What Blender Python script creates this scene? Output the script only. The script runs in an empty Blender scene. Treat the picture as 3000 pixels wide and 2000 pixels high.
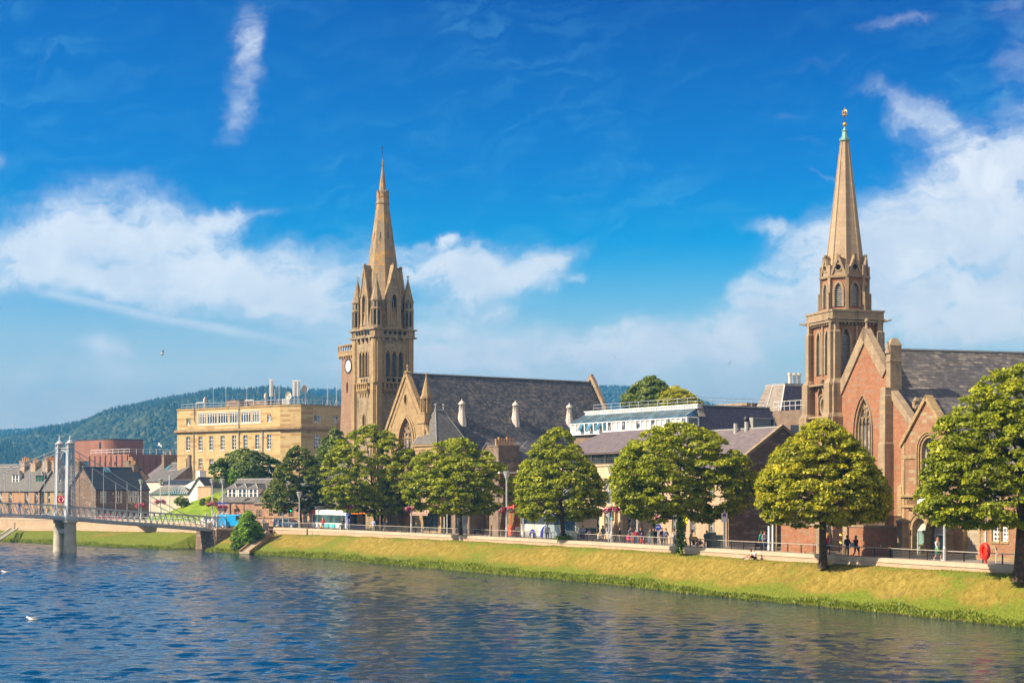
import bpy, math, random
import numpy as np
from mathutils import Vector, Matrix
from mathutils.geometry import tessellate_polygon
R = math.radians
random.seed(11); rng = np.random.default_rng(11)
scene = bpy.context.scene
C = scene.collection
F = 5000.0; CX = 1500.0; HY = 1445.0; ZC = 8.0
cam_d = bpy.data.cameras.new('camera'); cam = bpy.data.objects.new('camera', cam_d); C.objects.link(cam)
cam_d.sensor_width = 36; cam_d.sensor_fit = 'HORIZONTAL'; cam_d.lens = 36 * F / 3000
cam_d.shift_y = (HY - 1000) / 3000; cam_d.clip_start = 0.5; cam_d.clip_end = 30000
cam.location = (0, 0, ZC); cam.rotation_euler = (R(90), 0, 0)
scene.camera = cam
scene.view_settings.view_transform = 'Standard'; scene.view_settings.look = 'None'
scene.view_settings.exposure = 1.0; scene.view_settings.gamma = 1
SUN_AZ, SUN_EL = 251.0, 37.0          # compass style, clockwise from +Y: the sun stands behind-left
sd = Vector((math.sin(R(SUN_AZ)) * math.cos(R(SUN_EL)), math.cos(R(SUN_AZ)) * math.cos(R(SUN_EL)), math.sin(R(SUN_EL))))
sl = bpy.data.lights.new('sun', 'SUN'); sl.energy = 5.0; sl.angle = R(0.55); sl.color = (1.0, 0.85, 0.64)
so = bpy.data.objects.new('sun', sl); C.objects.link(so)
so.rotation_euler = (-sd).to_track_quat('-Z', 'Y').to_euler()
class NT:
 def __init__(s, nt): s.nt = nt; s.n = nt.nodes; s.l = nt.links
 def node(s, t, ins=None, **kw):
  n = s.n.new(t)
  for k, v in kw.items(): setattr(n, k, v)
  if ins:
   for k, v in ins.items():
    sock = n.inputs[k]
    if isinstance(v, bpy.types.NodeSocket): s.l.new(v, sock)
    elif isinstance(v, bpy.types.Node): s.l.new(v.outputs[0], sock)
    else: sock.default_value = v
  return n
 def m(s, op, a, b=None, c=None, clamp=False):
  n = s.n.new('ShaderNodeMath'); n.operation = op; n.use_clamp = clamp
  for i, v in enumerate((a, b, c)):
   if v is None: continue
   if isinstance(v, (int, float)): n.inputs[i].default_value = v
   else: s.l.new(v, n.inputs[i])
  return n.outputs[0]
 def v(s, op, a, b=None, c=None):
  n = s.n.new('ShaderNodeVectorMath'); n.operation = op
  for i, v in enumerate((a, b, c)):
   if v is None: continue
   if isinstance(v, (tuple, list)): n.inputs[i].default_value = v
   elif isinstance(v, (int, float)): n.inputs[i].default_value = (v, v, v)
   else: s.l.new(v, n.inputs[i])
  return n.outputs['Value'] if op in ('LENGTH', 'DOT_PRODUCT', 'DISTANCE') else n.outputs[0]
 def mixc(s, f, a, b, blend='MIX'):
  n = s.n.new('ShaderNodeMix'); n.data_type = 'RGBA'; n.blend_type = blend
  for i, v in ((0, f), (6, a), (7, b)):
   if isinstance(v, (int, float)): n.inputs[i].default_value = v
   elif isinstance(v, (tuple, list)): n.inputs[i].default_value = (*v, 1) if len(v) == 3 else v
   else: s.l.new(v, n.inputs[i])
  return n.outputs[2]
 def noise(s, vec, scale, detail=3, rough=0.5, dist=0.0, out=0):
  n = s.node('ShaderNodeTexNoise', {'Scale': scale, 'Detail': detail, 'Roughness': rough, 'Distortion': dist})
  if vec is not None: s.l.new(vec, n.inputs['Vector'])
  return n.outputs[out]
 def ramp(s, f, pts, interp='LINEAR'):
  n = s.n.new('ShaderNodeValToRGB'); s.l.new(f, n.inputs[0]); e = n.color_ramp.elements
  n.color_ramp.interpolation = interp
  while len(e) > 1: e.remove(e[-1])
  e[0].position = pts[0][0]
  def cc(c): return (c, c, c, 1) if isinstance(c, (int, float)) else (*c, 1)
  e[0].color = cc(pts[0][1])
  for p, c in pts[1:]:
   k = e.new(p); k.color = cc(c)
  return n.outputs[0]
 def mapr(s, f, a, b, c=0.0, d=1.0, interp='SMOOTHSTEP'):
  n = s.node('ShaderNodeMapRange', {1: a, 2: b, 3: c, 4: d}, interpolation_type=interp)
  s.l.new(f, n.inputs[0]); return n.outputs[0]
def build_world():
 w = bpy.data.worlds.new("World"); scene.world = w; w.use_nodes = True
 t = NT(w.node_tree); t.n.clear()
 out = t.node('ShaderNodeOutputWorld'); bg = t.node('ShaderNodeBackground', {'Strength': 0.13})
 t.l.new(bg.outputs[0], out.inputs[0])
 sky = t.node('ShaderNodeTexSky', sky_type='NISHITA', sun_disc=False, sun_elevation=R(SUN_EL), sun_rotation=R(SUN_AZ),
     air_density=1.0, dust_density=0.6, ozone_density=2.0)
 co = t.node('ShaderNodeTexCoord').outputs['Generated']
 sep = t.node('ShaderNodeSeparateXYZ', {0: co})
 x, y, z = sep.outputs
 az = t.m('ARCTAN2', x, y); hl = t.m('SQRT', t.m('ADD', t.m('MULTIPLY', x, x), t.m('MULTIPLY', y, y)))
 el = t.m('ARCTAN2', z, hl)
 px = t.m('MULTIPLY', t.m('TANGENT', t.m('MINIMUM', t.m('MAXIMUM', az, -1.3), 1.3)), 5.0)   # thousands of "pixels" right of centre
 py = t.m('MULTIPLY', t.m('TANGENT', t.m('MINIMUM', el, 1.3)), 5.0)                          # up from the horizon
 uv = t.node('ShaderNodeCombineXYZ', {0: px, 1: py}).outputs[0]
 tint = t.ramp(t.m('DIVIDE', py, 3.0), [(0.0, (0.8, 0.8, 0.75)), (0.045, (0.5, 0.7, 0.7)), (0.10, (0.08, 0.58, 0.68)),
           (0.2, (0.0, 0.43, 0.63)), (0.31, (0.0, 0.25, 0.53)), (0.48, (0.0, 0.11, 0.38)), (1.0, (0.02, 0.12, 0.36))])
 col = t.mixc(1.0, sky.outputs[0], tint, 'MULTIPLY')
 dk = t.m('MULTIPLY', t.mapr(px, -1.5, 0.6, 1.0, 0.0), 0.25)
 col = t.mixc(dk, col, (0.0, 0.9, 3.0))
 n1 = t.noise(uv, 3.2, 7, 0.62, 0.3, out=1)
 n1 = t.v('SUBTRACT', n1, (0.5, 0.5, 0.5))
 wuv = t.v('MULTIPLY_ADD', n1, (0.30, 0.20, 0), uv)
 n2 = t.v('SUBTRACT', t.noise(uv, 11.0, 5, 0.6, 0, out=1), (0.5, 0.5, 0.5))
 wuv = t.v('MULTIPLY_ADD', n2, (0.07, 0.05, 0), wuv)
 def blob(cx, cy, rx, ry, rot, amp, hard=1.0, src=None):
  c = ((cx - CX) / 1000, (HY - cy) / 1000)
  d = t.v('SUBTRACT', src or wuv, (c[0], c[1], 0)); s_ = t.node('ShaderNodeSeparateXYZ', {0: d})
  ca, sa = math.cos(R(rot)), math.sin(R(rot))
  rx, ry = rx / 1000, ry / 1000
  a = t.m('MULTIPLY_ADD', s_.outputs[0], ca / rx, t.m('MULTIPLY', s_.outputs[1], sa / rx))
  b = t.m('MULTIPLY_ADD', s_.outputs[0], -sa / ry, t.m('MULTIPLY', s_.outputs[1], ca / ry))
  r2 = t.m('MULTIPLY_ADD', a, a, t.m('MULTIPLY', b, b))
  return t.m('MULTIPLY', t.m('EXPONENT', t.m('MULTIPLY', r2, -hard)), amp)
 B = [  # big left bank
  (130, 790, 260, 110, -5, .9), (330, 690, 230, 120, -10, 1.0), (600, 740, 260, 110, -18, .85), (720, 860, 280, 90, -14, .8),
  (950, 800, 260, 90, 6, .75), (60, 740, 160, 60, 0, .5), (420, 860, 320, 60, -8, .6), (880, 900, 260, 60, -12, .55),
  (690, 630, 120, 30, 10, .6), (1340, 790, 190, 65, -6, .95), (1460, 830, 190, 70, 22, .9), (1620, 755, 110, 34, 24, .8), (1240, 770, 90, 50, 0, .6), (1300, 712, 36, 16, -10, .8),
  (1460, 905, 60, 26, 0, .55), (1668, 812, 40, 14, 0, .5),
  (725, 90, 55, 100, 8, .40), (718, 230, 58, 150, -5, .44), (680, 360, 44, 100, -18, .50), (135, 200, 14, 120, -3, .22), (10, 490, 36, 30, 0, .55),
  (290, 1010, 80, 30, 0, .65), (375, 1005, 45, 34, 0, .7), (330, 1070, 120, 60, 0, .6), (80, 1120, 80, 34, 0, .55), (600, 1100, 420, 50, 0, .4),
  (1300, 1010, 300, 90, 0, .75), (1600, 1040, 280, 85, 3, .85), (1150, 1060, 300, 70, 0, .55), (1810, 1000, 120, 60, 10, .85), (1900, 1050, 160, 70, 0, .8), (2130, 1040, 130, 70, 0, 1.0), (1950, 1130, 420, 60, 0, .6), (2250, 1000, 200, 60, 10, .7),
  (2000, 960, 260, 50, 5, .4),
  (2260, 870, 220, 70, 22, .85), (2480, 740, 230, 110, 20, .85), (2760, 640, 300, 140, 22, .95), (2980, 520, 260, 130, 25, .95), (2720, 820, 380, 130, 4, .8),
  (3050, 760, 300, 200, 0, .85), (2620, 930, 360, 90, -4, .75), (2700, 1010, 400, 60, 0, .5), (2900, 890, 140, 60, 8, 1.0), (2830, 960, 160, 50, 0, .55), (2230, 680, 90, 30, -8, .5), (2300, 700, 160, 40, -20, .35),
  (2250, 330, 130, 16, -8, .32), (2620, 330, 220, 40, -25, .5), (2750, 420, 180, 70, -30, .55), (2650, 90, 150, 26, 2, .5), (3000, 230, 90, 120, 0, .5), (2950, 60, 80, 60, 0, .42), (2400, 180, 300, 30, 12, .22), (1500, 330, 420, 26, 14, .2), (400, 250, 300, 60, 30, .16),
  (2130, 520, 30, 60, 50, .14), (2400, 520, 50, 12, -32, .45), (2350, 410, 120, 16, 0, .28),
  (3600, 700, 500, 260, 10, .9), (-500, 800, 400, 150, 0, .9), (-1500, 600, 600, 200, 20, .7), (4800, 500, 700, 200, 10, .7)]
 B = [(b[0], b[1], b[2], b[3], b[4], b[5]*(.82 if b[0] > 2100 else 1)) for b in B]
 tot = None
 for b in B:
  v = blob(*b); tot = v if tot is None else t.m('ADD', tot, v)
 det = t.noise(t.v('MULTIPLY', wuv, (0.75, 1.6, 1)), 6.5, 9, 0.68)
 stretch = t.v('MULTIPLY', t.node('ShaderNodeVectorRotate', {'Vector': wuv, 'Angle': R(-12)}, rotation_type='Z_AXIS').outputs[0], (1.2, 4.0, 1)); cir = t.noise(stretch, 4.0, 6, 0.6, 0.6)
 dens = t.m('MULTIPLY', tot, t.mapr(t.m('ADD', t.m('MULTIPLY', det, 0.7), t.m('MULTIPLY', cir, 0.3)), 0.29, 0.64, 0.22, 1.2, 'LINEAR'))
 dens = t.mapr(dens, 0.10, 1.15, 0.0, 0.97)
 sb = t.m('ADD', blob(450, 935, 560, 15, -10.5, .8, 1.0, t.v('MULTIPLY_ADD', n1, (0.03, 0.03, 0), uv)), blob(1050, 990, 330, 26, -9, .55, 1, t.v('MULTIPLY_ADD', n1, (0.05, 0.04, 0), uv)))
 sb = t.m('ADD', sb, blob(650, 905, 420, 12, -9.0, .4, 1.0, t.v('MULTIPLY_ADD', n1, (0.03, 0.03, 0), uv)))
 sb = t.m('MULTIPLY', sb, t.mapr(cir, 0.3, 0.7, 0.65, 1.0, 'LINEAR'))
 dens = t.m('MAXIMUM', dens, sb)
 veil = t.m('MULTIPLY', t.mapr(cir, 0.42, 0.76, 0.0, 0.24), t.mapr(t.noise(uv, 1.3, 3), 0.42, 0.6, 0.25, 1.0))
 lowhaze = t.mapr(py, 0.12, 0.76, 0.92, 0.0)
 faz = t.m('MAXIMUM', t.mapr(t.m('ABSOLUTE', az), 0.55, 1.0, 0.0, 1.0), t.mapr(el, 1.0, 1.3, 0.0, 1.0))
 bk = t.mapr(t.noise(co, 2.6, 6, 0.6, 0.4), 0.38, 0.60, 0.0, 0.92); dens = t.m('MAXIMUM', dens, t.m('MULTIPLY', faz, bk))  # unseen clouds added beside, behind and overhead as neutral fill for shaded faces
 shade = t.noise(wuv, 5.0, 5, 0.6)
 ccol = t.ramp(shade, [(0.32, (3.2, 3.5, 3.9)), (0.6, (4.3, 4.35, 4.4))])
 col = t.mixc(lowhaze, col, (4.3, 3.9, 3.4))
 col = t.mixc(veil, col, (0.7, 2.4, 3.4))
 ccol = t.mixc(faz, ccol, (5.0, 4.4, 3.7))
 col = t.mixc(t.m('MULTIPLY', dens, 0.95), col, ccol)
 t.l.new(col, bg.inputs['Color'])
 w.cycles.sampling_method = 'MANUAL'; w.cycles.sample_map_resolution = 512
build_world()
def tag(o, label=None, cat=None, group=None, kind=None):
 if label: o['label'] = label
 if cat: o['category'] = cat
 if group: o['group'] = group
 if kind: o['kind'] = kind
 return o
def thing(name, label, cat, loc=(0, 0, 0), rz=0.0, group=None):
 o = bpy.data.objects.new(name, None); C.objects.link(o)
 o.location = loc; o.rotation_euler = (0, 0, rz); o.empty_display_size = 0.5
 return tag(o, label, cat, group)
def copy_tree(o, parent=None):
 c = o.copy(); C.objects.link(c); c.parent = parent
 for ch in o.children: copy_tree(ch, c)
 return c
class MB:
 def __init__(s): s.v = []; s.f = []; s.mi = []; s.mats = []; s.cur = 0; s.smooth = []; s.sm = False
 def mat(s, m):
  if m not in s.mats: s.mats.append(m)
  s.cur = s.mats.index(m); return s
 def face(s, idx): s.f.append(tuple(idx)); s.mi.append(s.cur); s.smooth.append(s.sm)
 def add(s, vs, fs):
  b = len(s.v); s.v.extend([tuple(map(float, p)) for p in vs])
  for f in fs: s.face([b + i for i in f])
 def box(s, x0, x1, y0, y1, z0, z1):
  if x0 > x1: x0, x1 = x1, x0
  if y0 > y1: y0, y1 = y1, y0
  if z0 > z1: z0, z1 = z1, z0
  s.add([(x0,y0,z0),(x1,y0,z0),(x1,y1,z0),(x0,y1,z0),(x0,y0,z1),(x1,y0,z1),(x1,y1,z1),(x0,y1,z1)],
    [(0,3,2,1),(4,5,6,7),(0,1,5,4),(1,2,6,5),(2,3,7,6),(3,0,4,7)]); return s
 def prism(s, pts, z0, z1, cap=True):          # vertical prism from plan polygon (ccw)
  n = len(pts); vs = [(p[0], p[1], z0) for p in pts] + [(p[0], p[1], z1) for p in pts]
  fs = [(i, (i+1) % n, n + (i+1) % n, n + i) for i in range(n)]
  if cap: fs += [tuple(range(n, 2*n)), tuple(reversed(range(n)))]
  s.add(vs, fs); return s
 def frustum(s, pa, za, pb, zb, cap=True):
  n = len(pa); vs = [(p[0], p[1], za) for p in pa] + [(p[0], p[1], zb) for p in pb]
  fs = [(i, (i+1) % n, n + (i+1) % n, n + i) for i in range(n)]
  if cap: fs += [tuple(range(n, 2*n)), tuple(reversed(range(n)))]
  s.add(vs, fs); return s
 def lathe(s, cx, cy, prof, n=12, rot=0.0, cap=True):    # prof: (r,z) from the bottom up
  k = len(prof); vs = []
  for r, z in prof:
   for i in range(n):
    a = rot + 2*math.pi*i/n; vs.append((cx + r*math.cos(a), cy + r*math.sin(a), z))
  fs = [(j*n+i, j*n+(i+1) % n, (j+1)*n+(i+1) % n, (j+1)*n+i) for j in range(k-1) for i in range(n)]
  if cap: fs += [tuple(range((k-1)*n, k*n)), tuple(reversed(range(n)))]
  s.add(vs, fs); return s
 def tube(s, pts, r, n=6, cap=True):           # r: number or list
  pts = [Vector(p) for p in pts]; rs = r if isinstance(r, (list, tuple)) else [r]*len(pts)
  vs = []; up = None
  for i, p in enumerate(pts):
   d = (pts[min(i+1, len(pts)-1)] - pts[max(i-1, 0)])
   d = d.normalized() if d.length > 1e-9 else Vector((0, 0, 1))
   if up is None: up = d.orthogonal().normalized()
   else:
    up = up - d*up.dot(d); up = up.normalized() if up.length > 1e-6 else d.orthogonal().normalized()
   w = d.cross(up)
   for k in range(n):
    a = 2*math.pi*k/n; vs.append(tuple(p + (up*math.cos(a) + w*math.sin(a))*rs[i]))
  fs = [(j*n+i, j*n+(i+1) % n, (j+1)*n+(i+1) % n, (j+1)*n+i) for j in range(len(pts)-1) for i in range(n)]
  if cap: fs += [tuple(reversed(range(n))), tuple(range((len(pts)-1)*n, len(pts)*n))]
  s.add(vs, fs); return s
 def bar(s, a, b, w, h=None):                  # square bar
  h = h or w; a = Vector(a); b = Vector(b); d = (b-a).normalized()
  up = Vector((0, 0, 1)) if abs(d.z) < 0.95 else Vector((1, 0, 0))
  sx = d.cross(up).normalized()*w/2; sy = sx.cross(d).normalized()*h/2
  vs = [a-sx-sy, a+sx-sy, a+sx+sy, a-sx+sy, b-sx-sy, b+sx-sy, b+sx+sy, b-sx+sy]
  s.add(vs, [(0,3,2,1),(4,5,6,7),(0,1,5,4),(1,2,6,5),(2,3,7,6),(3,0,4,7)]); return s
 def slab(s, pts, th):                         # thick polygon, offset against its normal
  pts = [Vector(p) for p in pts]; nrm = (pts[1]-pts[0]).cross(pts[2]-pts[1]).normalized()
  q = [p - nrm*th for p in pts]; n = len(pts)
  fs = [tuple(range(n)), tuple(reversed(range(n, 2*n)))] + [(i, n+i, n+(i+1) % n, (i+1) % n) for i in range(n)]
  s.add(pts+q, fs); return s
 def ball(s, c, r, nu=8, nv=5, sz=None):
  rx, ry, rz = (r, r, r) if sz is None else sz
  vs = [(c[0], c[1], c[2]-rz)]
  for j in range(1, nv):
   t = math.pi*j/nv
   for i in range(nu):
    a = 2*math.pi*i/nu; vs.append((c[0]+rx*math.sin(t)*math.cos(a), c[1]+ry*math.sin(t)*math.sin(a), c[2]-rz*math.cos(t)))
  vs.append((c[0], c[1], c[2]+rz)); L = len(vs)-1
  fs = [(0, 1+(i+1) % nu, 1+i) for i in range(nu)]
  for j in range(nv-2):
   fs += [(1+j*nu+i, 1+j*nu+(i+1) % nu, 1+(j+1)*nu+(i+1) % nu, 1+(j+1)*nu+i) for i in range(nu)]
  fs += [(L, 1+(nv-2)*nu+i, 1+(nv-2)*nu+(i+1) % nu) for i in range(nu)]
  s.add(vs, fs); return s
 def build(s, name, mat=None, parent=None, loc=None):
  me = bpy.data.meshes.new(name); me.from_pydata(s.v, [], s.f)
  if s.mats:
   for m in s.mats: me.materials.append(m)
   if any(s.mi): me.polygons.foreach_set('material_index', s.mi)
  elif mat: me.materials.append(mat)
  if any(s.smooth): me.polygons.foreach_set('use_smooth', s.smooth)
  me.update()
  o = bpy.data.objects.new(name, me); C.objects.link(o)
  if parent is not None: o.parent = parent
  if loc is not None: o.location = loc
  return o
def np_mesh(name, V, Fq, mat, parent=None, smooth=False, attr=None):
 me = bpy.data.meshes.new(name); m, k = Fq.shape
 me.vertices.add(len(V)); me.vertices.foreach_set('co', V.astype(np.float32).ravel())
 me.loops.add(m*k); me.loops.foreach_set('vertex_index', Fq.astype(np.int32).ravel())
 me.polygons.add(m); me.polygons.foreach_set('loop_start', np.arange(0, m*k, k, dtype=np.int32))
 me.polygons.foreach_set('loop_total', np.full(m, k, dtype=np.int32))
 if smooth: me.polygons.foreach_set('use_smooth', np.ones(m, dtype=bool))
 if attr is not None:
  a = me.attributes.new('tone', 'FLOAT', 'FACE'); a.data.foreach_set('value', attr.astype(np.float32))
 if isinstance(mat, (list, tuple)):
  for q in mat: me.materials.append(q)
 else: me.materials.append(mat)
 me.update(calc_edges=True); me.validate()
 o = bpy.data.objects.new(name, me); C.objects.link(o)
 if parent is not None: o.parent = parent
 return o
class Fr:
 def __init__(s, px, Y, alpha, z0=3.0):
  s.a = R(alpha); s.O = ((px-CX)/F*Y, Y); s.z0 = z0
  s.eb = (math.cos(s.a), -math.sin(s.a)); s.er = (math.sin(s.a), math.cos(s.a))
 def w(s, x, y): return (s.O[0]+x*s.eb[0]+y*s.er[0], s.O[1]+x*s.eb[1]+y*s.er[1])
 def W(s, x, y, z): p = s.w(x, y); return (p[0], p[1], z+s.z0)
 def px(s, x, y): p = s.w(x, y); return CX+F*p[0]/p[1]
 def py(s, x, y, z): p = s.w(x, y); return HY+(ZC-z-s.z0)*F/p[1]
 def ly(s, px, x):
  k = (px-CX)/F; A = s.O[0]+x*s.eb[0]; B = s.O[1]+x*s.eb[1]
  return (k*B-A)/(s.er[0]-k*s.er[1])
 def lx(s, px, y):
  k = (px-CX)/F; A = s.O[0]+y*s.er[0]; B = s.O[1]+y*s.er[1]
  return (k*B-A)/(s.eb[0]-k*s.eb[1])
 def z(s, py, x, y): return ZC+(HY-py)*s.w(x, y)[1]/F-s.z0
 def thing(s, name, label, cat, group=None): return thing(name, label, cat, (s.O[0], s.O[1], s.z0), -s.a, group)
class Pl:
 def __init__(s, fr, kind, c): s.fr = fr; s.kind = kind; s.c = c
 def uv(s, px, py):
  if s.kind == 'x': y = s.fr.ly(px, s.c); return (-y, s.fr.z(py, s.c, y))
  x = s.fr.lx(px, s.c); return (x, s.fr.z(py, x, s.c))
 def u(s, px): return s.uv(px, 1400)[0]
 def p(s, u, v, d=0.0):            # d: depth into the wall
  return (s.c+d, -u, v) if s.kind == 'x' else (u, s.c+d, v)
class PlG:
 def __init__(s, A, B):
  s.A = Vector((A[0], A[1])); s.d = (Vector((B[0], B[1]))-s.A); s.L = s.d.length; s.d = s.d/s.L; s.n = Vector((-s.d.y, s.d.x))  # inward
 def p(s, u, v, d=0.0): q = s.A+s.d*u+s.n*d; return (q.x, q.y, v)
def panel(mb, pl, outer, holes=(), depth=0.22, mats=None):
 polys = [[Vector((u, v, 0)) for u, v in outer]] + [[Vector((u, v, 0)) for u, v in h] for h in holes]
 flat = [p for q in polys for p in q]; tris = tessellate_polygon(polys)
 if mats: mb.mat(mats[0])
 vs = [pl.p(p.x, p.y) for p in flat]; fs = []
 for t in tris:
  a, b, c = (flat[i] for i in t)
  cr = (b.x-a.x)*(c.y-a.y)-(b.y-a.y)*(c.x-a.x)
  if abs(cr) < 1e-9: continue
  fs.append(tuple(t) if cr > 0 else tuple(reversed(t)))
 mb.add(vs, fs)
 if mats and len(mats) > 1: mb.mat(mats[1])
 for h in holes:
  n = len(h); ar = sum(h[i][0]*h[(i+1) % n][1]-h[(i+1) % n][0]*h[i][1] for i in range(n))
  q = h if ar > 0 else h[::-1]
  vs = [pl.p(u, v, 0) for u, v in q]+[pl.p(u, v, depth) for u, v in q]
  mb.add(vs, [(i, n+i, n+(i+1) % n, (i+1) % n) for i in range(n)])
def rect(u0, u1, v0, v1): return [(min(u0,u1), v0), (max(u0,u1), v0), (max(u0,u1), v1), (min(u0,u1), v1)]
def lancet(uc, w, v0, v1, k=0.9, n=5):
 h = w*k; vs = v1-h; hw = w/2
 rad = (hw*hw+h*h)/(2*hw); pts = [(uc-hw, v0), (uc+hw, v0)]
 a1 = math.asin(min(1, h/rad))
 for i in range(n+1):
  a = a1*i/n; pts.append((uc+hw-rad+rad*math.cos(a), vs+rad*math.sin(a)))
 for i in range(n-1, -1, -1):
  a = a1*i/n; pts.append((uc-hw+rad-rad*math.cos(a), vs+rad*math.sin(a)))
 return pts
def roundarch(uc, w, v0, v1, n=8):
 r = w/2; return [(uc-r, v0), (uc+r, v0)]+[(uc+r*math.cos(math.pi*i/n), v1-r+r*math.sin(math.pi*i/n)) for i in range(n+1)]
def circ(uc, vc, r, n=16, ry=None): return [(uc+r*math.cos(2*math.pi*i/n), vc+(ry or r)*math.sin(2*math.pi*i/n)) for i in range(n)]
def plate(mb, pl, poly, d0, d1):
 n = len(poly); ar = sum(poly[i][0]*poly[(i+1) % n][1]-poly[(i+1) % n][0]*poly[i][1] for i in range(n))
 q = poly if ar > 0 else poly[::-1]
 vs = [pl.p(u, v, d0) for u, v in q]+[pl.p(u, v, d1) for u, v in q]
 mb.add(vs, [tuple(range(n)), tuple(reversed(range(n, 2*n)))]+[(i, n+i, n+(i+1) % n, (i+1) % n) for i in range(n)])
def ring(mb, pl, inner, outer, d0, d1):
 n = len(inner)
 vs = [pl.p(u, v, d0) for u, v in inner]+[pl.p(u, v, d0) for u, v in outer]+[pl.p(u, v, d1) for u, v in inner]+[pl.p(u, v, d1) for u, v in outer]
 fs = []
 for i in range(n):
  j = (i+1) % n
  fs += [(i, n+i, n+j, j), (n+i, 3*n+i, 3*n+j, n+j), (i, j, 2*n+j, 2*n+i)]
 mb.add(vs, fs)
def grow(poly, g, keep_bottom=True):
 cx = sum(p[0] for p in poly)/len(poly); v0 = min(p[1] for p in poly); n = len(poly); out = []
 ar = sum(poly[i][0]*poly[(i+1) % n][1]-poly[(i+1) % n][0]*poly[i][1] for i in range(n)); sg = 1 if ar > 0 else -1
 for i, p in enumerate(poly):
  a = poly[i-1]; b = poly[(i+1) % n]
  dx, dy = b[0]-a[0], b[1]-a[1]; L = math.hypot(dx, dy) or 1
  nx, ny = sg*dy/L, -sg*dx/L
  q = (p[0]+nx*g, p[1]+ny*g)
  if abs(p[1]-v0) < 1e-6 and keep_bottom: q = (p[0]+(g if p[0] > cx else -g), p[1])
  out.append(q)
 return out
def window(parent, pl, hole, glass, framem, depth=0.2, bars=(1, 1), fw=0.06, sill=None, fd=0.06, name='window'):
 mb = MB(); n = len(hole); ar = sum(hole[i][0]*hole[(i+1) % n][1]-hole[(i+1) % n][0]*hole[i][1] for i in range(n))
 q = hole if ar > 0 else hole[::-1]
 mb.add([pl.p(u, v, depth-0.01) for u, v in q], [tuple(range(n))]); w = mb.build(name, glass, parent)
 us = [p[0] for p in hole]; vs = [p[1] for p in hole]; u0, u1, v0, v1 = min(us), max(us), min(vs), max(vs)
 fb = MB()
 ring(fb, pl, [p for p in grow(hole, -fw, False)], hole, depth-fd, depth)
 nu, nv = bars
 def vtop(u):
  best = v0
  for i in range(n):
   a, b = hole[i], hole[(i+1) % n]
   if (a[0]-u)*(b[0]-u) <= 0 and abs(a[0]-b[0]) > 1e-9:
    best = max(best, a[1]+(b[1]-a[1])*(u-a[0])/(b[0]-a[0]))
  return best
 bw = fw*0.4
 for i in range(1, nu):
  u = u0+(u1-u0)*i/nu; plate(fb, pl, rect(u-bw, u+bw, v0+fw, vtop(u)-fw*0.5), depth-fd*0.8, depth-0.012)
 for j in range(1, nv):
  v = v0+(v1-v0)*j/nv
  xs = []
  for i in range(n):
   a, b = hole[i], hole[(i+1) % n]
   if (a[1]-v)*(b[1]-v) <= 0 and abs(a[1]-b[1]) > 1e-9: xs.append(a[0]+(b[0]-a[0])*(v-a[1])/(b[1]-a[1]))
  if len(xs) >= 2: plate(fb, pl, rect(min(xs)+fw*.5, max(xs)-fw*.5, v-bw, v+bw), depth-fd*0.7, depth-0.013)
 fb.build('window_frame', framem, w)
 if sill is not None:
  sb = MB(); plate(sb, pl, rect(u0-0.1, u1+0.1, v0-0.18, v0-0.003), -0.06, depth-0.002); sb.build('sill', sill, w)
 return w
def new_mat(name):
 m = bpy.data.materials.new(name); m.use_nodes = True; t = NT(m.node_tree)
 b = t.n['Principled BSDF']; return m, t, b
def wall_uv(t):
 tc = t.node('ShaderNodeTexCoord'); sp = t.node('ShaderNodeSeparateXYZ', {0: tc.outputs['Object']}); ns = t.node('ShaderNodeSeparateXYZ', {0: tc.outputs['Normal']})
 f = t.m('GREATER_THAN', t.m('ABSOLUTE', ns.outputs[0]), t.m('ABSOLUTE', ns.outputs[1]))
 u = t.m('ADD', t.m('MULTIPLY', f, sp.outputs[1]), t.m('MULTIPLY', t.m('SUBTRACT', 1.0, f), sp.outputs[0]))
 return t.node('ShaderNodeCombineXYZ', {0: u, 1: sp.outputs[2], 2: 0.0}).outputs[0], tc.outputs['Object']
def plain(name, col, rough=0.6, metal=0.0, var=0.12, vs=3.0, spec=0.5, bump=0.0):
 m, t, b = new_mat(name); tc = t.node('ShaderNodeTexCoord').outputs['Object']
 n = t.noise(tc, vs, 4, 0.6)
 c = t.mixc(t.mapr(n, 0.3, 0.7, 0, 1), tuple(x*(1-var) for x in col), tuple(min(1, x*(1+var)) for x in col))
 t.l.new(c, b.inputs['Base Color']); b.inputs['Roughness'].default_value = rough; b.inputs['Metallic'].default_value = metal
 b.inputs['Specular IOR Level'].default_value = spec
 if bump:
  bp = t.node('ShaderNodeBump', {'Strength': bump, 'Distance': 0.05}); t.l.new(t.noise(tc, vs*4, 4), bp.inputs['Height']); t.l.new(bp.outputs[0], b.inputs['Normal'])
 return m
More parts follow.
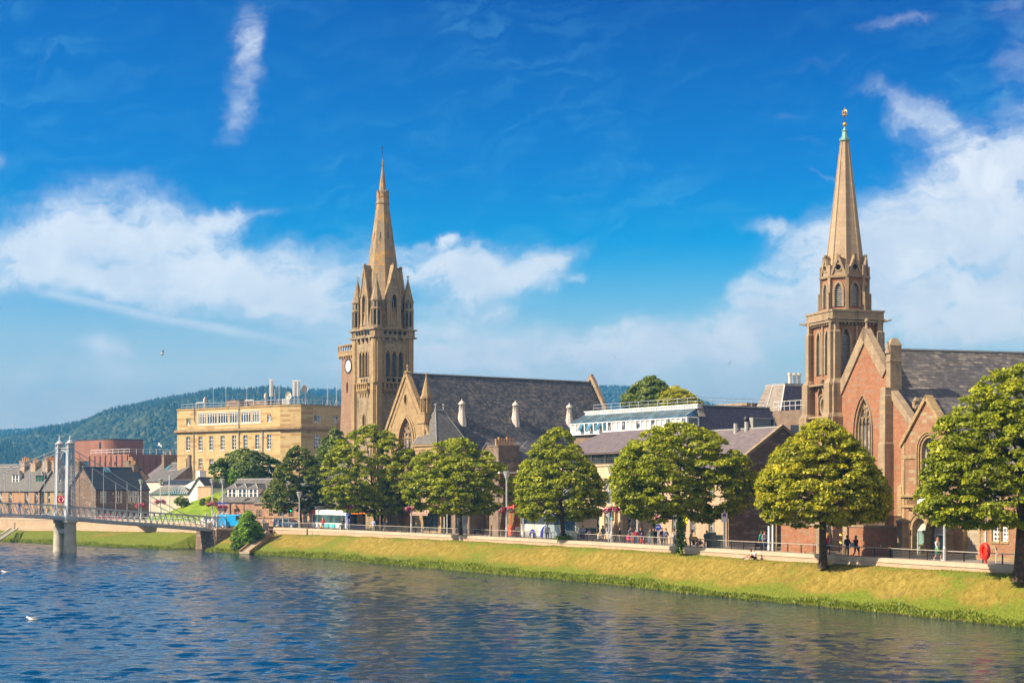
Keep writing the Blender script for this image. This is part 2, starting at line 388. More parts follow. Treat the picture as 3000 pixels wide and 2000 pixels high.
def stone(name, c1, c2, mortar, bw=0.6, bh=0.3, msize=0.012, stain=(0.08, 0.07, 0.055), stain_amt=0.45, rubble=False, lichen=0.0, bump=0.5, c3=None):
 m, t, b = new_mat(name); uv, ob = wall_uv(t)
 big = t.noise(ob, 0.35, 5, 0.6); fine = t.noise(ob, 7.0, 4, 0.65)
 if rubble:
  wv = t.v('MULTIPLY_ADD', t.v('SUBTRACT', t.noise(uv, 1.6, 2, out=1), (.5, .5, .5)), (0.12, 0.12, 0), uv)
 else: wv = uv
 br = t.node('ShaderNodeTexBrick', {'Vector': wv, 'Scale': 1.0, 'Mortar Size': msize, 'Mortar Smooth': 0.4, 'Bias': 0.0, 'Brick Width': bw, 'Row Height': bh,
    'Color1': (0, 0, 0, 1), 'Color2': (1, 1, 1, 1), 'Mortar': (0.5, 0.5, 0.5, 1)}, offset=0.5, squash=1.0)
 k = t.node('ShaderNodeSeparateXYZ', {0: br.outputs[0]}).outputs[0]
 rnd = t.node('ShaderNodeTexWhiteNoise', noise_dimensions='2D')
 cellv = t.v('FLOOR', t.v('MULTIPLY', wv, (1/bw*0.5, 1/bh, 1))); t.l.new(cellv, rnd.inputs['Vector'])
 kk = t.m('ADD', t.m('MULTIPLY', k, 0.6), t.m('MULTIPLY', rnd.outputs['Value'], 0.4))
 c = t.mixc(kk, c1, c2)
 if c3: c = t.mixc(t.mapr(t.m('ADD', rnd.outputs['Value'], t.m('MULTIPLY', k, 0.3)), 0.9, 1.05), c, c3)
 c = t.mixc(t.mapr(fine, 0.3, 0.75, 0.0, 0.35), c, tuple(x*0.6 for x in c1))
 c = t.mixc(br.outputs['Fac'], c, mortar)
 st = t.noise(t.v('MULTIPLY', ob, (1.0, 1.0, 0.16)), 1.3, 5, 0.65)
 c = t.mixc(t.m('MULTIPLY', t.mapr(st, 0.48, 0.72), stain_amt), c, stain)
 c = t.mixc(t.m('MULTIPLY', t.mapr(big, 0.5, 0.7), stain_amt*0.5), c, tuple(x*0.8 for x in c1))
 if lichen:
  li = t.noise(ob, 0.9, 6, 0.7); c = t.mixc(t.m('MULTIPLY', t.mapr(li, 0.52, 0.62), lichen), c, (0.50, 0.26, 0.05))
 t.l.new(c, b.inputs['Base Color']); b.inputs['Roughness'].default_value = 0.88; b.inputs['Specular IOR Level'].default_value = 0.25
 bp = t.node('ShaderNodeBump', {'Strength': bump, 'Distance': 0.05})
 h = t.m('ADD', t.m('MULTIPLY', t.m('SUBTRACT', 1.0, br.outputs['Fac']), 0.6), t.m('MULTIPLY', fine, 0.8)); h = t.m('ADD', h, t.m('MULTIPLY', kk, 0.5 if rubble else 0.15))
 t.l.new(h, bp.inputs['Height']); t.l.new(bp.outputs[0], b.inputs['Normal'])
 return m
def slate(name, c1, c2, light, lamt=0.5, bw=0.32, bh=0.24, moss=0.0, rough=0.55):
 m, t, b = new_mat(name); uv, ob = wall_uv(t)
 br = t.node('ShaderNodeTexBrick', {'Vector': uv, 'Scale': 1.0, 'Mortar Size': 0.012, 'Mortar Smooth': 0.2, 'Brick Width': bw, 'Row Height': bh,
    'Color1': (0, 0, 0, 1), 'Color2': (1, 1, 1, 1), 'Mortar': (0.5, 0.5, 0.5, 1)}, offset=0.5)
 k = t.node('ShaderNodeSeparateXYZ', {0: br.outputs[0]}).outputs[0]
 c = t.mixc(k, c1, c2)
 row = t.noise(t.v('MULTIPLY', uv, (0.35, 3.2, 1)), 1.4, 4, 0.7)      # patches running along the courses
 big = t.noise(ob, 0.22, 4, 0.6)
 f = t.m('MULTIPLY', t.mapr(t.m('ADD', t.m('MULTIPLY', row, 0.7), t.m('MULTIPLY', big, 0.3)), 0.47, 0.62), t.mapr(k, 0.2, 0.8, 0.25, 1.0))
 c = t.mixc(t.m('MULTIPLY', f, lamt), c, light)
 if moss: c = t.mixc(t.m('MULTIPLY', t.mapr(t.noise(ob, 0.8, 6, 0.7), 0.5, 0.66), moss), c, (0.10, 0.09, 0.03))
 c = t.mixc(t.m('MULTIPLY', br.outputs['Fac'], 0.7), c, tuple(x*0.35 for x in c1))
 t.l.new(c, b.inputs['Base Color']); b.inputs['Roughness'].default_value = rough; b.inputs['Specular IOR Level'].default_value = 0.4
 z = t.node('ShaderNodeSeparateXYZ', {0: uv}).outputs[1]
 saw = t.m('FRACT', t.m('DIVIDE', z, bh))
 bp = t.node('ShaderNodeBump', {'Strength': 0.6, 'Distance': 0.03})
 t.l.new(t.m('ADD', t.m('MULTIPLY', saw, -0.7), t.m('MULTIPLY', k, 0.4)), bp.inputs['Height']); t.l.new(bp.outputs[0], b.inputs['Normal'])
 return m
def glassm(name, col=(0.02, 0.025, 0.03), rough=0.08, spec=0.8, curtain=None):
 m, t, b = new_mat(name); ob = t.node('ShaderNodeTexCoord').outputs['Object']
 c = t.mixc(t.mapr(t.noise(ob, 0.9, 3), 0.4, 0.65), col, tuple(min(1, x*2.2+0.01) for x in col))
 if curtain: c = t.mixc(t.m('MULTIPLY', t.mapr(t.noise(ob, 1.7, 2), 0.5, 0.56), 0.8), c, curtain)
 t.l.new(c, b.inputs['Base Color']); b.inputs['Roughness'].default_value = rough; b.inputs['Specular IOR Level'].default_value = spec
 return m
M = {}
M['tan'] = stone('sandstone ashlar', (0.32, 0.215, 0.11), (0.45, 0.315, 0.16), (0.22, 0.15, 0.08), 0.75, 0.34, 0.010, stain=(0.09, 0.075, 0.055), stain_amt=0.5)
M['tan_d'] = stone('weathered tower sandstone', (0.26, 0.195, 0.12), (0.42, 0.32, 0.20), (0.17, 0.13, 0.08), 0.7, 0.33, 0.010, stain=(0.06, 0.052, 0.045), stain_amt=0.75, lichen=0.0)
M['spire1'] = stone('lichened spire sandstone', (0.27, 0.195, 0.12), (0.37, 0.275, 0.17), (0.17, 0.13, 0.08), 0.8, 0.42, 0.008, stain=(0.09, 0.075, 0.06), stain_amt=0.5, lichen=0.75)
M['spire2'] = stone('buff spire ashlar', (0.36, 0.26, 0.165), (0.46, 0.34, 0.225), (0.27, 0.20, 0.13), 0.9, 0.42, 0.008, stain=(0.16, 0.12, 0.09), stain_amt=0.35)
M['trim2'] = stone('grey brown dressed stone', (0.28, 0.205, 0.135), (0.40, 0.30, 0.195), (0.20, 0.155, 0.10), 0.8, 0.4, 0.008, stain=(0.09, 0.075, 0.055), stain_amt=0.6, lichen=0.12)
M['red'] = stone('red sandstone rubble', (0.29, 0.115, 0.058), (0.42, 0.195, 0.108), (0.27, 0.165, 0.105), 0.42, 0.22, 0.016, stain=(0.13, 0.075, 0.05), stain_amt=0.35, rubble=True, c3=(0.30, 0.20, 0.13))
M['redclock'] = stone('pink grey rubble', (0.25, 0.145, 0.09), (0.36, 0.225, 0.15), (0.27, 0.19, 0.13), 0.4, 0.2, 0.018, stain_amt=0.3, rubble=True)
M['pinkr'] = stone('pink rubble', (0.34, 0.17, 0.105), (0.50, 0.29, 0.19), (0.36, 0.25, 0.17), 0.45, 0.24, 0.016, stain_amt=0.3, rubble=True, c3=(0.26, 0.2, 0.15))
M['ext'] = stone('mixed pink and buff masonry', (0.28, 0.13, 0.07), (0.38, 0.215, 0.12), (0.25, 0.16, 0.10), 0.6, 0.3, 0.014, stain=(0.15, 0.11, 0.075), stain_amt=0.4, rubble=True, c3=(0.36, 0.28, 0.17))
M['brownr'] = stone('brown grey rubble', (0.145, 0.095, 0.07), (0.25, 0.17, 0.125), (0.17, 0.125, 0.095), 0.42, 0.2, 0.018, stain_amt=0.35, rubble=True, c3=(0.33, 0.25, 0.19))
M['buffr'] = stone('buff rubble', (0.42, 0.285, 0.18), (0.58, 0.41, 0.27), (0.44, 0.32, 0.22), 0.45, 0.22, 0.016, stain_amt=0.3, rubble=True)
M['office'] = stone('golden ashlar', (0.47, 0.335, 0.15), (0.58, 0.435, 0.215), (0.38, 0.27, 0.135), 0.95, 0.42, 0.012, stain=(0.2, 0.15, 0.09), stain_amt=0.35, c3=(0.38, 0.23, 0.10), bump=0.25)
M['wallst'] = stone('pale embankment stone', (0.42, 0.295, 0.20), (0.54, 0.395, 0.28), (0.40, 0.30, 0.21), 0.9, 0.36, 0.012, stain=(0.3, 0.2, 0.13), stain_amt=0.35, bump=0.3)
M['coping'] = stone('embankment coping', (0.44, 0.355, 0.255), (0.54, 0.44, 0.33), (0.34, 0.27, 0.2), 1.4, 0.5, 0.010, stain=(0.3, 0.24, 0.17), stain_amt=0.3, bump=0.15)
M['houseo'] = stone('orange coursed sandstone', (0.42, 0.235, 0.125), (0.54, 0.33, 0.18), (0.36, 0.24, 0.15), 0.6, 0.26, 0.014, stain_amt=0.25)
M['housey'] = stone('honey coursed sandstone', (0.42, 0.28, 0.12), (0.54, 0.37, 0.17), (0.36, 0.25, 0.13), 0.6, 0.28, 0.012, stain_amt=0.25)
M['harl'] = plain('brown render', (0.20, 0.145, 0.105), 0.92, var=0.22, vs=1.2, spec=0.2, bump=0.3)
M['harl2'] = plain('beige render', (0.42, 0.31, 0.22), 0.92, var=0.15, vs=1.2, spec=0.2, bump=0.2)
M['cream'] = plain('cream render', (0.55, 0.42, 0.27), 0.9, var=0.1, vs=0.8, spec=0.2)
M['cream2'] = plain('pale cream render', (0.60, 0.52, 0.42), 0.9, var=0.12, vs=0.8, spec=0.2)
M['white'] = plain('white painted wall', (0.80, 0.77, 0.72), 0.8, var=0.05, vs=0.8, spec=0.2)
M['wframe'] = plain('white window paint', (0.80, 0.80, 0.78), 0.45, var=0.03)
M['gframe'] = plain('green window paint', (0.03, 0.17, 0.07), 0.45, var=0.05)
M['dframe'] = plain('dark window paint', (0.05, 0.045, 0.04), 0.5, var=0.1)
M['greyframe'] = plain('grey window paint', (0.30, 0.33, 0.32), 0.5, var=0.05)
M['redconc'] = plain('terracotta ribbed cladding', (0.25, 0.115, 0.08), 0.85, var=0.10, vs=0.5, spec=0.2)
M['slate1'] = slate('dark church slate', (0.035, 0.038, 0.048), (0.10, 0.094, 0.098), (0.26, 0.205, 0.155), 0.7, 0.4, 0.3)
M['slate2'] = slate('weathered slate', (0.065, 0.062, 0.070), (0.115, 0.105, 0.108), (0.34, 0.28, 0.21), 0.85, 0.4, 0.28, moss=0.3)
M['slate3'] = slate('purple grey slate', (0.135, 0.105, 0.11), (0.19, 0.15, 0.15), (0.27, 0.22, 0.17), 0.5, 0.34, 0.24)
M['slate4'] = slate('plain grey slate', (0.10, 0.092, 0.085), (0.155, 0.142, 0.13), (0.21, 0.19, 0.165), 0.5, 0.34, 0.24, moss=0.3)
M['slate5'] = slate('blue black slate', (0.022, 0.028, 0.042), (0.04, 0.046, 0.062), (0.08, 0.085, 0.095), 0.4, 0.34, 0.24)
M['slatem'] = slate('mansard slate', (0.07, 0.06, 0.09), (0.115, 0.10, 0.135), (0.17, 0.14, 0.16), 0.3, 0.3, 0.2)
M['slatel'] = slate('light fish scale slate', (0.19, 0.16, 0.13), (0.28, 0.235, 0.195), (0.36, 0.31, 0.25), 0.5, 0.3, 0.22)
M['lead'] = plain('lead grey metal', (0.34, 0.33, 0.31), 0.55, 0.2, var=0.15)
M['ventp'] = plain('pale painted ventilator', (0.56, 0.50, 0.43), 0.7, var=0.12)
M['verdigris'] = plain('verdigris copper', (0.16, 0.33, 0.29), 0.6, 0.2, var=0.2)
M['gold'] = plain('gilt metal', (0.75, 0.42, 0.08), 0.35, 0.8, var=0.1)
M['iron'] = plain('black iron', (0.022, 0.022, 0.025), 0.45, 0.3, var=0.2)
M['steel'] = plain('galvanised steel', (0.55, 0.55, 0.56), 0.42, 0.55, var=0.08)
M['railm'] = plain('brushed hand rail', (0.62, 0.56, 0.47), 0.38, 0.5, var=0.06)
M['whitem'] = plain('off white painted metal', (0.66, 0.65, 0.63), 0.45, 0.0, var=0.05)
M['silver'] = plain('silver bridge paint', (0.42, 0.44, 0.47), 0.45, 0.15, var=0.10)
M['glass'] = glassm('window glass')
M['glassc'] = glassm('window glass with nets', (0.03, 0.035, 0.04), curtain=(0.45, 0.44, 0.42))
M['glassb'] = glassm('blue roof glazing', (0.05, 0.12, 0.17), 0.06, 0.9)
M['glasst'] = glassm('teal roof glazing', (0.03, 0.10, 0.10), 0.1, 0.9)
M['blind'] = plain('cream roller blind', (0.62, 0.58, 0.50), 0.6, var=0.06)
M['leaded'] = glassm('leaded glass', (0.10, 0.10, 0.11), 0.25, 0.6, curtain=(0.38, 0.33, 0.30))
M['pot'] = plain('buff clay chimney pot', (0.50, 0.29, 0.135), 0.8, var=0.15)
M['potr'] = plain('red clay chimney pot', (0.42, 0.14, 0.06), 0.8, var=0.15)
M['concrete'] = plain('pier concrete', (0.44, 0.40, 0.32), 0.85, var=0.18, vs=1.0, bump=0.2)
M['bark'] = plain('bark', (0.085, 0.06, 0.042), 0.9, var=0.45, vs=3, spec=0.15, bump=0.6)
def col_mat(name, c, rough=0.6, metal=0.0):
 if name not in M: M[name] = plain(name, c, rough, metal, var=0.08)
 return M[name]
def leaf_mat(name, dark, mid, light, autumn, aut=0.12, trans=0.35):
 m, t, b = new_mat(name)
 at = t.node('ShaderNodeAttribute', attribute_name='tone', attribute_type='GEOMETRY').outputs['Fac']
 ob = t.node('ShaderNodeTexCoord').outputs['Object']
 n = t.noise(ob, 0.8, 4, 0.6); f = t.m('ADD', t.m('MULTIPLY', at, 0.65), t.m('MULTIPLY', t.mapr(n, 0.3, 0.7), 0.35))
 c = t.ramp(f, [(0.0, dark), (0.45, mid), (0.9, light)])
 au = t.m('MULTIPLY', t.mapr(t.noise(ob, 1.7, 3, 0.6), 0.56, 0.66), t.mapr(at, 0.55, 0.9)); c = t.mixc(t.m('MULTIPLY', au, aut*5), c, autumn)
 t.l.new(c, b.inputs['Base Color']); b.inputs['Roughness'].default_value = 0.5; b.inputs['Specular IOR Level'].default_value = 0.35
 tr = t.node('ShaderNodeBsdfTranslucent'); t.l.new(t.mixc(1.0, c, (1.15, 1.25, 0.5), 'MULTIPLY'), tr.inputs[0])
 mx = t.node('ShaderNodeMixShader', {0: trans}); t.l.new(b.outputs[0], mx.inputs[1]); t.l.new(tr.outputs[0], mx.inputs[2])
 t.l.new(mx.outputs[0], t.n['Material Output'].inputs[0]); return m
M['leaf'] = leaf_mat('lime tree leaves', (0.065, 0.08, 0.006), (0.26, 0.30, 0.012), (0.58, 0.56, 0.035), (0.6, 0.38, 0.05))
M['leafy'] = leaf_mat('yellowing lime leaves', (0.07, 0.09, 0.006), (0.33, 0.33, 0.012), (0.70, 0.60, 0.035), (0.70, 0.36, 0.04), 0.17)
M['leafd'] = leaf_mat('dark leaves', (0.04, 0.06, 0.010), (0.12, 0.15, 0.018), (0.27, 0.29, 0.035), (0.18, 0.13, 0.04), 0.06, 0.25)
M['leafo'] = leaf_mat('olive leaves', (0.05, 0.08, 0.015), (0.14, 0.19, 0.03), (0.30, 0.34, 0.06), (0.2, 0.16, 0.06), 0.05, 0.25)
M['leafb'] = leaf_mat('bright shrub leaves', (0.06, 0.13, 0.012), (0.18, 0.31, 0.02), (0.36, 0.5, 0.06), (0.3, 0.3, 0.05), 0.05, 0.35)
def interp(tab, x):
 tab = sorted(tab)
 return float(np.interp(x, [a for a, b in tab], [b for a, b in tab]))
LEDGE = [(800,1549),(980,1555),(1400,1576),(1550,1583),(1650,1588),(2100,1615),(2290,1626),(2400,1633),(2580,1643),(2700,1650.5),(2850,1659),(2970,1667),(3300,1688),(3700,1716),(4300,1765)]
GRASS = [(800,1563.5),(980,1568),(1400,1586),(1550,1595),(1650,1600),(2000,1620),(2100,1629),(2290,1643),(2400,1648),(2580,1657.5),(2700,1666),(2850,1673),(2970,1680),(3300,1704),(3700,1734),(4300,1785)]
WATER = [(-600,1571),(-300,1578),(30,1585),(224,1596),(500,1609),(640,1615),(740,1622),(1000,1639),(1400,1677),(1700,1701),(2000,1735),(2250,1760),(2393,1774),(2700,1805),(3000,1837),(3500,1890),(4300,1990)]
def ledge_pt(px):
 Y = 4.9*F/(interp(LEDGE, px)-HY); return Vector(((px-CX)/F*Y, Y))
def wline_pt(px):
 Y = 8.0*F/(interp(WATER, px)-HY); return Vector(((px-CX)/F*Y, Y))
def smooth_path(P, n=3):
 P = list(P)
 for _ in range(n): P = [P[0]]+[(P[i-1]+P[i]*2+P[i+1])/4 for i in range(1, len(P)-1)]+[P[-1]]
 return P
def resample(P, step):
 out = [P[0]]; acc = 0.0
 for a, b in zip(P, P[1:]):
  L = (b-a).length; t = step-acc
  while t <= L: out.append(a+(b-a)*(t/L)); t += step
  acc = (acc+L) % step
 out.append(P[-1]); return out
MAINP = resample(smooth_path([ledge_pt(px) for px in range(4300, 799, -100)], 4), 2.0)      # near right -> far left
LEFT_TAB = [(610, 250.0, 2.2), (500, 259.0, 2.1), (380, 274.0, 1.9), (250, 288.0, 1.75), (120, 295, 1.6), (0, 299.0, 1.5), (-300, 330.0, 1.5), (-700, 370, 1.5)]
LEFTP = resample(smooth_path([Vector(((p-CX)/F*Y, Y)) for p, Y, z in LEFT_TAB], 1), 2.0)
def px_of(p): return CX+F*p[0]/p[1]
def grass_z(p):
 px = px_of(p)
 if px >= 800: return 8-(interp(GRASS, px)-HY)*p[1]/F
 return interp([(a, z) for a, Y, z in LEFT_TAB]+[(800, 2.45)], px)
WLINE = resample(smooth_path([wline_pt(px) for px in range(4300, -601, -60)], 3), 1.0)
WLA = np.array([(p[0], p[1]) for p in WLINE])
def seg_normal(P, i):
 a = P[max(i-1, 0)]; b = P[min(i+1, len(P)-1)]; d = (b-a).normalized(); return Vector((d.y, -d.x))    # towards land (right of the far-going path)
def offset_path(P, o, i0=0, i1=None): return [P[i]+seg_normal(P, i)*o for i in range(i0, i1 or len(P))]
ALLP = MAINP+LEFTP
def water_for(P, i):
 n = seg_normal(P, i); p = P[i]; rel = WLA-np.array([p[0], p[1]])
 along = np.abs(rel[:, 0]*-n.y+rel[:, 1]*n.x); side = rel[:, 0]*n.x+rel[:, 1]*n.y
 k = int(np.argmin(along*2+np.abs(side)*0.05+np.where(side > 0, 1000, 0))); return Vector(WLINE[k])
def build_bank():
 prof = [(0.0, 0.0), (0.06, -0.01), (0.16, -0.06), (0.3, -0.2), (0.45, -0.38), (0.6, -0.56), (0.75, -0.72), (0.87, -0.84), (0.95, -0.91), (1.0, -1.0), (1.12, -1.5)]
 P = resample(ALLP, 1.2); rows = []
 prev = None
 for i in range(len(P)):
  p = P[i]; w = water_for(P, i)
  if prev is not None: w = prev*0.6+w*0.4
  prev = w
  zg = grass_z(p); row = []
  back = seg_normal(P, i)*0.4; row.append((p[0]+back[0], p[1]+back[1], zg-0.02))
  for j, (t, dz) in enumerate(prof):
   q = p.lerp(w, t); z = zg+dz*(zg-0.12)
   if 0 < j < 9:
    z += 0.06*math.sin(q[0]*0.9+q[1]*0.5)+0.05*math.sin(q[0]*0.31-q[1]*0.77)
   if 606 < px_of(p) < 694 and 1 < j: z = min(z, -.3)
   if j >= 9: jit = 0.35*math.sin(q[1]*1.3)+0.25*math.sin(q[1]*3.1+1); q = q+Vector((jit*0.5, jit*0.3))
   row.append((q[0], q[1], z))
  rows.append(row)
 V = np.array(rows); n, m, _ = V.shape
 idx = np.arange(n*m).reshape(n, m)
 Fq = np.stack([idx[:-1, :-1].ravel(), idx[:-1, 1:].ravel(), idx[1:, 1:].ravel(), idx[1:, :-1].ravel()], 1)
 m_, t, b = new_mat('river bank grass')
 geo = t.node('ShaderNodeNewGeometry'); pos = geo.outputs['Position']
 z = t.node('ShaderNodeSeparateXYZ', {0: pos}).outputs[2]
 sl_ = t.v('MULTIPLY', t.node('ShaderNodeVectorRotate', {'Vector': pos, 'Angle': R(28)}, rotation_type='Z_AXIS').outputs[0], (1.0, 0.35, 1.0))
 streak = t.noise(sl_, 2.2, 6, 0.72, 0.6); big = t.noise(pos, 0.16, 4, 0.6); fine = t.noise(pos, 5.0, 4, 0.7)
 dry = t.ramp(streak, [(0.3, (0.145, 0.115, 0.018)), (0.5, (0.26, 0.195, 0.034)), (0.68, (0.40, 0.29, 0.075))])
 grn = t.ramp(fine, [(0.3, (0.09, 0.125, 0.012)), (0.7, (0.20, 0.24, 0.025))])
 px = t.m('DIVIDE', t.node('ShaderNodeSeparateXYZ', {0: pos}).outputs[0], 1.0)
 left = t.mapr(px, -55, -36, 1.0, 0.0)
 f = t.m('ADD', t.m('MULTIPLY', t.m('SUBTRACT', big, 0.5), 3.2), t.m('MULTIPLY', t.m('SUBTRACT', streak, 0.5), 2.2))
 f = t.m('ADD', f, t.m('MULTIPLY', t.mapr(z, 0.35, 1.35, 1.0, 0.0), 1.1)); f = t.m('ADD', f, t.m('MULTIPLY', t.mapr(z, 2.3, 2.75, 0.0, 1.0), 0.55))
 f = t.m('ADD', f, t.m('MULTIPLY', left, 0.75))
 c = t.mixc(t.mapr(f, 0.0, 0.65), dry, grn)
 bare = t.m('MULTIPLY', t.mapr(t.noise(pos, 0.55, 5, 0.7), 0.6, 0.7), 0.6); c = t.mixc(bare, c, (0.24, 0.16, 0.08))
 c = t.mixc(t.mapr(z, 0.0, 0.22, 0.85, 0.0), c, (0.05, 0.035, 0.018))
 t.l.new(c, b.inputs['Base Color']); b.inputs['Roughness'].default_value = 0.95; b.inputs['Specular IOR Level'].default_value = 0.15
 bp = t.node('ShaderNodeBump', {'Strength': 0.9, 'Distance': 0.18}); t.l.new(t.m('ADD', streak, t.m('MULTIPLY', fine, 0.5)), bp.inputs['Height']); t.l.new(bp.outputs[0], b.inputs['Normal'])
 o = np_mesh('river_bank', V.reshape(-1, 3), Fq[:, ::-1], m_, smooth=True); tag(o, kind='structure')
 return V
BANK = build_bank()
def blades(name, n, zone, hmin, hmax, wid, mat, seed, lean=0.35):
 r = np.random.default_rng(seed); rows, cols, _ = BANK.shape
 i = r.random(n)*(rows-2); c = zone[1]-(zone[1]-zone[0])*r.random(n)**(1.6 if zone[0] > 7 else 1)*(np.clip(.72+.22*np.sin(i*.21)+.2*np.sin(i*.057+2)+.12*np.sin(i*.9), .3, 1) if zone[0] > 7 else 1)
 i0 = i.astype(int); fi = (i-i0)[:, None]; c0 = c.astype(int); fc = (c-c0)[:, None]
 p = (BANK[i0, c0]*(1-fi)*(1-fc)+BANK[i0+1, c0]*fi*(1-fc)+BANK[i0, c0+1]*(1-fi)*fc+BANK[i0+1, c0+1]*fi*fc)
 a = r.random(n)*math.tau; cl = 0.55+0.45*np.sin(p[:, 0]*0.8+p[:, 1]*0.37)*np.sin(p[:, 1]*0.9)
 h = (hmin+(hmax-hmin)*r.random(n)**1.6)*(0.7+0.5*cl); w = wid*(0.6+0.8*r.random(n))
 ax = np.stack([np.cos(a), np.sin(a), np.zeros(n)], 1); ln = np.stack([r.normal(0, lean, n), r.normal(0, lean, n), np.ones(n)], 1)
 b = p-ax*w[:, None]; d = p+ax*w[:, None]; mid = p+ln*h[:, None]*0.55; e = p+ln*h[:, None]*1.0+np.stack([r.normal(0, .1, n), r.normal(0, .1, n), -0.15*np.ones(n)], 1)*h[:, None]
 V = np.stack([b, d, mid+ax*w[:, None]*0.8, e, mid-ax*w[:, None]*0.8], 1).reshape(-1, 3)
 k = np.arange(n)[:, None]*5; Fq = np.concatenate([k+np.array([[0, 1, 2, 4]]), k+np.array([[4, 2, 3, 3]])], 0)
 tone = np.tile(np.clip(0.3+0.5*r.random(n)+0.3*cl, 0, 1), 2)
 tri = np.concatenate([k+np.array([[0, 1, 2]]), k+np.array([[0, 2, 4]]), k+np.array([[4, 2, 3]])], 0)
 return np_mesh(name, V, tri, mat, attr=np.tile(np.clip(0.25+0.55*r.random(n)+0.25*cl, 0, 1), 3))
M['weed'] = leaf_mat('waterside weeds', (0.06, 0.09, 0.010), (0.16, 0.21, 0.018), (0.31, 0.35, 0.05), (0.5, 0.38, 0.14), 0.15, 0.35)
M['drygrass'] = leaf_mat('dry grass blades', (0.18, 0.15, 0.025), (0.30, 0.24, 0.04), (0.44, 0.33, 0.09), (0.17, 0.23, 0.025), 0.2, 0.3)
tag(blades('waterside_weeds', 60000, (7.3, 10.4), 0.08, 0.36, 0.045, M['weed'], 3), 'rough green weeds and long grass growing along the waterline of the bank', 'weeds', kind='stuff')
tag(blades('bank_grass', 60000, (1.0, 9.5), 0.03, 0.11, 0.028, M['drygrass'], 4, 0.5), 'short sun-dried grass covering the slope of the bank', 'grass', kind='stuff')
def build_water():
 xs_ = np.arange(-125, 46, .3); ys_ = np.arange(50, 296, .3); X, Y = np.meshgrid(xs_, ys_, indexing='ij'); Z = np.zeros_like(X); r = np.random.default_rng(21)
 for k in range(72):
  lam = .8*(3.0/.8)**(r.random()**1.6); a = R(62+r.normal(0, 34)); kx, ky = math.tau/lam*math.cos(a), math.tau/lam*math.sin(a)
  Z += WAVE*lam**.95*np.sin(kx*X+ky*Y+r.random()*math.tau)
 pt = .5+.5*np.sin(X*.11+2*np.sin(Y*.05)+.6)*np.sin(Y*.085+1.5*np.sin(X*.06)); pt = .62+.75*pt; db = (X-30.7)*-.886+(Y-102)*-.463; pt *= .42+.62*np.clip(db/38, 0, 1)**1.2
 edge = np.minimum.reduce([X-xs_[0], xs_[-1]-X, Y-ys_[0], ys_[-1]-Y]); Z *= pt*np.clip(edge/6, 0, 1); Z -= .02
 n, m = X.shape; idx = np.arange(n*m).reshape(n, m); Fq = np.stack([idx[:-1, :-1].ravel(), idx[1:, :-1].ravel(), idx[1:, 1:].ravel(), idx[:-1, 1:].ravel()], 1)
 V = np.stack([X.ravel(), Y.ravel(), Z.ravel()], 1); c = [idx[0, 0], idx[-1, 0], idx[-1, -1], idx[0, -1]]
 O = np.array([(-900, -60, -.02), (260, -60, -.02), (260, 900, -.02), (-900, 900, -.02)]); o = n*m+np.arange(4)
 Fo = np.array([[o[0], o[1], c[1], c[0]], [o[1], o[2], c[2], c[1]], [o[2], o[3], c[3], c[2]], [o[3], o[0], c[0], c[3]]])
 m_, t, b = new_mat('river water')
 pos = t.node('ShaderNodeNewGeometry').outputs['Position']
 n1 = t.noise(t.v('MULTIPLY', pos, (0.5, 1.0, 1)), 2.2, 4, 0.62, 0.5)
 bp = t.node('ShaderNodeBump', {'Strength': 1.0, 'Distance': 1.0}); t.l.new(t.m('MULTIPLY', n1, 0.075), bp.inputs['Height']); t.l.new(bp.outputs[0], b.inputs['Normal'])
 b.inputs['Base Color'].default_value = (0.0, 0.024, 0.055, 1); b.inputs['Roughness'].default_value = 0.04; b.inputs['IOR'].default_value = 1.33
 tag(np_mesh('river', np.vstack([V, O]), np.vstack([Fq, Fo]), m_, smooth=True), kind='structure')
WAVE = .0027
build_water()
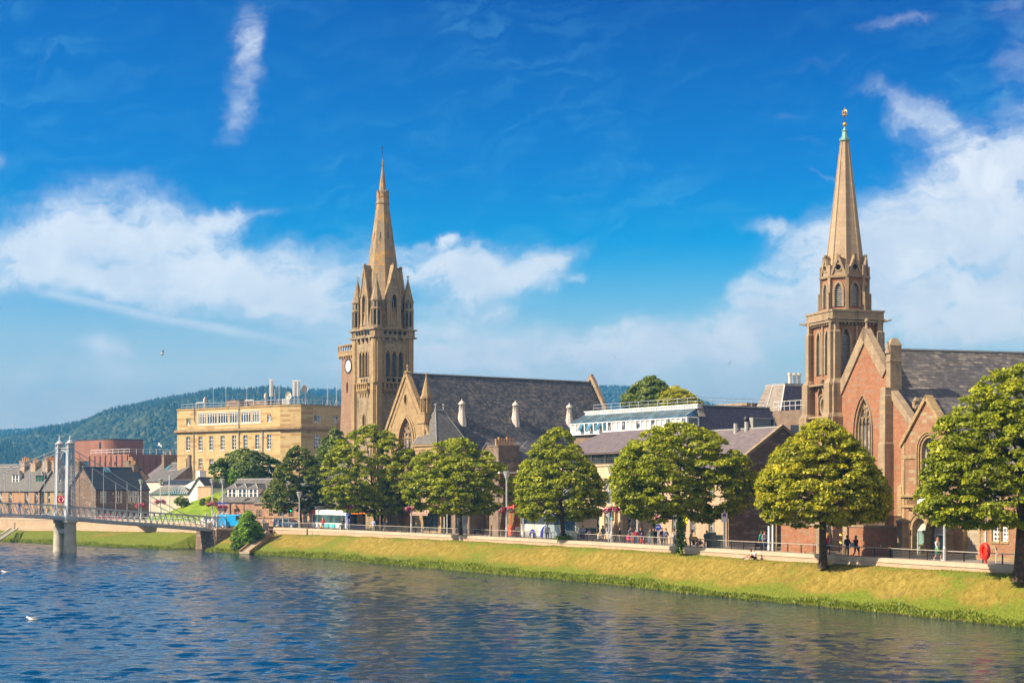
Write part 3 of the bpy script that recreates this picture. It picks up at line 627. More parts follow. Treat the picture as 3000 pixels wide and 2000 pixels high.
def build_ground():
 m_, t, b = new_mat('ground'); pos = t.node('ShaderNodeNewGeometry').outputs['Position']
 c = t.mixc(t.noise(pos, 0.8, 5, 0.6), (0.13, 0.11, 0.095), (0.20, 0.17, 0.145)); t.l.new(c, b.inputs['Base Color']); b.inputs['Roughness'].default_value = 0.9
 P = offset_path(ALLP, 0.45); n = len(P)
 inner = [(-50, 9500, 2.9)] if 0 else []
 mb = MB(); vs = []; fs = []
 out = []
 for i, p in enumerate(P):
  t_ = i/(n-1); ang = R(115-t_*175)          # far rim sweeps from the right round to the left
  out.append((9000*math.sin(ang), 9000*math.cos(ang)))
 for p, q in zip(P, out): vs += [(p[0], p[1], 2.96), (q[0], q[1], 2.96)]
 for i in range(n-1): fs.append((2*i, 2*i+1, 2*i+3, 2*i+2))
 mb.add(vs, fs)
 tag(mb.build('ground', m_), kind='structure')
 mb = MB(); L = [(-60-0.49*s, 0+0.8*s) for s in (-150, 400)]       # opposite bank, out of the frame
 A = Vector((-110, 0)); d = Vector((-0.49, 0.87)); nrm = Vector((-0.87, -0.49))
 a0 = A-d*200; a1 = A+d*900
 mb.slab([(a0.x, a0.y, 2.5), (a1.x, a1.y, 2.5), (a1.x+nrm.x*3000, a1.y+nrm.y*3000, 2.5), (a0.x+nrm.x*3000, a0.y+nrm.y*3000, 2.5)], 4)
 tag(mb.build('opposite_bank', m_), kind='structure')
 asp, t, b = new_mat('asphalt'); pos = t.node('ShaderNodeNewGeometry').outputs['Position']
 c = t.mixc(t.noise(pos, 2.5, 6, 0.7), (0.050, 0.047, 0.045), (0.085, 0.08, 0.075)); t.l.new(c, b.inputs['Base Color']); b.inputs['Roughness'].default_value = 0.85
 pav = stone('paving slabs', (0.20, 0.17, 0.145), (0.28, 0.24, 0.205), (0.12, 0.10, 0.09), 0.6, 0.6, 0.012, stain_amt=0.25, bump=0.1)
 def strip(name, o0, o1, z, mat, z1=None, P=MAINP):
  mb = MB(); a = offset_path(P, o0); b_ = offset_path(P, o1); k = len(a); vs = []
  for p, q in zip(a, b_): vs += [(p[0], p[1], z), (q[0], q[1], z)]
  fs = [(2*i, 2*i+1, 2*i+3, 2*i+2) for i in range(k-1)]
  if z1 is not None:
   vs += [(p[0], p[1], z1) for p in a]+[(p[0], p[1], z1) for p in b_]
   fs += [(2*i, 2*i+2, 2*k+i+1, 2*k+i) for i in range(k-1)]+[(2*i+3, 2*i+1, 3*k+i, 3*k+i+1) for i in range(k-1)]
  mb.add(vs, fs); return tag(mb.build(name, mat), kind='structure')
 strip('road', 2.6, 5.4, 2.99, asp); strip('pavement', 5.4, 9.0, 3.06, pav, 2.9)
 strip('promenade', 0.22, 1.3, 3.335, pav, 2.9); strip('kerb', 1.305, 1.45, 3.335, M['coping'], 2.9)
 strip('promenade_lower', 1.46, 2.55, 3.05, pav, 2.9)
 strip('road_left', 2.6, 9.0, 2.99, asp, P=LEFTP)
 strip('road_marking', 2.68, 2.78, 2.995, plain('road paint', (0.6, 0.5, 0.15), 0.7))
build_ground()
def emb_wall(name, label, P, ztop, ledge, group=None):
 root = tag(bpy.data.objects.new(name, None), label, 'wall'); C.objects.link(root)
 def loft(nm, prof, mat):            # prof: (offset towards land, z or 'g')
  mb = MB(); k = len(prof); vs = []
  for i, p in enumerate(P):
   n = seg_normal(P, i); zg = grass_z(p)-1.3
   for o, z in prof: vs.append((p[0]+n[0]*o, p[1]+n[1]*o, zg if z == 'g' else z))
  fs = [(i*k+j, i*k+(j+1) % k, (i+1)*k+(j+1) % k, (i+1)*k+j) for i in range(len(P)-1) for j in range(k)]
  fs += [tuple(range(k)), tuple(reversed(range((len(P)-1)*k, len(P)*k)))]
  mb.add(vs, fs); return mb.build(nm, mat, root)
 loft('wall_body', [(0.0, 'g'), (0.0, ledge-0.07), (0.5, ledge-0.07), (0.5, 'g')], M['wallst'])
 loft('ledge', [(-0.06, ledge-0.069), (-0.06, ledge), (0.5, ledge), (0.5, ledge-0.069)], M['coping'])
 loft('coping', [(0.04, ledge+0.001), (0.04, ztop), (0.5, ztop), (0.5, ledge+0.001)], M['coping'])
 return root
emb_wall('embankment_wall', 'long low pale stone river wall under the promenade, running right from the steps', MAINP, 3.34, 3.10)
emb_wall('embankment_wall', 'taller pink stone river wall beyond the footbridge at the left', LEFTP, 3.75, 3.5)
def railing(name, label, P, o, z0, h, i0, i1, wires, step):
 root = tag(bpy.data.objects.new(name, None), label, 'railing'); C.objects.link(root)
 Q = offset_path(P, o)[i0:i1]
 rl = MB().tube([(p[0], p[1], z0+h) for p in Q], 0.035, 6); rl.build('hand_rail', M['railm'], root)
 S = resample([Vector(p) for p in Q], step)
 for p in S:
  MB().box(p[0]-0.035, p[0]+0.035, p[1]-0.05, p[1]+0.05, z0, z0+h-0.03).build('post', M['iron'], root)
 if wires:
  w = MB()
  for k in range(5):
   w.tube([(p[0], p[1], z0+0.08+k*(h-0.16)/5) for p in Q], 0.009, 3)
  w.build('wire', M['steel'], root)
 return root
def idx_px(P, px): return min(range(len(P)), key=lambda i: abs(px_of(P[i])-px))
railing('promenade_railing', 'long steel hand rail with wires on dark posts, left of the gap of plain rail', MAINP, 1.0, 3.335, 0.68, idx_px(MAINP, 2185), len(MAINP)-1, True, 1.9)
railing('promenade_railing', 'plain hand rail section without wires in front of the red boundary wall', MAINP, 1.0, 3.335, 0.68, idx_px(MAINP, 2560), idx_px(MAINP, 2185)+1, False, 1.9)
railing('promenade_railing', 'hand rail with wires in front of the arched entrance and the life ring', MAINP, 1.0, 3.335, 0.68, idx_px(MAINP, 4000), idx_px(MAINP, 2560)+1, True, 2.0)
def left_rail():
 Q = [Vector(p) for p in offset_path(LEFTP, 0.9)]
 root = tag(bpy.data.objects.new('roadside_railing', None), 'white tubular railing above the left river wall', 'railing'); C.objects.link(root)
 mb = MB()
 for dz in (0.95, 0.55): mb.tube([(p[0], p[1], 3.3+dz) for p in Q], 0.03, 4)
 mb.build('rail', M['whitem'], root)
 for p in resample(Q, 2.4): MB().box(p[0]-0.03, p[0]+0.03, p[1]-0.03, p[1]+0.03, 3.2, 4.25).build('post', M['whitem'], root)
left_rail()
RIDGE1 = [(-2500,1330),(-1500,1300),(-600,1290),(0,1286),(77,1280),(191,1264),(319,1228),(434,1190),(510,1173),(561,1169),(640,1160),(760,1158),(900,1168),(1100,1200),(1400,1260),(1700,1300),(2200,1330),(3000,1350),(4500,1380)]
RIDGE2 = [(-1500,1300),(-300,1270),(200,1250),(400,1215),(600,1180),(760,1158),(900,1142),(960,1140),(1100,1138),(1400,1130),(1600,1128),(1760,1134),(1850,1136),(1950,1150),(2050,1172),(2150,1205),(2300,1250),(2600,1290),(3200,1330),(4500,1370)]
def build_hills():
 gm, t, b = new_mat('forest floor'); b.inputs['Base Color'].default_value = (0.025, 0.04, 0.018, 1); b.inputs['Roughness'].default_value = 1.0
 out = []
 for tab, D0, D1, seed, nt in ((RIDGE1, 1300., 2500., 5, 46000), (RIDGE2, 2550., 3300., 6, 22000)):
  pxs = np.arange(-2500, 4501, 40); us = np.linspace(0, 1.25, 16)
  V = []
  r = np.random.default_rng(seed)
  def hgt(px, u):
   yr = np.interp(px, [a for a, _ in tab], [b for _, b in tab])+13.0
   zr = 8+(HY-yr)*D1/F
   k = np.where(u <= 1, np.sin(np.clip(u, 0, 1)*math.pi/2)**1.15, 1-(u-1)*1.2)
   lump = 9*np.sin(px*0.011+u*7)*np.sin(u*math.pi)+6*np.sin(px*0.027-u*11)*np.sin(u*math.pi)
   return 3+(zr-3)*k+lump*np.clip(u, 0, 1)*(1-np.clip(u, 0, 1))*3.0
  for px in pxs:
   for u in us:
    Y = D0+(D1-D0)*u; V.append(((px-CX)/F*Y, Y, float(hgt(px, u))))
  n, m = len(pxs), len(us); idx = np.arange(n*m).reshape(n, m)
  Fq = np.stack([idx[:-1, :-1].ravel(), idx[1:, :-1].ravel(), idx[1:, 1:].ravel(), idx[:-1, 1:].ravel()], 1)
  tag(np_mesh('hill', np.array(V), Fq, gm, smooth=True), kind='structure')
  px = r.uniform(-900, 2400, nt) if seed == 6 else r.uniform(-1000, 1500, nt); u = r.uniform(0.1 if seed == 5 else 0.55, 1.04, nt)
  Y = D0+(D1-D0)*u; X = (px-CX)/F*Y; Z = hgt(px, u)
  patch = np.sin(X*0.012+1)*np.sin(Y*0.009)+0.5*np.sin(X*0.03+Y*0.02)
  con = (patch+r.normal(0, 0.35, nt)) > -0.1
  h = np.where(con, r.uniform(7, 14, nt), r.uniform(6, 10, nt)); w = np.where(con, r.uniform(1.8, 3.0, nt), r.uniform(3.2, 5.2, nt))
  h = np.where(u > 0.97, h*0.8, h)
  k5 = np.arange(6)*math.tau/6
  ringc = np.concatenate([np.stack([np.cos(k5), np.sin(k5), 0*k5+0.08], 1), np.stack([0.62*np.cos(k5+.5), 0.62*np.sin(k5+.5), 0*k5+0.5], 1), [[0, 0, 1.0]]], 0)
  ringb = np.concatenate([np.stack([0.8*np.cos(k5), 0.8*np.sin(k5), 0*k5+0.15], 1), np.stack([1.0*np.cos(k5+.5), 1.0*np.sin(k5+.5), 0*k5+0.6], 1), [[0, 0, 1.0]]], 0)
  T = np.where(con[:, None, None], ringc[None], ringb[None]).copy(); T[:, :12, :2] *= r.uniform(0.7, 1.3, (nt, 12, 1)); T[:, :12, 2] += r.normal(0, 0.05, (nt, 12))
  V = np.stack([X[:, None]+T[:, :, 0]*w[:, None], Y[:, None]+T[:, :, 1]*w[:, None], Z[:, None]+T[:, :, 2]*h[:, None]-1], 2).reshape(-1, 3)
  tri = []
  for i in range(6):
   j = (i+1) % 6; tri += [(i, j, 6+i), (j, 6+j, 6+i), (6+i, 6+j, 12)]
  tri = np.array(tri); Fq = (np.arange(nt)[:, None, None]*13+tri[None]).reshape(-1, 3)
  tone = np.repeat(np.clip(np.where(con, 0.15, 0.5)+r.normal(0, 0.18, nt)+0.12*patch, 0, 1), len(tri))
  o = np_mesh('forest', V, Fq, M['forest'], attr=tone)
  tag(o, 'dense mixed conifer and broadleaf forest covering the '+('near left hillside' if seed == 5 else 'farther ridge behind the town'), 'forest', kind='stuff')
def forest_mat():
 m, t, b = new_mat('hill forest'); at = t.node('ShaderNodeAttribute', attribute_name='tone', attribute_type='GEOMETRY').outputs['Fac']
 c = t.ramp(at, [(0, (0.015, 0.028, 0.018)), (0.5, (0.065, 0.085, 0.04)), (1, (0.18, 0.18, 0.075))]); t.l.new(c, b.inputs['Base Color']); b.inputs['Roughness'].default_value = 0.9
 b.inputs['Specular IOR Level'].default_value = 0.1; return m
M['forest'] = forest_mat()
build_hills()
def hit(fr, px, py, p0, n):
 d = Vector(((px-CX)/F, 1.0, (HY-py)/F)); o = Vector((0, 0, ZC))
 def loc(v): r = Vector((v.x-fr.O[0], v.y-fr.O[1])); return Vector((r.x*fr.eb[0]+r.y*fr.eb[1], r.x*fr.er[0]+r.y*fr.er[1], v.z-fr.z0))
 O = loc(o); D = loc(o+d)-O; n = Vector(n); t = (Vector(p0)-O).dot(n)/D.dot(n); return O+D*t
def octa(cx, cy, r, n=8, rot=22.5): return [(cx+r*math.cos(R(rot)+math.tau*i/n), cy+r*math.sin(R(rot)+math.tau*i/n)) for i in range(n)]
def gable_roof(parent, x0, x1, y0, y1, zr, ze, mat, name='roof', th=0.22, over=0.25, ridge=None, axis='x', yc=None, fill=None):
 if axis == 'x':
  yc = (y0+y1)/2 if yc is None else yc
  s0 = (zr-ze)/(yc-y0); s1 = (zr-ze)/(y1-yc); a = y0-over; b = y1+over; za = ze-s0*over; zb = ze-s1*over
  mb = MB(); mb.slab([(x0, a, za), (x1, a, za), (x1, yc, zr), (x0, yc, zr)], th); mb.slab([(x0, yc, zr), (x1, yc, zr), (x1, b, zb), (x0, b, zb)], th)
  r = mb.build(name, mat, parent)
  if ridge: MB().box(x0, x1, yc-0.14, yc+0.14, zr-0.05, zr+0.09).build('ridge', ridge, r)
 else:
  xc = (x0+x1)/2 if yc is None else yc
  s0 = (zr-ze)/(xc-x0); s1 = (zr-ze)/(x1-xc); a = x0-over; b = x1+over; za = ze-s0*over; zb = ze-s1*over
  mb = MB(); mb.slab([(xc, y0, zr), (xc, y1, zr), (a, y1, za), (a, y0, za)], th); mb.slab([(b, y0, zb), (b, y1, zb), (xc, y1, zr), (xc, y0, zr)], th)
  r = mb.build(name, mat, parent)
  if ridge: MB().box(xc-0.12, xc+0.12, y0, y1, zr-0.05, zr+0.09).build('ridge', ridge, r)
 if fill:
  g = MB(); e = .12; zf = zr-th*1.1
  if axis == 'x':
   for x, o in ((x0+e, 0), (x1-e, 1)): g.add([(x, y0, ze-.3), (x, y1, ze-.3), (x, y1, ze-.05), (x, yc, zf), (x, y0, ze-.05)], [(4, 3, 2, 1, 0) if o == 0 else (0, 1, 2, 3, 4)])
  else:
   for y, o in ((y0+e, 1), (y1-e, 0)): g.add([(x0, y, ze-.3), (x1, y, ze-.3), (x1, y, ze-.05), (xc, y, zf), (x0, y, ze-.05)], [(4, 3, 2, 1, 0) if o == 0 else (0, 1, 2, 3, 4)])
  g.build('gable', fill, parent)
 return r
def rake(mb, pl, pts, w, d0, d1):
 for a, b in zip(pts, pts[1:]):
  dx, dy = b[0]-a[0], b[1]-a[1]; L = math.hypot(dx, dy); nx, ny = dy/L*w, -dx/L*w
  plate(mb, pl, [a, b, (b[0]+nx, b[1]+ny), (a[0]+nx, a[1]+ny)], d0, d1)
def chimney(parent, x, y, z0, z1, sx, sy, mat, pots=4, along='y', potmat=None, ph=0.75):
 mb = MB(); mb.box(x-sx/2, x+sx/2, y-sy/2, y+sy/2, z0, z1); c = mb.build('chimney', mat, parent)
 MB().box(x-sx/2-.08, x+sx/2+.08, y-sy/2-.08, y+sy/2+.08, z1-0.003, z1+0.14).build('chimney_cap', mat, c)
 for k in range(pots):
  f = (k+0.5)/pots-0.5; px, py = (x, y+f*sy*0.92) if along == 'y' else (x+f*sx*0.92, y)
  h = ph*(0.85+0.3*((k*37) % 10)/10)
  MB().lathe(px, py, [(0.15, z1+0.13), (0.13, z1+0.2), (0.12, z1+0.14+h*0.85), (0.155, z1+0.14+h*0.9), (0.155, z1+0.14+h)], 8).build('chimney_pot', potmat or M['pot'], c)
 return c
def cross(mb, x, y, z, h=0.9, along='y', t=0.09):
 mb.box(x-t/2, x+t/2, y-t/2, y+t/2, z, z+h)
 a = h*0.3
 if along == 'y': mb.box(x-t/2-.002, x+t/2+.002, y-a, y+a, z+h*0.58, z+h*0.58+t)
 else: mb.box(x-a, x+a, y-t/2-.002, y+t/2+.002, z+h*0.58, z+h*0.58+t)
def box_walls(parent, x0, x1, y0, y1, z0, z1, mat, holes=None, depth=0.2, trim=None, name='wall', back=True):
 holes = holes or {}; mb = MB(); fr = None
 class LP:
  def __init__(s, f): s.f = f
  def p(s, u, v, d=0.0): return s.f(u, v, d)
 W_ = LP(lambda u, v, d: (x0+d, -u, v)); S_ = LP(lambda u, v, d: (u, y0+d, v)); E_ = LP(lambda u, v, d: (x1-d, u, v)); N_ = LP(lambda u, v, d: (-u, y1-d, v))
 m2 = [mat, trim or mat]
 panel(mb, W_, rect(-y1, -y0, z0, z1), holes.get('W', []), depth, m2); panel(mb, S_, rect(x0, x1, z0, z1), holes.get('S', []), depth, m2)
 if back: panel(mb, E_, rect(y0, y1, z0, z1), [], depth, m2); panel(mb, N_, rect(-x1, -x0, z0, z1), [], depth, m2)
 w = mb.build(name, None, parent); return w, W_, S_
def church_one():
 fr = Fr(1187, 225, -35.5, 3.0); root = fr.thing('church', 'tall brown sandstone church with lichened spire, four corner pinnacles and long dark slate nave roof', 'church')
 T, TD = M['tan'], M['tan_d']
 xn = 0.55; yn = fr.ly(1103, xn); s = fr.ly(1048, xn)-yn; h = 0.78
 x0, x1, y0, y1 = xn-h, xn+s+h, yn-h, yn+s+h; cx, cy = (x0+x1)/2, (y0+y1)/2
 zz = lambda py: fr.z(py, xn, yn)
 bx0, bx1, by0, by1 = x0+0.32, x1-0.32, y0+0.32, y1-0.32
 ztop = zz(962)
 tower = MB().box(bx0+0.9, bx1-0.9, by0+0.9, by1-0.9, 0, ztop-0.5).build('tower', M['iron'], root)
 W = Pl(fr, 'x', bx0); S = Pl(fr, 'y', by0)
 def tri(uc, w, v0, v1): return [lancet(uc+k*w*1.32, w, v0, v1, 1.1) for k in (-1, 0, 1)]
 uW, uS = -cy, cx
 hW = tri(uW, 0.62, zz(1100), zz(1026)); hS = tri(uS, 0.78, zz(1100), zz(1026))
 hW2 = [lancet(uW, 0.5, zz(1256), zz(1210), 1.2)]; hS2 = [lancet(uS, 0.55, zz(1262), zz(1215), 1.2)]
 hWd = [rect(uW+k*0.7-0.2, uW+k*0.7+0.2, zz(1116), zz(1107)) for k in (-1, 0, 1)]; hSd = [rect(uS+k*0.9-0.26, uS+k*0.9+0.26, zz(1116), zz(1107)) for k in (-1, 0, 1)]
 class LP:
  def __init__(s, f): s.p = f
 E = LP(lambda u, v, d=0.0: (bx1-d, u, v)); N = LP(lambda u, v, d=0.0: (-u, by1-d, v))
 mb = MB(); panel(mb, W, rect(-by1, -by0, 0, ztop), hW+hW2+hWd, 0.45, [TD, TD]); panel(mb, S, rect(bx0, bx1, 0, ztop), hS+hS2+hSd, 0.45, [TD, TD])
 panel(mb, E, rect(by0, by1, 0, ztop), [], 0.3, [TD]); panel(mb, N, rect(-bx1, -bx0, 0, ztop), [], 0.3, [TD]); mb.build('tower_wall', None, tower)
 lo = MB()
 for pl, hs in ((W, hW), (S, hS)):
  for q in hs:
   u0 = min(p[0] for p in q); u1 = max(p[0] for p in q); v0 = min(p[1] for p in q); v1 = max(p[1] for p in q); v = v0+0.15
   while v < v1-0.25: plate(lo, pl, rect(u0, u1, v, v+0.06), 0.28, 0.44); v += 0.24
 lo.build('louvre', M['lead'], tower)
 hd = MB()
 for pl, hs, g in ((W, hW, 0.16), (S, hS, 0.2), (W, hW2, 0.13), (S, hS2, 0.13)):
  for q in hs: ring(hd, pl, [p for p in q], grow(q, g), -0.12, 0.0)
 for pl, uc, w in ((W, uW, 1.45), (S, uS, 1.75)):
  for a, b, d in ((1119, 1122, -0.42), (1138, 1143, -0.42), (1143.2, 1147, -0.3), (1147.3, 1151, -0.16)):
   plate(hd, pl, rect(uc-w, uc+w, zz(b), zz(a)), d, -0.003)
  for k in range(6): u = uc-w+0.06+k*(2*w-0.12)/5; plate(hd, pl, rect(u-0.09, u+0.09, zz(1138)+.002, zz(1122)-.002), -0.40, -0.26)
  for k in range(4): u = uc-w*0.75+k*w*0.5; plate(hd, pl, rect(u-0.14, u+0.14, zz(1160), zz(1151)-.002), -0.14, -0.004)
 hd.build('moulding', T, tower)
 bt = MB()
 for qx, qy in ((xn, yn), (xn, yn+s), (xn+s, yn), (xn+s, yn+s)):
  for (a, b, c, d) in ((qx-h, qx+h, qy-h*0.52, qy+h*0.52), (qx-h*0.52, qx+h*0.52, qy-h, qy+h)):
   bt.box(a, b, c, d, 0, zz(1119)); bt.box(a+.1, b-.1, c+.04, d-.04, zz(1119), ztop-0.02)
  bt.box(qx-h*0.72, qx+h*0.72, qy-h*0.72, qy+h*0.72, 0, ztop-0.03)
  bt.box(qx-h-.05, qx+h+.05, qy-h-.05, qy+h+.05, zz(1121), zz(1119)+0.003)
 bt.build('buttress', T, tower)
 pb = MB(); z0p, z1p = zz(985), zz(961)
 pb.box(x0-.16, x1+.16, y0-.16, y1+.16, z1p-0.16, z1p+.02); pb.box(x0-.12, x1+.12, y0-.12, y1+.12, z0p-.14, z0p+.06); pb.box(x0+.1, x1-.1, y0+.1, y1-.1, z0p, z1p-.1)
 for k in range(8):
  f = (k+0.5)/8; yy = y0+1.1+(y1-y0-2.2)*f; xx = x0+1.1+(x1-x0-2.2)*f
  if k % 2 == 0: pb.box(x0-.06, x0+.12, yy-.2, yy+.2, z0p-.55, z0p-.1); pb.box(xx-.2, xx+.2, y0-.06, y0+.12, z0p-.55, z0p-.1)
 pb.build('parapet', TD, tower)
 qf = MB(); Wp = LP(lambda u, v, d=0.0: (x0-.02+d, -u, v)); Sp = LP(lambda u, v, d=0.0: (u, y0-.02+d, v)); Np = LP(lambda u, v, d=0.0: (-u, y1+.02-d, v))
 for pl, c0 in ((Wp, uW), (Sp, uS), (Np, -cx)):
  for k in range(5):
   uc = c0+(k-2)*0.78; vc = (z0p+z1p)/2
   qf = MB()
   for dx, dy in ((0.13, 0), (-0.13, 0), (0, 0.13), (0, -0.13), (0, 0)): plate(qf, pl, circ(uc+dx, vc+dy, 0.135, 7), -0.012-0.002*(dx+0.2)*10*0.1, 0.1)
   qf.build('quatrefoil', M['iron'], tower)
 zt = zz(470); zv = zz(448); Rz = lambda z: 2.06*(zv-z)/(zv-zz(773))
 zc0, zc1 = zz(582), zz(546)
 sp = MB(); zb = ztop-0.1
 sp.frustum(octa(cx, cy, Rz(zb)), zb, octa(cx, cy, Rz(zc0)), zc0)
 sp.frustum(octa(cx, cy, 0.60), zc1-.5, octa(cx, cy, 0.10), zt)
 spire = sp.build('spire', M['spire1'], root)
 cr = MB(); cr.frustum(octa(cx, cy, Rz(zc0)+.06), zc0-.05, octa(cx, cy, 0.76), zc1-.55); cr.frustum(octa(cx, cy, Rz(zc0)+.14), zc0-.15, octa(cx, cy, Rz(zc0)+.14), zc0+.02)
 for i in range(8):
  a = math.tau*i/8; ca, sa = math.cos(a), math.sin(a); r0 = 0.72
  P = lambda u, v, r=r0: (cx+ca*r-sa*u, cy+sa*r+ca*u, v)
  cr.add([P(-.27, zc1-.85, .6), P(.27, zc1-.85, .6), P(0, zc1+.05, .6), P(-.3, zc1-.9, .82), P(.3, zc1-.9, .82), P(0, zc1+.1, .82)], [(0, 2, 1), (3, 4, 5), (0, 3, 5, 2), (1, 2, 5, 4), (0, 1, 4, 3)])
  b = a+math.pi/8; cr.lathe(cx+.8*math.cos(b), cy+.8*math.sin(b), [(.07, zc0), (.07, zc1-.15), (.0, zc1+.12)], 5)
 cr.build('crown', M['spire1'], spire)
 sl = MB()
 for i in range(8):
  a = math.tau*i/8; z = zz(683); r = Rz(z)*0.925+0.02; P = lambda u, v: (cx+math.cos(a)*(r-(v-z)*0.137)-math.sin(a)*u, cy+math.sin(a)*(r-(v-z)*0.137)+math.cos(a)*u, v)
  sl.add([P(-.06, z-.45), P(.06, z-.45), P(.06, z+.5), P(-.06, z+.5)], [(0, 1, 2, 3)])
  z2 = zz(570); r2 = 0.70; Q = lambda u, v: (cx+math.cos(a)*r2-math.sin(a)*u, cy+math.sin(a)*r2+math.cos(a)*u, v)
  sl.add([Q(-.1, z2-.3), Q(.1, z2-.3), Q(.1, z2+.1), Q(0, z2+.25), Q(-.1, z2+.1)], [(0, 1, 2, 3, 4)])
 sl.build('slit', M['iron'], spire)
 MB().lathe(cx, cy, [(.1, zt-.1), (.26, zt+.02), (.12, zt+.12), (.09, zt+.35), (.2, zt+.45), (.05, zt+.6), (.03, zt+1.0)], 8).build('finial', M['spire1'], spire)
 vn = MB().lathe(cx, cy, [(.03, zt+.6), (.03, zt+2.6)], 5); vn.box(cx-.015, cx+.015, cy-.05, cy+.45, zt+2.35, zt+2.55); vn.box(cx-.012, cx+.012, cy-.3, cy+.3, zt+1.6, zt+1.64); vn.build('weather_vane', M['iron'], spire)
 for pl, uc, w in ((Wp, uW, 1.05), (Sp, uS, 1.15), (Np, -cx, 1.05), (LP(lambda u, v, d=0.0: (x1+.02-d, u, v)), cy, 1.05)):
  lu = MB(); e = zz(862); ap = zz(771); b0 = ztop-.1
  outer = [(uc-w, b0), (uc+w, b0), (uc+w, e), (uc, ap), (uc-w, e)]
  hole = lancet(uc, w*0.78, zz(950), zz(858), 1.1)
  class Q:
   def __init__(s, pl): s.q = pl
   def p(s, u, v, d=0.0): return s.q.p(u, v, d+0.35)
  ql = Q(pl); panel(lu, ql, outer, [hole], 0.35, [TD, TD])
  lu.mat(TD); back = 2.3
  lu.add([ql.p(uc-w, b0), ql.p(uc-w, e), ql.p(uc-w, e, back), ql.p(uc-w, b0, back), ql.p(uc+w, b0), ql.p(uc+w, e), ql.p(uc+w, e, back), ql.p(uc+w, b0, back)], [(3, 2, 1, 0), (4, 5, 6, 7)])
  lu.add([ql.p(uc, ap), ql.p(uc-w, e), ql.p(uc-w, e, back), ql.p(uc, ap, back)], [(0, 1, 2, 3)]); lu.add([ql.p(uc, ap), ql.p(uc+w, e), ql.p(uc+w, e, back), ql.p(uc, ap, back)], [(3, 2, 1, 0)])
  o = lu.build('lucarne', None, spire)
  cp = MB(); rake(cp, ql, [(uc-w-.08, e-.1), (uc, ap+.18), (uc+w+.08, e-.1)], .2, -.12, .2); ring(cp, ql, hole, grow(hole, .14), -.1, 0)
  plate(cp, ql, rect(uc-.05, uc+.05, zz(950), zz(880)), .1, .34); plate(cp, ql, rect(uc-w*.35, uc+w*.35, zz(915), zz(911)), .08, .34)
  cp.build('coping', T, o)
  dk = MB(); plate(dk, ql, grow(hole, .02), .34, .4); plate(dk, ql, rect(uc-.05, uc+.05, zz(835), zz(812)), -.01, .05); dk.build('louvre', M['glass'], o)
 for qx, qy in ((xn, yn), (xn, yn+s), (xn+s, yn), (xn+s, yn+s)):
  z0, z1, z2, z3, z4 = ztop, zz(957), zz(903), zz(880), zz(812)
  pn = MB(); r = 0.80
  pn.frustum(octa(qx, qy, r), z0-.1, octa(qx, qy, r), z1+.2); pn.frustum(octa(qx, qy, r*.78), z1, octa(qx, qy, r*.78), z2)
  for i in range(8): a = R(22.5)+math.tau*i/8; pn.lathe(qx+r*.86*math.cos(a), qy+r*.86*math.sin(a), [(.12, z1), (.12, z2)], 5)
  pn.frustum(octa(qx, qy, r*1.04), z2-.12, octa(qx, qy, r*1.04), z2+.06); pn.frustum(octa(qx, qy, r*.94), z2+.05, octa(qx, qy, r*.94), z3); pn.frustum(octa(qx, qy, r*1.1), z3, octa(qx, qy, r*1.1), z3+.12)
  pn.frustum(octa(qx, qy, r*1.0), z3+.11, octa(qx, qy, .07), z4); pn.ball((qx, qy, z4), .13, 6, 4); cross(pn, qx, qy, z4, .6)
  p = pn.build('pinnacle', TD, tower)
  dk = MB()
  for i in range(8):
   a = math.tau*i/8; rr = r*.79*math.cos(R(22.5))+.01
   for (u0, u1, v0, v1, r_) in ((-.16, .16, z1+.25, z2-.45, rr), (-.11, .11, z2+.2, z3-.2, r*.94*math.cos(R(22.5))+.012)):
    P = lambda u, v: (qx+math.cos(a)*r_-math.sin(a)*u, qy+math.sin(a)*r_+math.cos(a)*u, v)
    dk.add([P(u0, v0), P(u1, v0), P(u1, v1), P(0, v1+(.25 if v0 < z2 else 0)), P(u0, v1)], [(0, 1, 2, 3, 4)])
  dk.build('lancet', M['iron'], p)
 G = Pl(fr, 'x', 0.0); ua, va = G.uv(1190, 1088); zr = fr.z(1094, 0.8, 0); pit = 1.46; hw = 8.0
 yc = -ua; xe = fr.lx(1737, yc); ze = zr-pit*hw
 win = lancet(ua-.25+.35, 3.4, fr.z(1345, 0, -ua), fr.z(1223, 0, -ua), 0.95, 7); ves = [(p[0], p[1]) for p in circ(ua-.15, fr.z(1170, 0, yc), .32, 12, .68)]
 du, dv0, dv1 = ua+.1, 0.6, fr.z(1468, 0, yc)
 door = lancet(du, 3.0, dv0, 6.4, .8, 6)
 vr = va
 outer = [(ua-hw+2.1, 0), (ua+hw, 0), (ua+hw, vr-pit*hw), (ua, vr), (ua-hw+2.1, vr-pit*(hw-2.1))]
 gb = MB(); panel(gb, G, outer, [win, ves, door], 0.5, [T, T]); gb.mat(T).box(0.004, .5, -ua-.1, -ua+.1, 4, 5)
 gable = gb.build('gable_wall', None, root)
 cp = MB(); rake(cp, G, [(ua-hw+2.1, vr-pit*(hw-2.1)+.12), (ua, vr+.14), (ua+hw, vr-pit*hw+.14)], .42, -.18, .55)
 rake(cp, G, [(ua-3.9, vr-pit*3.9-1.5), (ua, vr-1.5), (ua+3.9, vr-pit*3.9-1.5)], .16, -.07, .0)
 for g, w in ((0.28, -.2), (0.62, -.1)): ring(cp, G, grow(win, g-.25), grow(win, g), w, 0)
 ring(cp, G, door, grow(door, .35), -.22, 0); ring(cp, G, ves, grow(ves, .14, False), -.06, 0)
 plate(cp, G, rect(ua-6, ua+8, fr.z(1362, 0, yc), fr.z(1356, 0, yc)), -.12, .0); plate(cp, G, rect(ua-6, ua+8, 6.7, 7.0), -.12, 0)
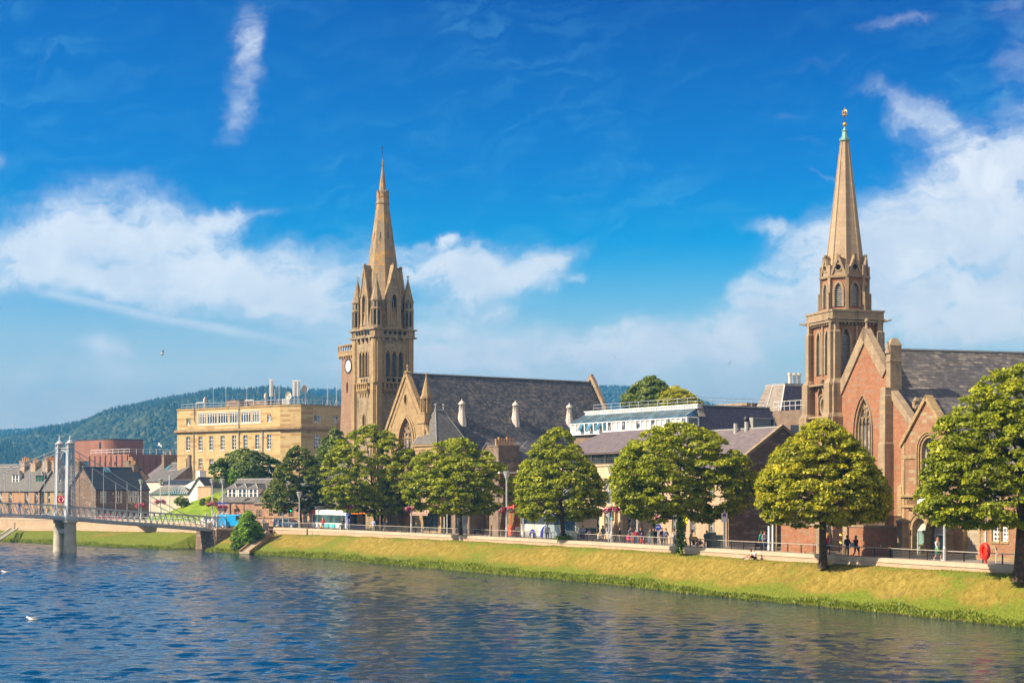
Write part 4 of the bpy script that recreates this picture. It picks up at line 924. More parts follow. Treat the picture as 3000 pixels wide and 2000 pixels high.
 cp.lathe(.2, yc, [(.12, vr+.1), (.1, vr+.5), (.24, vr+.62), (.05, vr+.95)], 6)
 cp.build('coping', M['tan'], gable)
 gl = MB(); plate(gl, G, win, .45, .5); gw = gl.build('window', M['leaded'], root)
 tr = MB(); uc = sum(p[0] for p in win[:2])/2; vs_ = fr.z(1275, 0, yc); vt = max(p[1] for p in win); v0 = min(p[1] for p in win)
 for k in (-1, 0, 1): plate(tr, G, rect(uc+k*.85-.06, uc+k*.85+.06, v0, vs_), .28, .44)
 for k in (-1.5, -.5, .5, 1.5): ring(tr, G, circ(uc+k*.85, vs_+.0, .34, 12), circ(uc+k*.85, vs_+.0, .43, 12), .28, .44)
 ring(tr, G, circ(uc, vs_+1.45, .92, 18), circ(uc, vs_+1.45, 1.08, 18), .26, .44)
 for i in range(6): a = math.tau*i/6+.5; ring(tr, G, circ(uc+.52*math.cos(a), vs_+1.45+.52*math.sin(a), .2, 8), circ(uc+.52*math.cos(a), vs_+1.45+.52*math.sin(a), .28, 8), .3, .44)
 ring(tr, G, grow(win, -.18), win, .25, .45); tr.build('tracery', T, gw)
 dr = MB(); plate(dr, G, door, .42, .48); dd = dr.build('door', col_mat('orange wooden door', (0.50, 0.22, 0.045), .55), root)
 q = MB()
 for k in range(-3, 4): plate(q, G, rect(du+k*.42-.03, du+k*.42+.03, dv0, 4.4), .38, .419)
 q.build('door_batten', M['tan'], dd)
 st = MB()
 for k in range(4): st.box(-.6-.35*(4-k), .1, -du-2.4, -du+2.4, .15*k-.02, .15*(k+1))
 st.build('step', T, root)
 bw = MB(); bw.mat(M['brownr']); xe_ = xe
 bw.box(.5, xe_-.4, yc-hw+.3, yc-hw+.6, 0, ze+.2); bw.box(.5, xe_-.4, yc+hw-.6, yc+hw-.3, 0, ze+.2)
 bw.add([(xe_-.1, yc-hw, 0), (xe_-.1, yc+hw, 0), (xe_-.1, yc+hw, ze), (xe_-.1, yc, zr), (xe_-.1, yc-hw, ze)], [(0, 1, 2, 3, 4)])
 bw.add([(xe_-.5, yc-hw, 0), (xe_-.5, yc+hw, 0), (xe_-.5, yc+hw, ze), (xe_-.5, yc, zr), (xe_-.5, yc-hw, ze)], [(4, 3, 2, 1, 0)])
 bw.build('nave_wall', None, root)
 rf = gable_roof(root, .5, xe-.45, yc-hw, yc+hw, zr, ze, M['slate1'], ridge=M['lead'])
 sk = MB()
 for sgn in (-1, 1):
  sk.slab([(xe-.55, yc, zr+.45), (xe, yc, zr+.45), (xe, yc+sgn*hw, ze+.45), (xe-.55, yc+sgn*hw, ze+.45)][::-sgn], .5)
 sk.box(xe-.5, xe-.05, yc-.2, yc+.2, zr+.3, zr+1.1); sk.build('end_gable_coping', M['trim2'], rf)
 n_ = Vector((0, -pit, 1)).normalized(); p0 = (0, yc, zr)
 for px, pb, pt in ((1353, 1236, 1168), (1510, 1238, 1172), (1668, 1243, 1179)):
  b = hit(fr, px, pb-6, p0, (0, -pit, 1)); ht = fr.z(pt, b.x, b.y)-b.z; x, y, z = b
  mb = MB(); mb.frustum(octa(x, y, .72), z-.9, octa(x, y, .36), z+ht*.5); mb.frustum(octa(x, y, .42), z+ht*.5, octa(x, y, .42), z+ht*.55)
  for i in range(8): a = R(22.5)+math.tau*i/8; mb.lathe(x+.3*math.cos(a), y+.3*math.sin(a), [(.075, z+ht*.54), (.075, z+ht*.74)], 4)
  mb.lathe(x, y, [(.46, z+ht*.735), (.46, z+ht*.76), (.36, z+ht*.84), (.14, z+ht*.9), (.07, z+ht*.92), (.06, z+ht*.96), (.1, z+ht*.98), (.0, z+ht)], 10)
  v = mb.build('roof_ventilator', M['ventp'], rf); MB().lathe(x, y, [(.22, z+ht*.5), (.22, z+ht*.74)], 8).build('vent_opening', M['iron'], v)
 x = .55; y = fr.ly(1249, x); r = .78; Z = lambda py: fr.z(py, x, y)
 pn = MB(); pn.box(x-.8, x+.8, y-.8, y+.8, 0, Z(1240)); pn.box(x-.92, x+.92, y-.92, y+.92, Z(1240)-.01, Z(1236)); pn.box(x-.7, x+.7, y-.7, y+.7, Z(1236)-.01, Z(1212)); pn.box(x-.78, x+.78, y-.78, y+.78, Z(1212), Z(1208))
 pn.frustum(octa(x, y, r*.6), Z(1208), octa(x, y, r*.6), Z(1164))
 for i in range(8): a = R(22.5)+math.tau*i/8; pn.lathe(x+r*.85*math.cos(a), y+r*.85*math.sin(a), [(.12, Z(1208)), (.1, Z(1166))], 5)
 pn.frustum(octa(x, y, r), Z(1168), octa(x, y, r*1.05), Z(1161)); pn.frustum(octa(x, y, r*.92), Z(1161), octa(x, y, .06), Z(1102)); pn.ball((x, y, Z(1102)), .12, 6, 4); cross(pn, x, y, Z(1102), .5)
 pn.build('pinnacle', T, root)
 xf = -.4; ya = fr.ly(1281, xf); yb = fr.ly(1216, xf); xb = fr.lx(1366, ya); Z = lambda py: fr.z(py, xf, ya); zb = Z(1299); zt_ = Z(1197)
 holes = {'W': [lancet(-(ya+yb)/2+k*1.35, .8, Z(1352), Z(1320), .8) for k in (-1, 0, 1)], 'S': [lancet((xf+xb)/2+k*1.5, .9, Z(1352), Z(1320), .8) for k in (-1, 0, 1)]}
 w, W_, S_ = box_walls(root, xf, xb, ya, yb, 0, zb, T, holes, .3, name='stair_hall')
 for pl, k in ((W_, 'W'), (S_, 'S')):
  for q in holes[k]: window(w, pl, q, M['leaded'], T, .3, (1, 1), .06)
  c2 = MB()
  for q in holes[k]: ring(c2, pl, q, grow(q, .16), -.08, 0)
  c2.build('hood_mould', T, w)
 st = MB(); st.box(xf-.2, xb+.1, ya-.2, yb+.2, zb-.25, zb+.02); st.box(xf-.1, xb+.05, ya-.1, yb+.1, Z(1316), Z(1312)); st.build('cornice', T, w)
 ra = fr.lx(1276, (ya+yb)/2); rb = fr.lx(1299, (ya+yb)/2); ym = (ya+yb)/2
 rf2 = MB(); e = .25; A = [(xf-e, ya-e, zb), (xb+e, ya-e, zb), (xb+e, yb+e, zb), (xf-e, yb+e, zb)]; P1, P2 = (ra, ym, zt_), (rb, ym, zt_)
 rf2.add(A+[P1, P2], [(0, 1, 5, 4), (1, 2, 5), (2, 3, 4, 5), (3, 0, 4), (3, 2, 1, 0)]); h2 = rf2.build('hip_roof', M['slate4'], w)
 ld = MB().box(ra-.1, rb+.1, ym-.12, ym+.12, zt_-.1, zt_+.08)
 for xx in (ra, rb): ld.lathe(xx, ym, [(.1, zt_), (.07, zt_+.5), (.16, zt_+.62), (.16, zt_+.75), (.0, zt_+.85)], 7)
 ld.tube([(xf-e, ya-e, zb), P1], .06, 4); ld.tube([(xf-e, yb+e, zb), P1], .06, 4); ld.tube([(xb+e, ya-e, zb), P2], .06, 4); ld.build('hip_lead', M['lead'], h2)
 return fr
FR1 = church_one()
def clock_tower():
 fr = Fr(1016, 262, -33, 3.0); r = fr.thing('clock_tower', 'old pink rubble tower with a white clock and parapet, behind the spired church', 'tower')
 W = Pl(fr, 'x', 0.0); ul = W.u(1000); ur = ul+5.6
 Z = lambda py: fr.z(py, 0, 0)
 holes = {'W': [lancet(W.u(1017), .55, Z(1150), Z(1117), 1.1), rect(W.u(1018.5)-.1, W.u(1018.5)+.1, Z(1218), Z(1200))]}
 w, W_, S_ = box_walls(r, 0, 5.6, -ur, -ul, 0, Z(1043), M['redclock'], holes, .4)
 for q in holes['W']: mb = MB(); plate(mb, W_, q, .3, .39); mb.build('louvre', M['lead'], w)
 mb = MB(); mb.frustum([(-.55, -ur-.55), (6.1, -ur-.55), (6.1, -ul+.55), (-.55, -ul+.55)], 0, [(0.01, -ur+.01), (5.59, -ur+.01), (5.59, -ul-.01), (0.01, -ul-.01)], Z(1170)); mb.build('battered_base', M['redclock'], w)
 p = MB(); p.box(-.35, 5.95, -ur-.35, -ul+.35, Z(1043), Z(1032)); p.box(-.42, 6.02, -ur-.42, -ul+.42, Z(1013), Z(1010)); p.box(-.42, 6.02, -ur-.42, -ul+.42, Z(1032)+.003, Z(1029))
 for k in range(9): y = -ur-.3+k*(ur-ul+.6)/8; p.box(-.4, -.25, y-.09, y+.09, Z(1029), Z(1013)); p.box(-.3, 0.0, y-.13, y+.13, Z(1049), Z(1043))
 for k in range(9): x = -.3+k*6.2/8; p.box(x-.09, x+.09, -ur-.4, -ur-.25, Z(1029), Z(1013))
 p.build('parapet', M['tan'], r)
 u, v = W.uv(1021.5, 1072); c = MB()
 plate(c, W, circ(u, v, 1.0, 24), -.08, 0); ck = c.build('clock_face', M['white'], r)
 b = MB(); ring(b, W, circ(u, v, .92, 24), circ(u, v, 1.12, 24), -.12, 0)
 for k in range(12): a = math.tau*k/12; b.add([W.p(u+math.cos(a)*.66-math.sin(a)*.05, v+math.sin(a)*.66+math.cos(a)*.05, -.1), W.p(u+math.cos(a)*.66+math.sin(a)*.05, v+math.sin(a)*.66-math.cos(a)*.05, -.1), W.p(u+math.cos(a)*.88+math.sin(a)*.05, v+math.sin(a)*.88-math.cos(a)*.05, -.1), W.p(u+math.cos(a)*.88-math.sin(a)*.05, v+math.sin(a)*.88+math.cos(a)*.05, -.1)], [(0, 1, 2, 3)])
 b.build('clock_rim', M['iron'], ck)
 hnd = MB()
 for a, L in ((R(-62), .72), (R(-78+12), .5), (R(50), .2)): hnd.add([W.p(u-math.sin(a)*.05, v+math.cos(a)*.05, -.12), W.p(u+math.sin(a)*.05, v-math.cos(a)*.05, -.12), W.p(u+math.cos(a)*L, v+math.sin(a)*L, -.12)], [(0, 1, 2)])
 hnd.build('clock_hands', M['iron'], ck)
clock_tower()
class LP:
 def __init__(s, f): s.f = f
 def p(s, u, v, d=0.0): return s.f(u, v, d)
def buttress(mb, x0, x1, y0, y1, steps):
 for i, (a, b, k) in enumerate(steps):
  mb.box(x0+k, x1-k, y0+k, y1-k, a, b-.002)
  if i+1 < len(steps):
   k2 = steps[i+1][2]
   mb.frustum([(x0+k, y0+k), (x1-k, y0+k), (x1-k, y1-k), (x0+k, y1-k)], b-.002, [(x0+k2, y0+k2), (x1-k2, y0+k2), (x1-k2, y1-k2), (x0+k2, y1-k2)], b+(k2-k)*1.8)
def church_two():
 fr = Fr(2535, 147, -17, 3.0); root = fr.thing('church', 'red sandstone church with buff octagonal spire topped by a gilt crown, by the right edge', 'church')
 RD, TR = M['red'], M['trim2']
 xn = -.6; yn = fr.ly(2441, xn); s = 4.85; x0, x1, y0, y1 = xn, xn+s, yn, yn+s; cx, cy = (x0+x1)/2, (y0+y1)/2
 zz = lambda py: fr.z(py, xn, yn)
 zp = zz(930)
 W = LP(lambda u, v, d: (x0+.28+d, -u, v)); S = LP(lambda u, v, d: (u, y0+.28+d, v)); N = LP(lambda u, v, d: (-u, y1-.28-d, v)); E = LP(lambda u, v, d: (x1-.28-d, u, v))
 hW = [lancet(-cy+k*.82, .62, zz(1092), zz(963), 1.3) for k in (-1, 1)]
 hS = [lancet(cx+k*1.05, .74, zz(1092), zz(960), 1.3) for k in (-1, 1)]
 vW = [circ(-cy+.05, zz(1184), .34, 14, .62)]
 t = MB(); panel(t, W, rect(-y1+.28, -y0-.28, 0, zp), hW+vW, .4, [RD, TR]); panel(t, S, rect(x0+.28, x1-.28, 0, zp), hS, .4, [RD, TR]); panel(t, N, rect(-x1+.28, -x0-.28, 0, zp), [], .4, [RD]); panel(t, E, rect(y0+.28, y1-.28, 0, zp), [], .4, [RD])
 tw = t.build('tower', None, root)
 ins = MB()
 for q in vW: plate(ins, W, q, .3, .39)
 ins.build('oculus_board', M['white'], tw)
 lv = MB()
 for pl, hs in ((W, hW), (S, hS)):
  for q in hs:
   plate(lv, pl, q, .38, .42)
   u0 = min(p[0] for p in q); u1 = max(p[0] for p in q); v0 = min(p[1] for p in q); v1 = max(p[1] for p in q); v = v0+.1
   while v < v1-.5: plate(lv, pl, rect(u0, u1, v, v+.07), .12, .375); v += .2
 lv.build('louvre', M['lead'], tw)
 md = MB()
 for pl, hs in ((W, hW), (S, hS)):
  for q in hs: ring(md, pl, q, grow(q, .24), -.10, 0)
 ring(md, W, vW[0], grow(vW[0], .2, False), -.1, 0)
 for pl, hs in ((W, hW), (S, hS)):
  for q in hs:
   u0 = min(p[0] for p in q); u1 = max(p[0] for p in q); v = zz(1090)
   for k in range(7): plate(md, pl, rect(u0-.42 if k % 2 else u0-.3, u0-.245, v+k*.42, v+k*.42+.22), -.03, .0); plate(md, pl, rect(u1+.245, u1+.42 if k % 2 else u1+.3, v+k*.42, v+k*.42+.22), -.03, .0)
 md.build('moulding', TR, tw)
 nb = MB(); z0n, z1n = zz(1212), zz(1112); uc = -cy+.05
 W2 = LP(lambda u, v, d: (x0+.1+d, -u, v))
 for sg in (-1, 1): plate(nb, W2, rect(uc+sg*.62-.09, uc+sg*.62+.09, z0n, z0n+1.9), -.1, .2)
 rake(nb, W2, [(uc-.78, z0n+1.75), (uc, z1n), (uc+.78, z0n+1.75)], .17, -.12, .2); nb.lathe(x0+.1, -uc, [(.08, z1n-.1), (.15, z1n+.1), (.03, z1n+.3)], 6)
 ring(nb, W2, roundarch(uc, .95, z0n, z0n+1.75), grow(roundarch(uc, .95, z0n, z0n+1.75), .14), -.05, .2)
 nb.build('niche_gablet', TR, tw)
 bt = MB(); zs = [(0, zz(1220), -.42), (zz(1220), zz(1122), -.22), (zz(1122), zz(970), .03), (zz(970), zp-.01, .12)]
 w = .62
 for (a, b, c, d) in ((x0-.3, x0+w, y0, y0+w), (x0, x0+w, y0-.3, y0+w-.1), (x0-.3, x0+w, y1-w, y1), (x1-w, x1, y0-.3, y0+w), (x1-w, x1+.3, y0, y0+w), (x0, x0+w, y1-w, y1+.3), (x1-w, x1, y1-w, y1+.3)):
  buttress(bt, a, b, c, d, zs)
 for pl, c0 in ((W, -cy), (S, cx)):
  plate(bt, pl, rect(c0-.11, c0+.11, zz(1094), zz(935)), -.14, -.003)
 bt.build('buttress', TR, tw)
 ba = MB(); e = .18
 for (pa, pb, o) in ((zz(1222), zz(1216), .5), (zz(1126), zz(1120), .34), (zz(942), zz(936), .14)):
  ba.box(x0-o, x1+o, y0-o, y1+o, pa, pb)
 ba.box(x0-.12, x1+.12, y0-.12, y1+.12, zp-.02, zz(911)); ba.box(x0-.2, x1+.2, y0-.2, y1+.2, zz(911)-.003, zz(907)+.05); ba.box(x0-.2, x1+.2, y0-.2, y1+.2, zp-.12, zp)
 for k in range(12):
  f = x0+.5+(x1-x0-1)*k/11; g = y0+.5+(y1-y0-1)*k/11; ba.box(f-.08, f+.08, y0-.02, y0+.3, zz(948), zz(942)-.01); ba.box(x0-.02, x0+.3, g-.08, g+.08, zz(948), zz(942)-.01)
 for (a, b, c, d) in ((x0, y0, -.75, -.35), (x1, y0, .75, -.45), (x0, y1, -.75, .45)):
  ba.tube([(a, b, zz(934)), (a+c*.5, b+d*.5, zz(936)), (a+c*.95, b+d*.95, zz(932))], [.15, .1, .06], 5)
 ba.build('parapet', TR, tw)
 zo0, zo1, zo2 = zz(908), zz(803), zz(740); ro = 2.05
 lan = MB(); lan.mat(RD)
 ap = ro*math.cos(R(22.5)); face = 2*ro*math.sin(R(22.5))
 holes = []; lm = MB(); lv = MB(); gb = MB(); gi = MB()
 for i in range(8):
  a = math.tau*i/8; ca, sa = math.cos(a), math.sin(a)
  pl = LP(lambda u, v, d, ca=ca, sa=sa: (cx+ca*(ap-d)-sa*u, cy+sa*(ap-d)+ca*u, v))
  q = lancet(0, .66, zz(893), zz(822), 1.1)
  panel(lan, pl, rect(-face/2, face/2, zo0, zo1), [q], .3, [RD, TR])
  ring(lm, pl, q, grow(q, .2), -.09, 0); lm.box(0, 0, 0, 0, 0, 0) if 0 else None
  plate(lv, pl, q, .27, .3)
  v = zz(890)
  while v < zz(832): plate(lv, pl, rect(-.33, .33, v, v+.07), .1, .265); v += .2
  e0 = zo1+.18; apx = zo2
  plg = LP(lambda u, v, d, ca=ca, sa=sa: (cx+ca*(ap+.02-d)-sa*u, cy+sa*(ap+.02-d)+ca*u, v))
  hole = circ(0, e0+.62, .26, 10)
  panel(gb, plg, [(-.7, zo1), (.7, zo1), (.7, e0), (0, apx), (-.7, e0)], [hole], .2, [TR, TR])
  ring(gb, plg, hole, grow(hole, .12, False), -.06, 0); rake(gb, plg, [(-.8, e0-.1), (0, apx+.12), (.8, e0-.1)], .2, -.13, .12)
  bk = 1.4; P = plg.p
  gb.add([P(0, apx, .05), P(-.72, e0-.02, .05), P(-.72, e0-.02, bk), P(0, apx, bk)], [(0, 1, 2, 3)]); gb.add([P(0, apx, .05), P(.72, e0-.02, .05), P(.72, e0-.02, bk), P(0, apx, bk)], [(3, 2, 1, 0)])
  plate(gi, plg, hole, .19, .25)
  b = a+math.pi/8; X, Y = cx+ro*1.01*math.cos(b), cy+ro*1.01*math.sin(b)
  lm.prism([(X+.2*math.cos(b+k*math.pi/2+.785), Y+.2*math.sin(b+k*math.pi/2+.785)) for k in range(4)], zo0, zo1)
  X2, Y2 = cx+(ro+.2)*math.cos(b), cy+(ro+.2)*math.sin(b)
  lm.prism([(X2+.17*math.cos(b+k*math.pi/2+.785), Y2+.17*math.sin(b+k*math.pi/2+.785)) for k in range(4)], zo0, zz(850))
  lm.prism([(X+.22*math.cos(b+k*math.pi/2+.785), Y+.22*math.sin(b+k*math.pi/2+.785)) for k in range(4)], zo1+.1, zz(770))
 L = lan.build('lantern', None, root)
 lm.frustum(octa(cx, cy, ro+.22), zo1-.12, octa(cx, cy, ro+.25), zo1+.1); lm.frustum(octa(cx, cy, ro+.1), zo0-.01, octa(cx, cy, ro+.02), zo0+.25)
 lm.build('moulding', TR, L); lv.build('louvre', M['lead'], L); gb.build('gablet', None, L); gi.build('gablet_light', M['iron'], L)
 zv = zz(294); Rs = lambda z: (98.6/33.0/2/.97)*(zv-z)/(zv-zz(732)); zt = zz(391)
 sp = MB().frustum(octa(cx, cy, Rs(zo1+.1)), zo1+.1, octa(cx, cy, Rs(zt)), zt).build('spire', M['spire2'], root)
 rb = MB()
 for i in range(8):
  b = R(22.5)+math.tau*i/8; rb.tube([(cx+Rs(zo1+.5)*math.cos(b), cy+Rs(zo1+.5)*math.sin(b), zo1+.5), (cx+Rs(zt)*math.cos(b), cy+Rs(zt)*math.sin(b), zt)], [.075, .05], 4)
 rb.build('spire_rib', M['spire2'], sp)
 rc = Rs(zt); cp = MB(); cp.frustum(octa(cx, cy, rc+.14), zt-.05, octa(cx, cy, rc+.12), zt+.18); cp.frustum(octa(cx, cy, rc-.02), zt+.17, octa(cx, cy, .19), zz(362)); cp.frustum(octa(cx, cy, .28), zz(363), octa(cx, cy, .24), zz(361)+.03); cp.frustum(octa(cx, cy, .17), zz(361), octa(cx, cy, .05), zz(349))
 cp.build('copper_cap', M['verdigris'], sp)
 g = MB().ball((cx, cy, zz(343)), .2, 12, 8); g.build('gilt_ball', M['gold'], sp)
 MB().lathe(cx, cy, [(.035, zz(340)), (.03, zz(316))], 6).build('rod', M['iron'], sp)
 k = MB(); zc = zz(318)
 k.lathe(cx, cy, [(.17, zc), (.22, zc+.06), (.22, zc+.14), (.2, zc+.15)], 12)
 for i in range(6):
  a = math.tau*i/6; P = lambda r, z: (cx+r*math.cos(a), cy+r*math.sin(a), z)
  k.tube([P(.2, zc+.12), P(.25, zc+.32), P(.19, zc+.46), P(.03, zc+.5)], .03, 5); k.ball(P(.24, zc+.24), .045, 5, 4)
 k.ball((cx, cy, zc+.55), .07, 6, 5); k.box(cx-.02, cx+.02, cy-.02, cy+.02, zc+.6, zc+.78); k.box(cx-.02, cx+.02, cy-.07, cy+.07, zc+.68, zc+.72)
 k.build('gilt_crown', M['gold'], sp)
 G = Pl(fr, 'x', 0.0); ua, va = G.uv(2534, 962); yc = -ua; ue = G.u(2461); ur = G.u(2598)
 zr = fr.z(1023, .6, yc); pit = (va-fr.z(1128, 0, -ue))/(ua-ue); hw = 9.6; ua2 = G.u(2682)
 Z = lambda py, px=2534: G.uv(px, py)[1]
 win = lancet(G.u(2530), 2.7, Z(1345), Z(1166), 1.05, 7)
 lo = va-pit*(ur-ua)
 zsh = G.uv(2620, 1146)[1]; us = G.u(2616); zsh2 = G.uv(2684, 1240)[1]
 outer = [(ue-.3, 0), (ua2+1.2, 0), (ua2+1.2, zsh2-(zsh-zsh2)/(ua2-us)*1.2), (us, zsh), (us-.1, lo), (ur, lo), (ua, va), (ue, va-pit*(ua-ue)), (ue-.3, va-pit*(ua-ue))]
 gb = MB(); panel(gb, G, outer, [win], .45, [RD, TR]); gw = gb.build('gable_wall', None, root)
 cp = MB(); rake(cp, G, [(ue-.25, va-pit*(ua-ue)-.2), (ua, va+.12), (ur+.1, lo+.05)], .95, -.16, .5); rake(cp, G, [(us, zsh+.1), (ua2+1.2, zsh2-(zsh-zsh2)/(ua2-us)*1.2+.1)], .6, -.16, .5)
 cp.lathe(.15, yc, [(.2, va-.1), (.14, va+.2), (.1, va+.5), (.2, va+.6), (.2, va+.72), (.05, va+.9)], 6)
 for g_, d_ in ((.06, -.02), (.32, -.14)): ring(cp, G, grow(win, g_-.06), grow(win, g_), d_, 0)
 cp.build('coping', TR, gw)
 gl = MB(); plate(gl, G, win, .4, .45); wd = gl.build('window', M['leaded'], root)
 tr = MB(); uc = G.u(2530); v0 = Z(1345); vs_ = Z(1232); wv = 2.7
 for k_ in (-1, 0, 1): plate(tr, G, rect(uc+k_*.66-.05, uc+k_*.66+.05, v0, vs_), .24, .39)
 for k_ in (-1.5, -.5, .5, 1.5): ql = lancet(uc+k_*.66, .54, v0, vs_+.35, 1.0, 4); ring(tr, G, ql, grow(ql, .055), .24, .39)
 for k_ in (-1, 1): q2 = lancet(uc+k_*.64, 1.1, vs_-.2, vs_+1.35, 1.2, 4); ring(tr, G, q2, grow(q2, .06), .22, .39)
 ring(tr, G, circ(uc, vs_+1.6, .38, 14), circ(uc, vs_+1.6, .48, 14), .22, .39); ring(tr, G, grow(win, -.12), win, .2, .4); tr.build('tracery', M['tan'], wd)
 ul = G.u(2600); ym = -(ul+.5); z = lambda py: fr.z(py, -.3, ym)
 sh = MB(); buttress(sh, -.85, .7, ym-.55, ym+.55, [(0, z(1300), 0), (z(1300), z(1160), .08), (z(1160), z(1135), .14)])
 sh.box(-.2, .85, ym-.34, ym+.34, z(1140), z(1012)); sh.box(-.26, .9, ym-.4, ym+.4, z(1060), z(1056)); sh.frustum([(-.26, ym-.4), (.9, ym-.4), (.9, ym+.4), (-.26, ym+.4)], z(1012), [(.1, ym-.1), (.6, ym-.1), (.6, ym+.1), (.1, ym+.1)], z(990))
 PG = LP(lambda u, v, d: (-.22+d, -u, v)); plate(sh, PG, [(-ym-.38, z(1034)), (-ym+.38, z(1034)), (-ym, z(1000))], -.12, .05)
 sh.build('buttress', TR, gw)
 ze = zr-pit*hw*.98; xb = 46.0
 rf = gable_roof(root, .45, xb, yc-hw, yc+hw*.9, zr, ze, M['slate2'], ridge=M['lead'])
 for px, py in ((2762, 1070), (2785, 1187)):
  b = hit(fr, px, py, (0, yc, zr), (0, -pit, 1)); q = MB().slab([(b.x-.35, b.y-.5, b.z-.5*pit+.12), (b.x+.35, b.y-.5, b.z-.5*pit+.12), (b.x+.35, b.y+.3, b.z+.3*pit+.2), (b.x-.35, b.y+.3, b.z+.3*pit+.2)], .1); q.build('rooflight', M['iron'], rf)
 bw = MB(); bw.box(.5, xb-.3, yc-hw+.2, yc-hw+.6, 0, ze+.1); bw.box(.5, xb-.3, yc+hw*.9-.6, yc+hw*.9-.2, 0, ze+.4)
 bw.add([(xb-.3, yc-hw, 0), (xb-.3, yc+hw*.9, 0), (xb-.3, yc+hw*.9, ze), (xb-.3, yc, zr), (xb-.3, yc-hw, ze)], [(0, 1, 2, 3, 4)])
 bw.build('nave_wall', RD, root)
 ct = MB(); b = hit(fr, 2684, 1172, (1.5, 0, 0), (1, 0, 0)); ct.box(b.x-.25, b.x+.25, b.y-.22, b.y+.22, b.z-3, b.z-.1); ct.lathe(b.x, b.y, [(.4, b.z-.75), (.42, b.z-.6), (.2, b.z-.3), (.34, b.z-.05), (.1, b.z+.25)], 6); ct.build('stub_pinnacle', TR, root)
 return fr
FR2 = church_two()
def extension():
 fr = Fr(2715, 133.5, -22, 3.0); root = fr.thing('gallery_building', 'pink and buff gabled stone front with big arched windows beside the red church', 'building')
 EX, TR, BF = M['ext'], M['trim2'], M['tan']
 G = Pl(fr, 'x', 0.0); Z = lambda py, px=2716: G.uv(px, py)[1]
 ul, ur = G.u(2643), G.u(2790); ua, va = G.uv(2716, 1162); vl = G.uv(2650, 1294)[1]
 win = roundarch(G.u(2724), 2.05, Z(1418), Z(1282), 10)
 a1 = roundarch(G.u(2697), 1.85, .05, Z(1517), 10); a2 = roundarch(G.u(2752), 2.3, .05, Z(1520), 10)
 outer = [(ul, 0), (ur, 0), (ur, vl+.2), (ua, va), (ul, vl)]
 gb = MB(); panel(gb, G, outer, [win, a1, a2], .5, [EX, TR]); gw = gb.build('front_wall', None, root)
 w = window(gw, G, win, M['glass'], M['wframe'], .4, (3, 3), .09)
 cp = MB(); rake(cp, G, [(ul-.25, vl-.25), (ua, va+.15), (ur+.25, vl-.1)], .28, -.2, .5)
 for g_, d_ in ((.14, -.04), (.36, -.14), (.52, -.22)): ring(cp, G, grow(win, g_-.12), grow(win, g_), d_, 0)
 for a in (a1, a2): ring(cp, G, a, grow(a, .3), -.14, 0); ring(cp, G, grow(a, .3), grow(a, .42), -.22, 0)
 plate(cp, G, rect(ul-.05, G.u(2688), Z(1342), Z(1330)), -.1, .0); plate(cp, G, rect(G.u(2760), ur, Z(1342), Z(1330)), -.1, 0)
 plate(cp, G, rect(ul-.1, ur+.1, Z(1456), Z(1449)), -.22, 0); plate(cp, G, rect(ul-.1, ur+.1, Z(1486), Z(1479)), -.16, 0); plate(cp, G, rect(ul-.05, ul+.4, 0, vl), -.06, 0)
 plate(cp, G, rect(ul-.12, G.u(2657), 0, Z(1530)), -.35, 0)
 for px in (2667, 2722, 2787):
  u = G.u(px); plate(cp, G, rect(u-.26, u+.26, 0, Z(1562)), -.3, .0); plate(cp, G, rect(u-.34, u+.34, Z(1562), Z(1552)), -.4, 0); plate(cp, G, rect(u-.36, u+.36, 0, .7), -.38, 0)
 cp.build('moulding', BF, gw)
 fz = MB();
 for k in range(11): u = ul+.75+k*.24; ring(fz, G, circ(u, Z(1467), .05, 6, .3), circ(u, Z(1467), .085, 6, .34), -.05, 0)
 fz.build('frieze', BF, gw)
 sg = MB(); plate(sg, G, rect(G.u(2690), G.u(2745), Z(1477), Z(1460)), -.1, 0); sg.build('name_board', M['white'], root)
 ca = MB(); u, v = G.uv(2683, 1496); ca.tube([G.p(u-.35, v+.08, -.35), G.p(u+.35, v, -.5)], .09, 6); ca.tube([G.p(u+.1, v+.02, -.45), G.p(u+.1, v-.1, 0)], .03, 5); ca.build('security_camera', M['iron'], root)
 for a, nm, dpt in ((a1, 'shop_window', .42), (a2, 'entrance_screen', .46)):
  m = MB(); plate(m, G, a, dpt, dpt+.05); o = m.build(nm, glassm('green shop glass', (0.10, 0.17, 0.15), .06), root)
  f = MB(); uc = (a[0][0]+a[1][0])/2; hh = (a[1][0]-a[0][0])/2; vs_ = max(p[1] for p in a)-hh
  plate(f, G, rect(uc-hh, uc+hh, vs_-.1, vs_+.02), dpt-.08, dpt-.003); ring(f, G, grow(a, -.08), a, dpt-.08, dpt-.002)
  if nm == 'entrance_screen':
   for k in (-.75, 0, .75): plate(f, G, rect(uc+k-.05, uc+k+.05, .05, vs_-.1), dpt-.08, dpt-.003)
  f.build('frame', M['wframe'], o)
  fan = MB(); plate(fan, G, [p for p in a if p[1] > vs_+.02]+[(uc-hh+.05, vs_+.03), ] if 0 else [(uc+(hh-.1)*math.cos(math.pi*i/10), vs_+.03+(hh-.12)*math.sin(math.pi*i/10)) for i in range(11)], dpt-.03, dpt-.004); fan.build('fanlight', M['cream2'], o)
 b = MB(); b.box(.5, 9, -ur+.02, -ur+.4, 0, vl); b.box(.5, 9, -ul-.4, -ul-.02, 0, vl); b.mat(EX); b.build('side_wall', None, root)
 gable_roof(root, .45, 10, -ur, -ul, va-.15, vl-.1, M['slate2'])
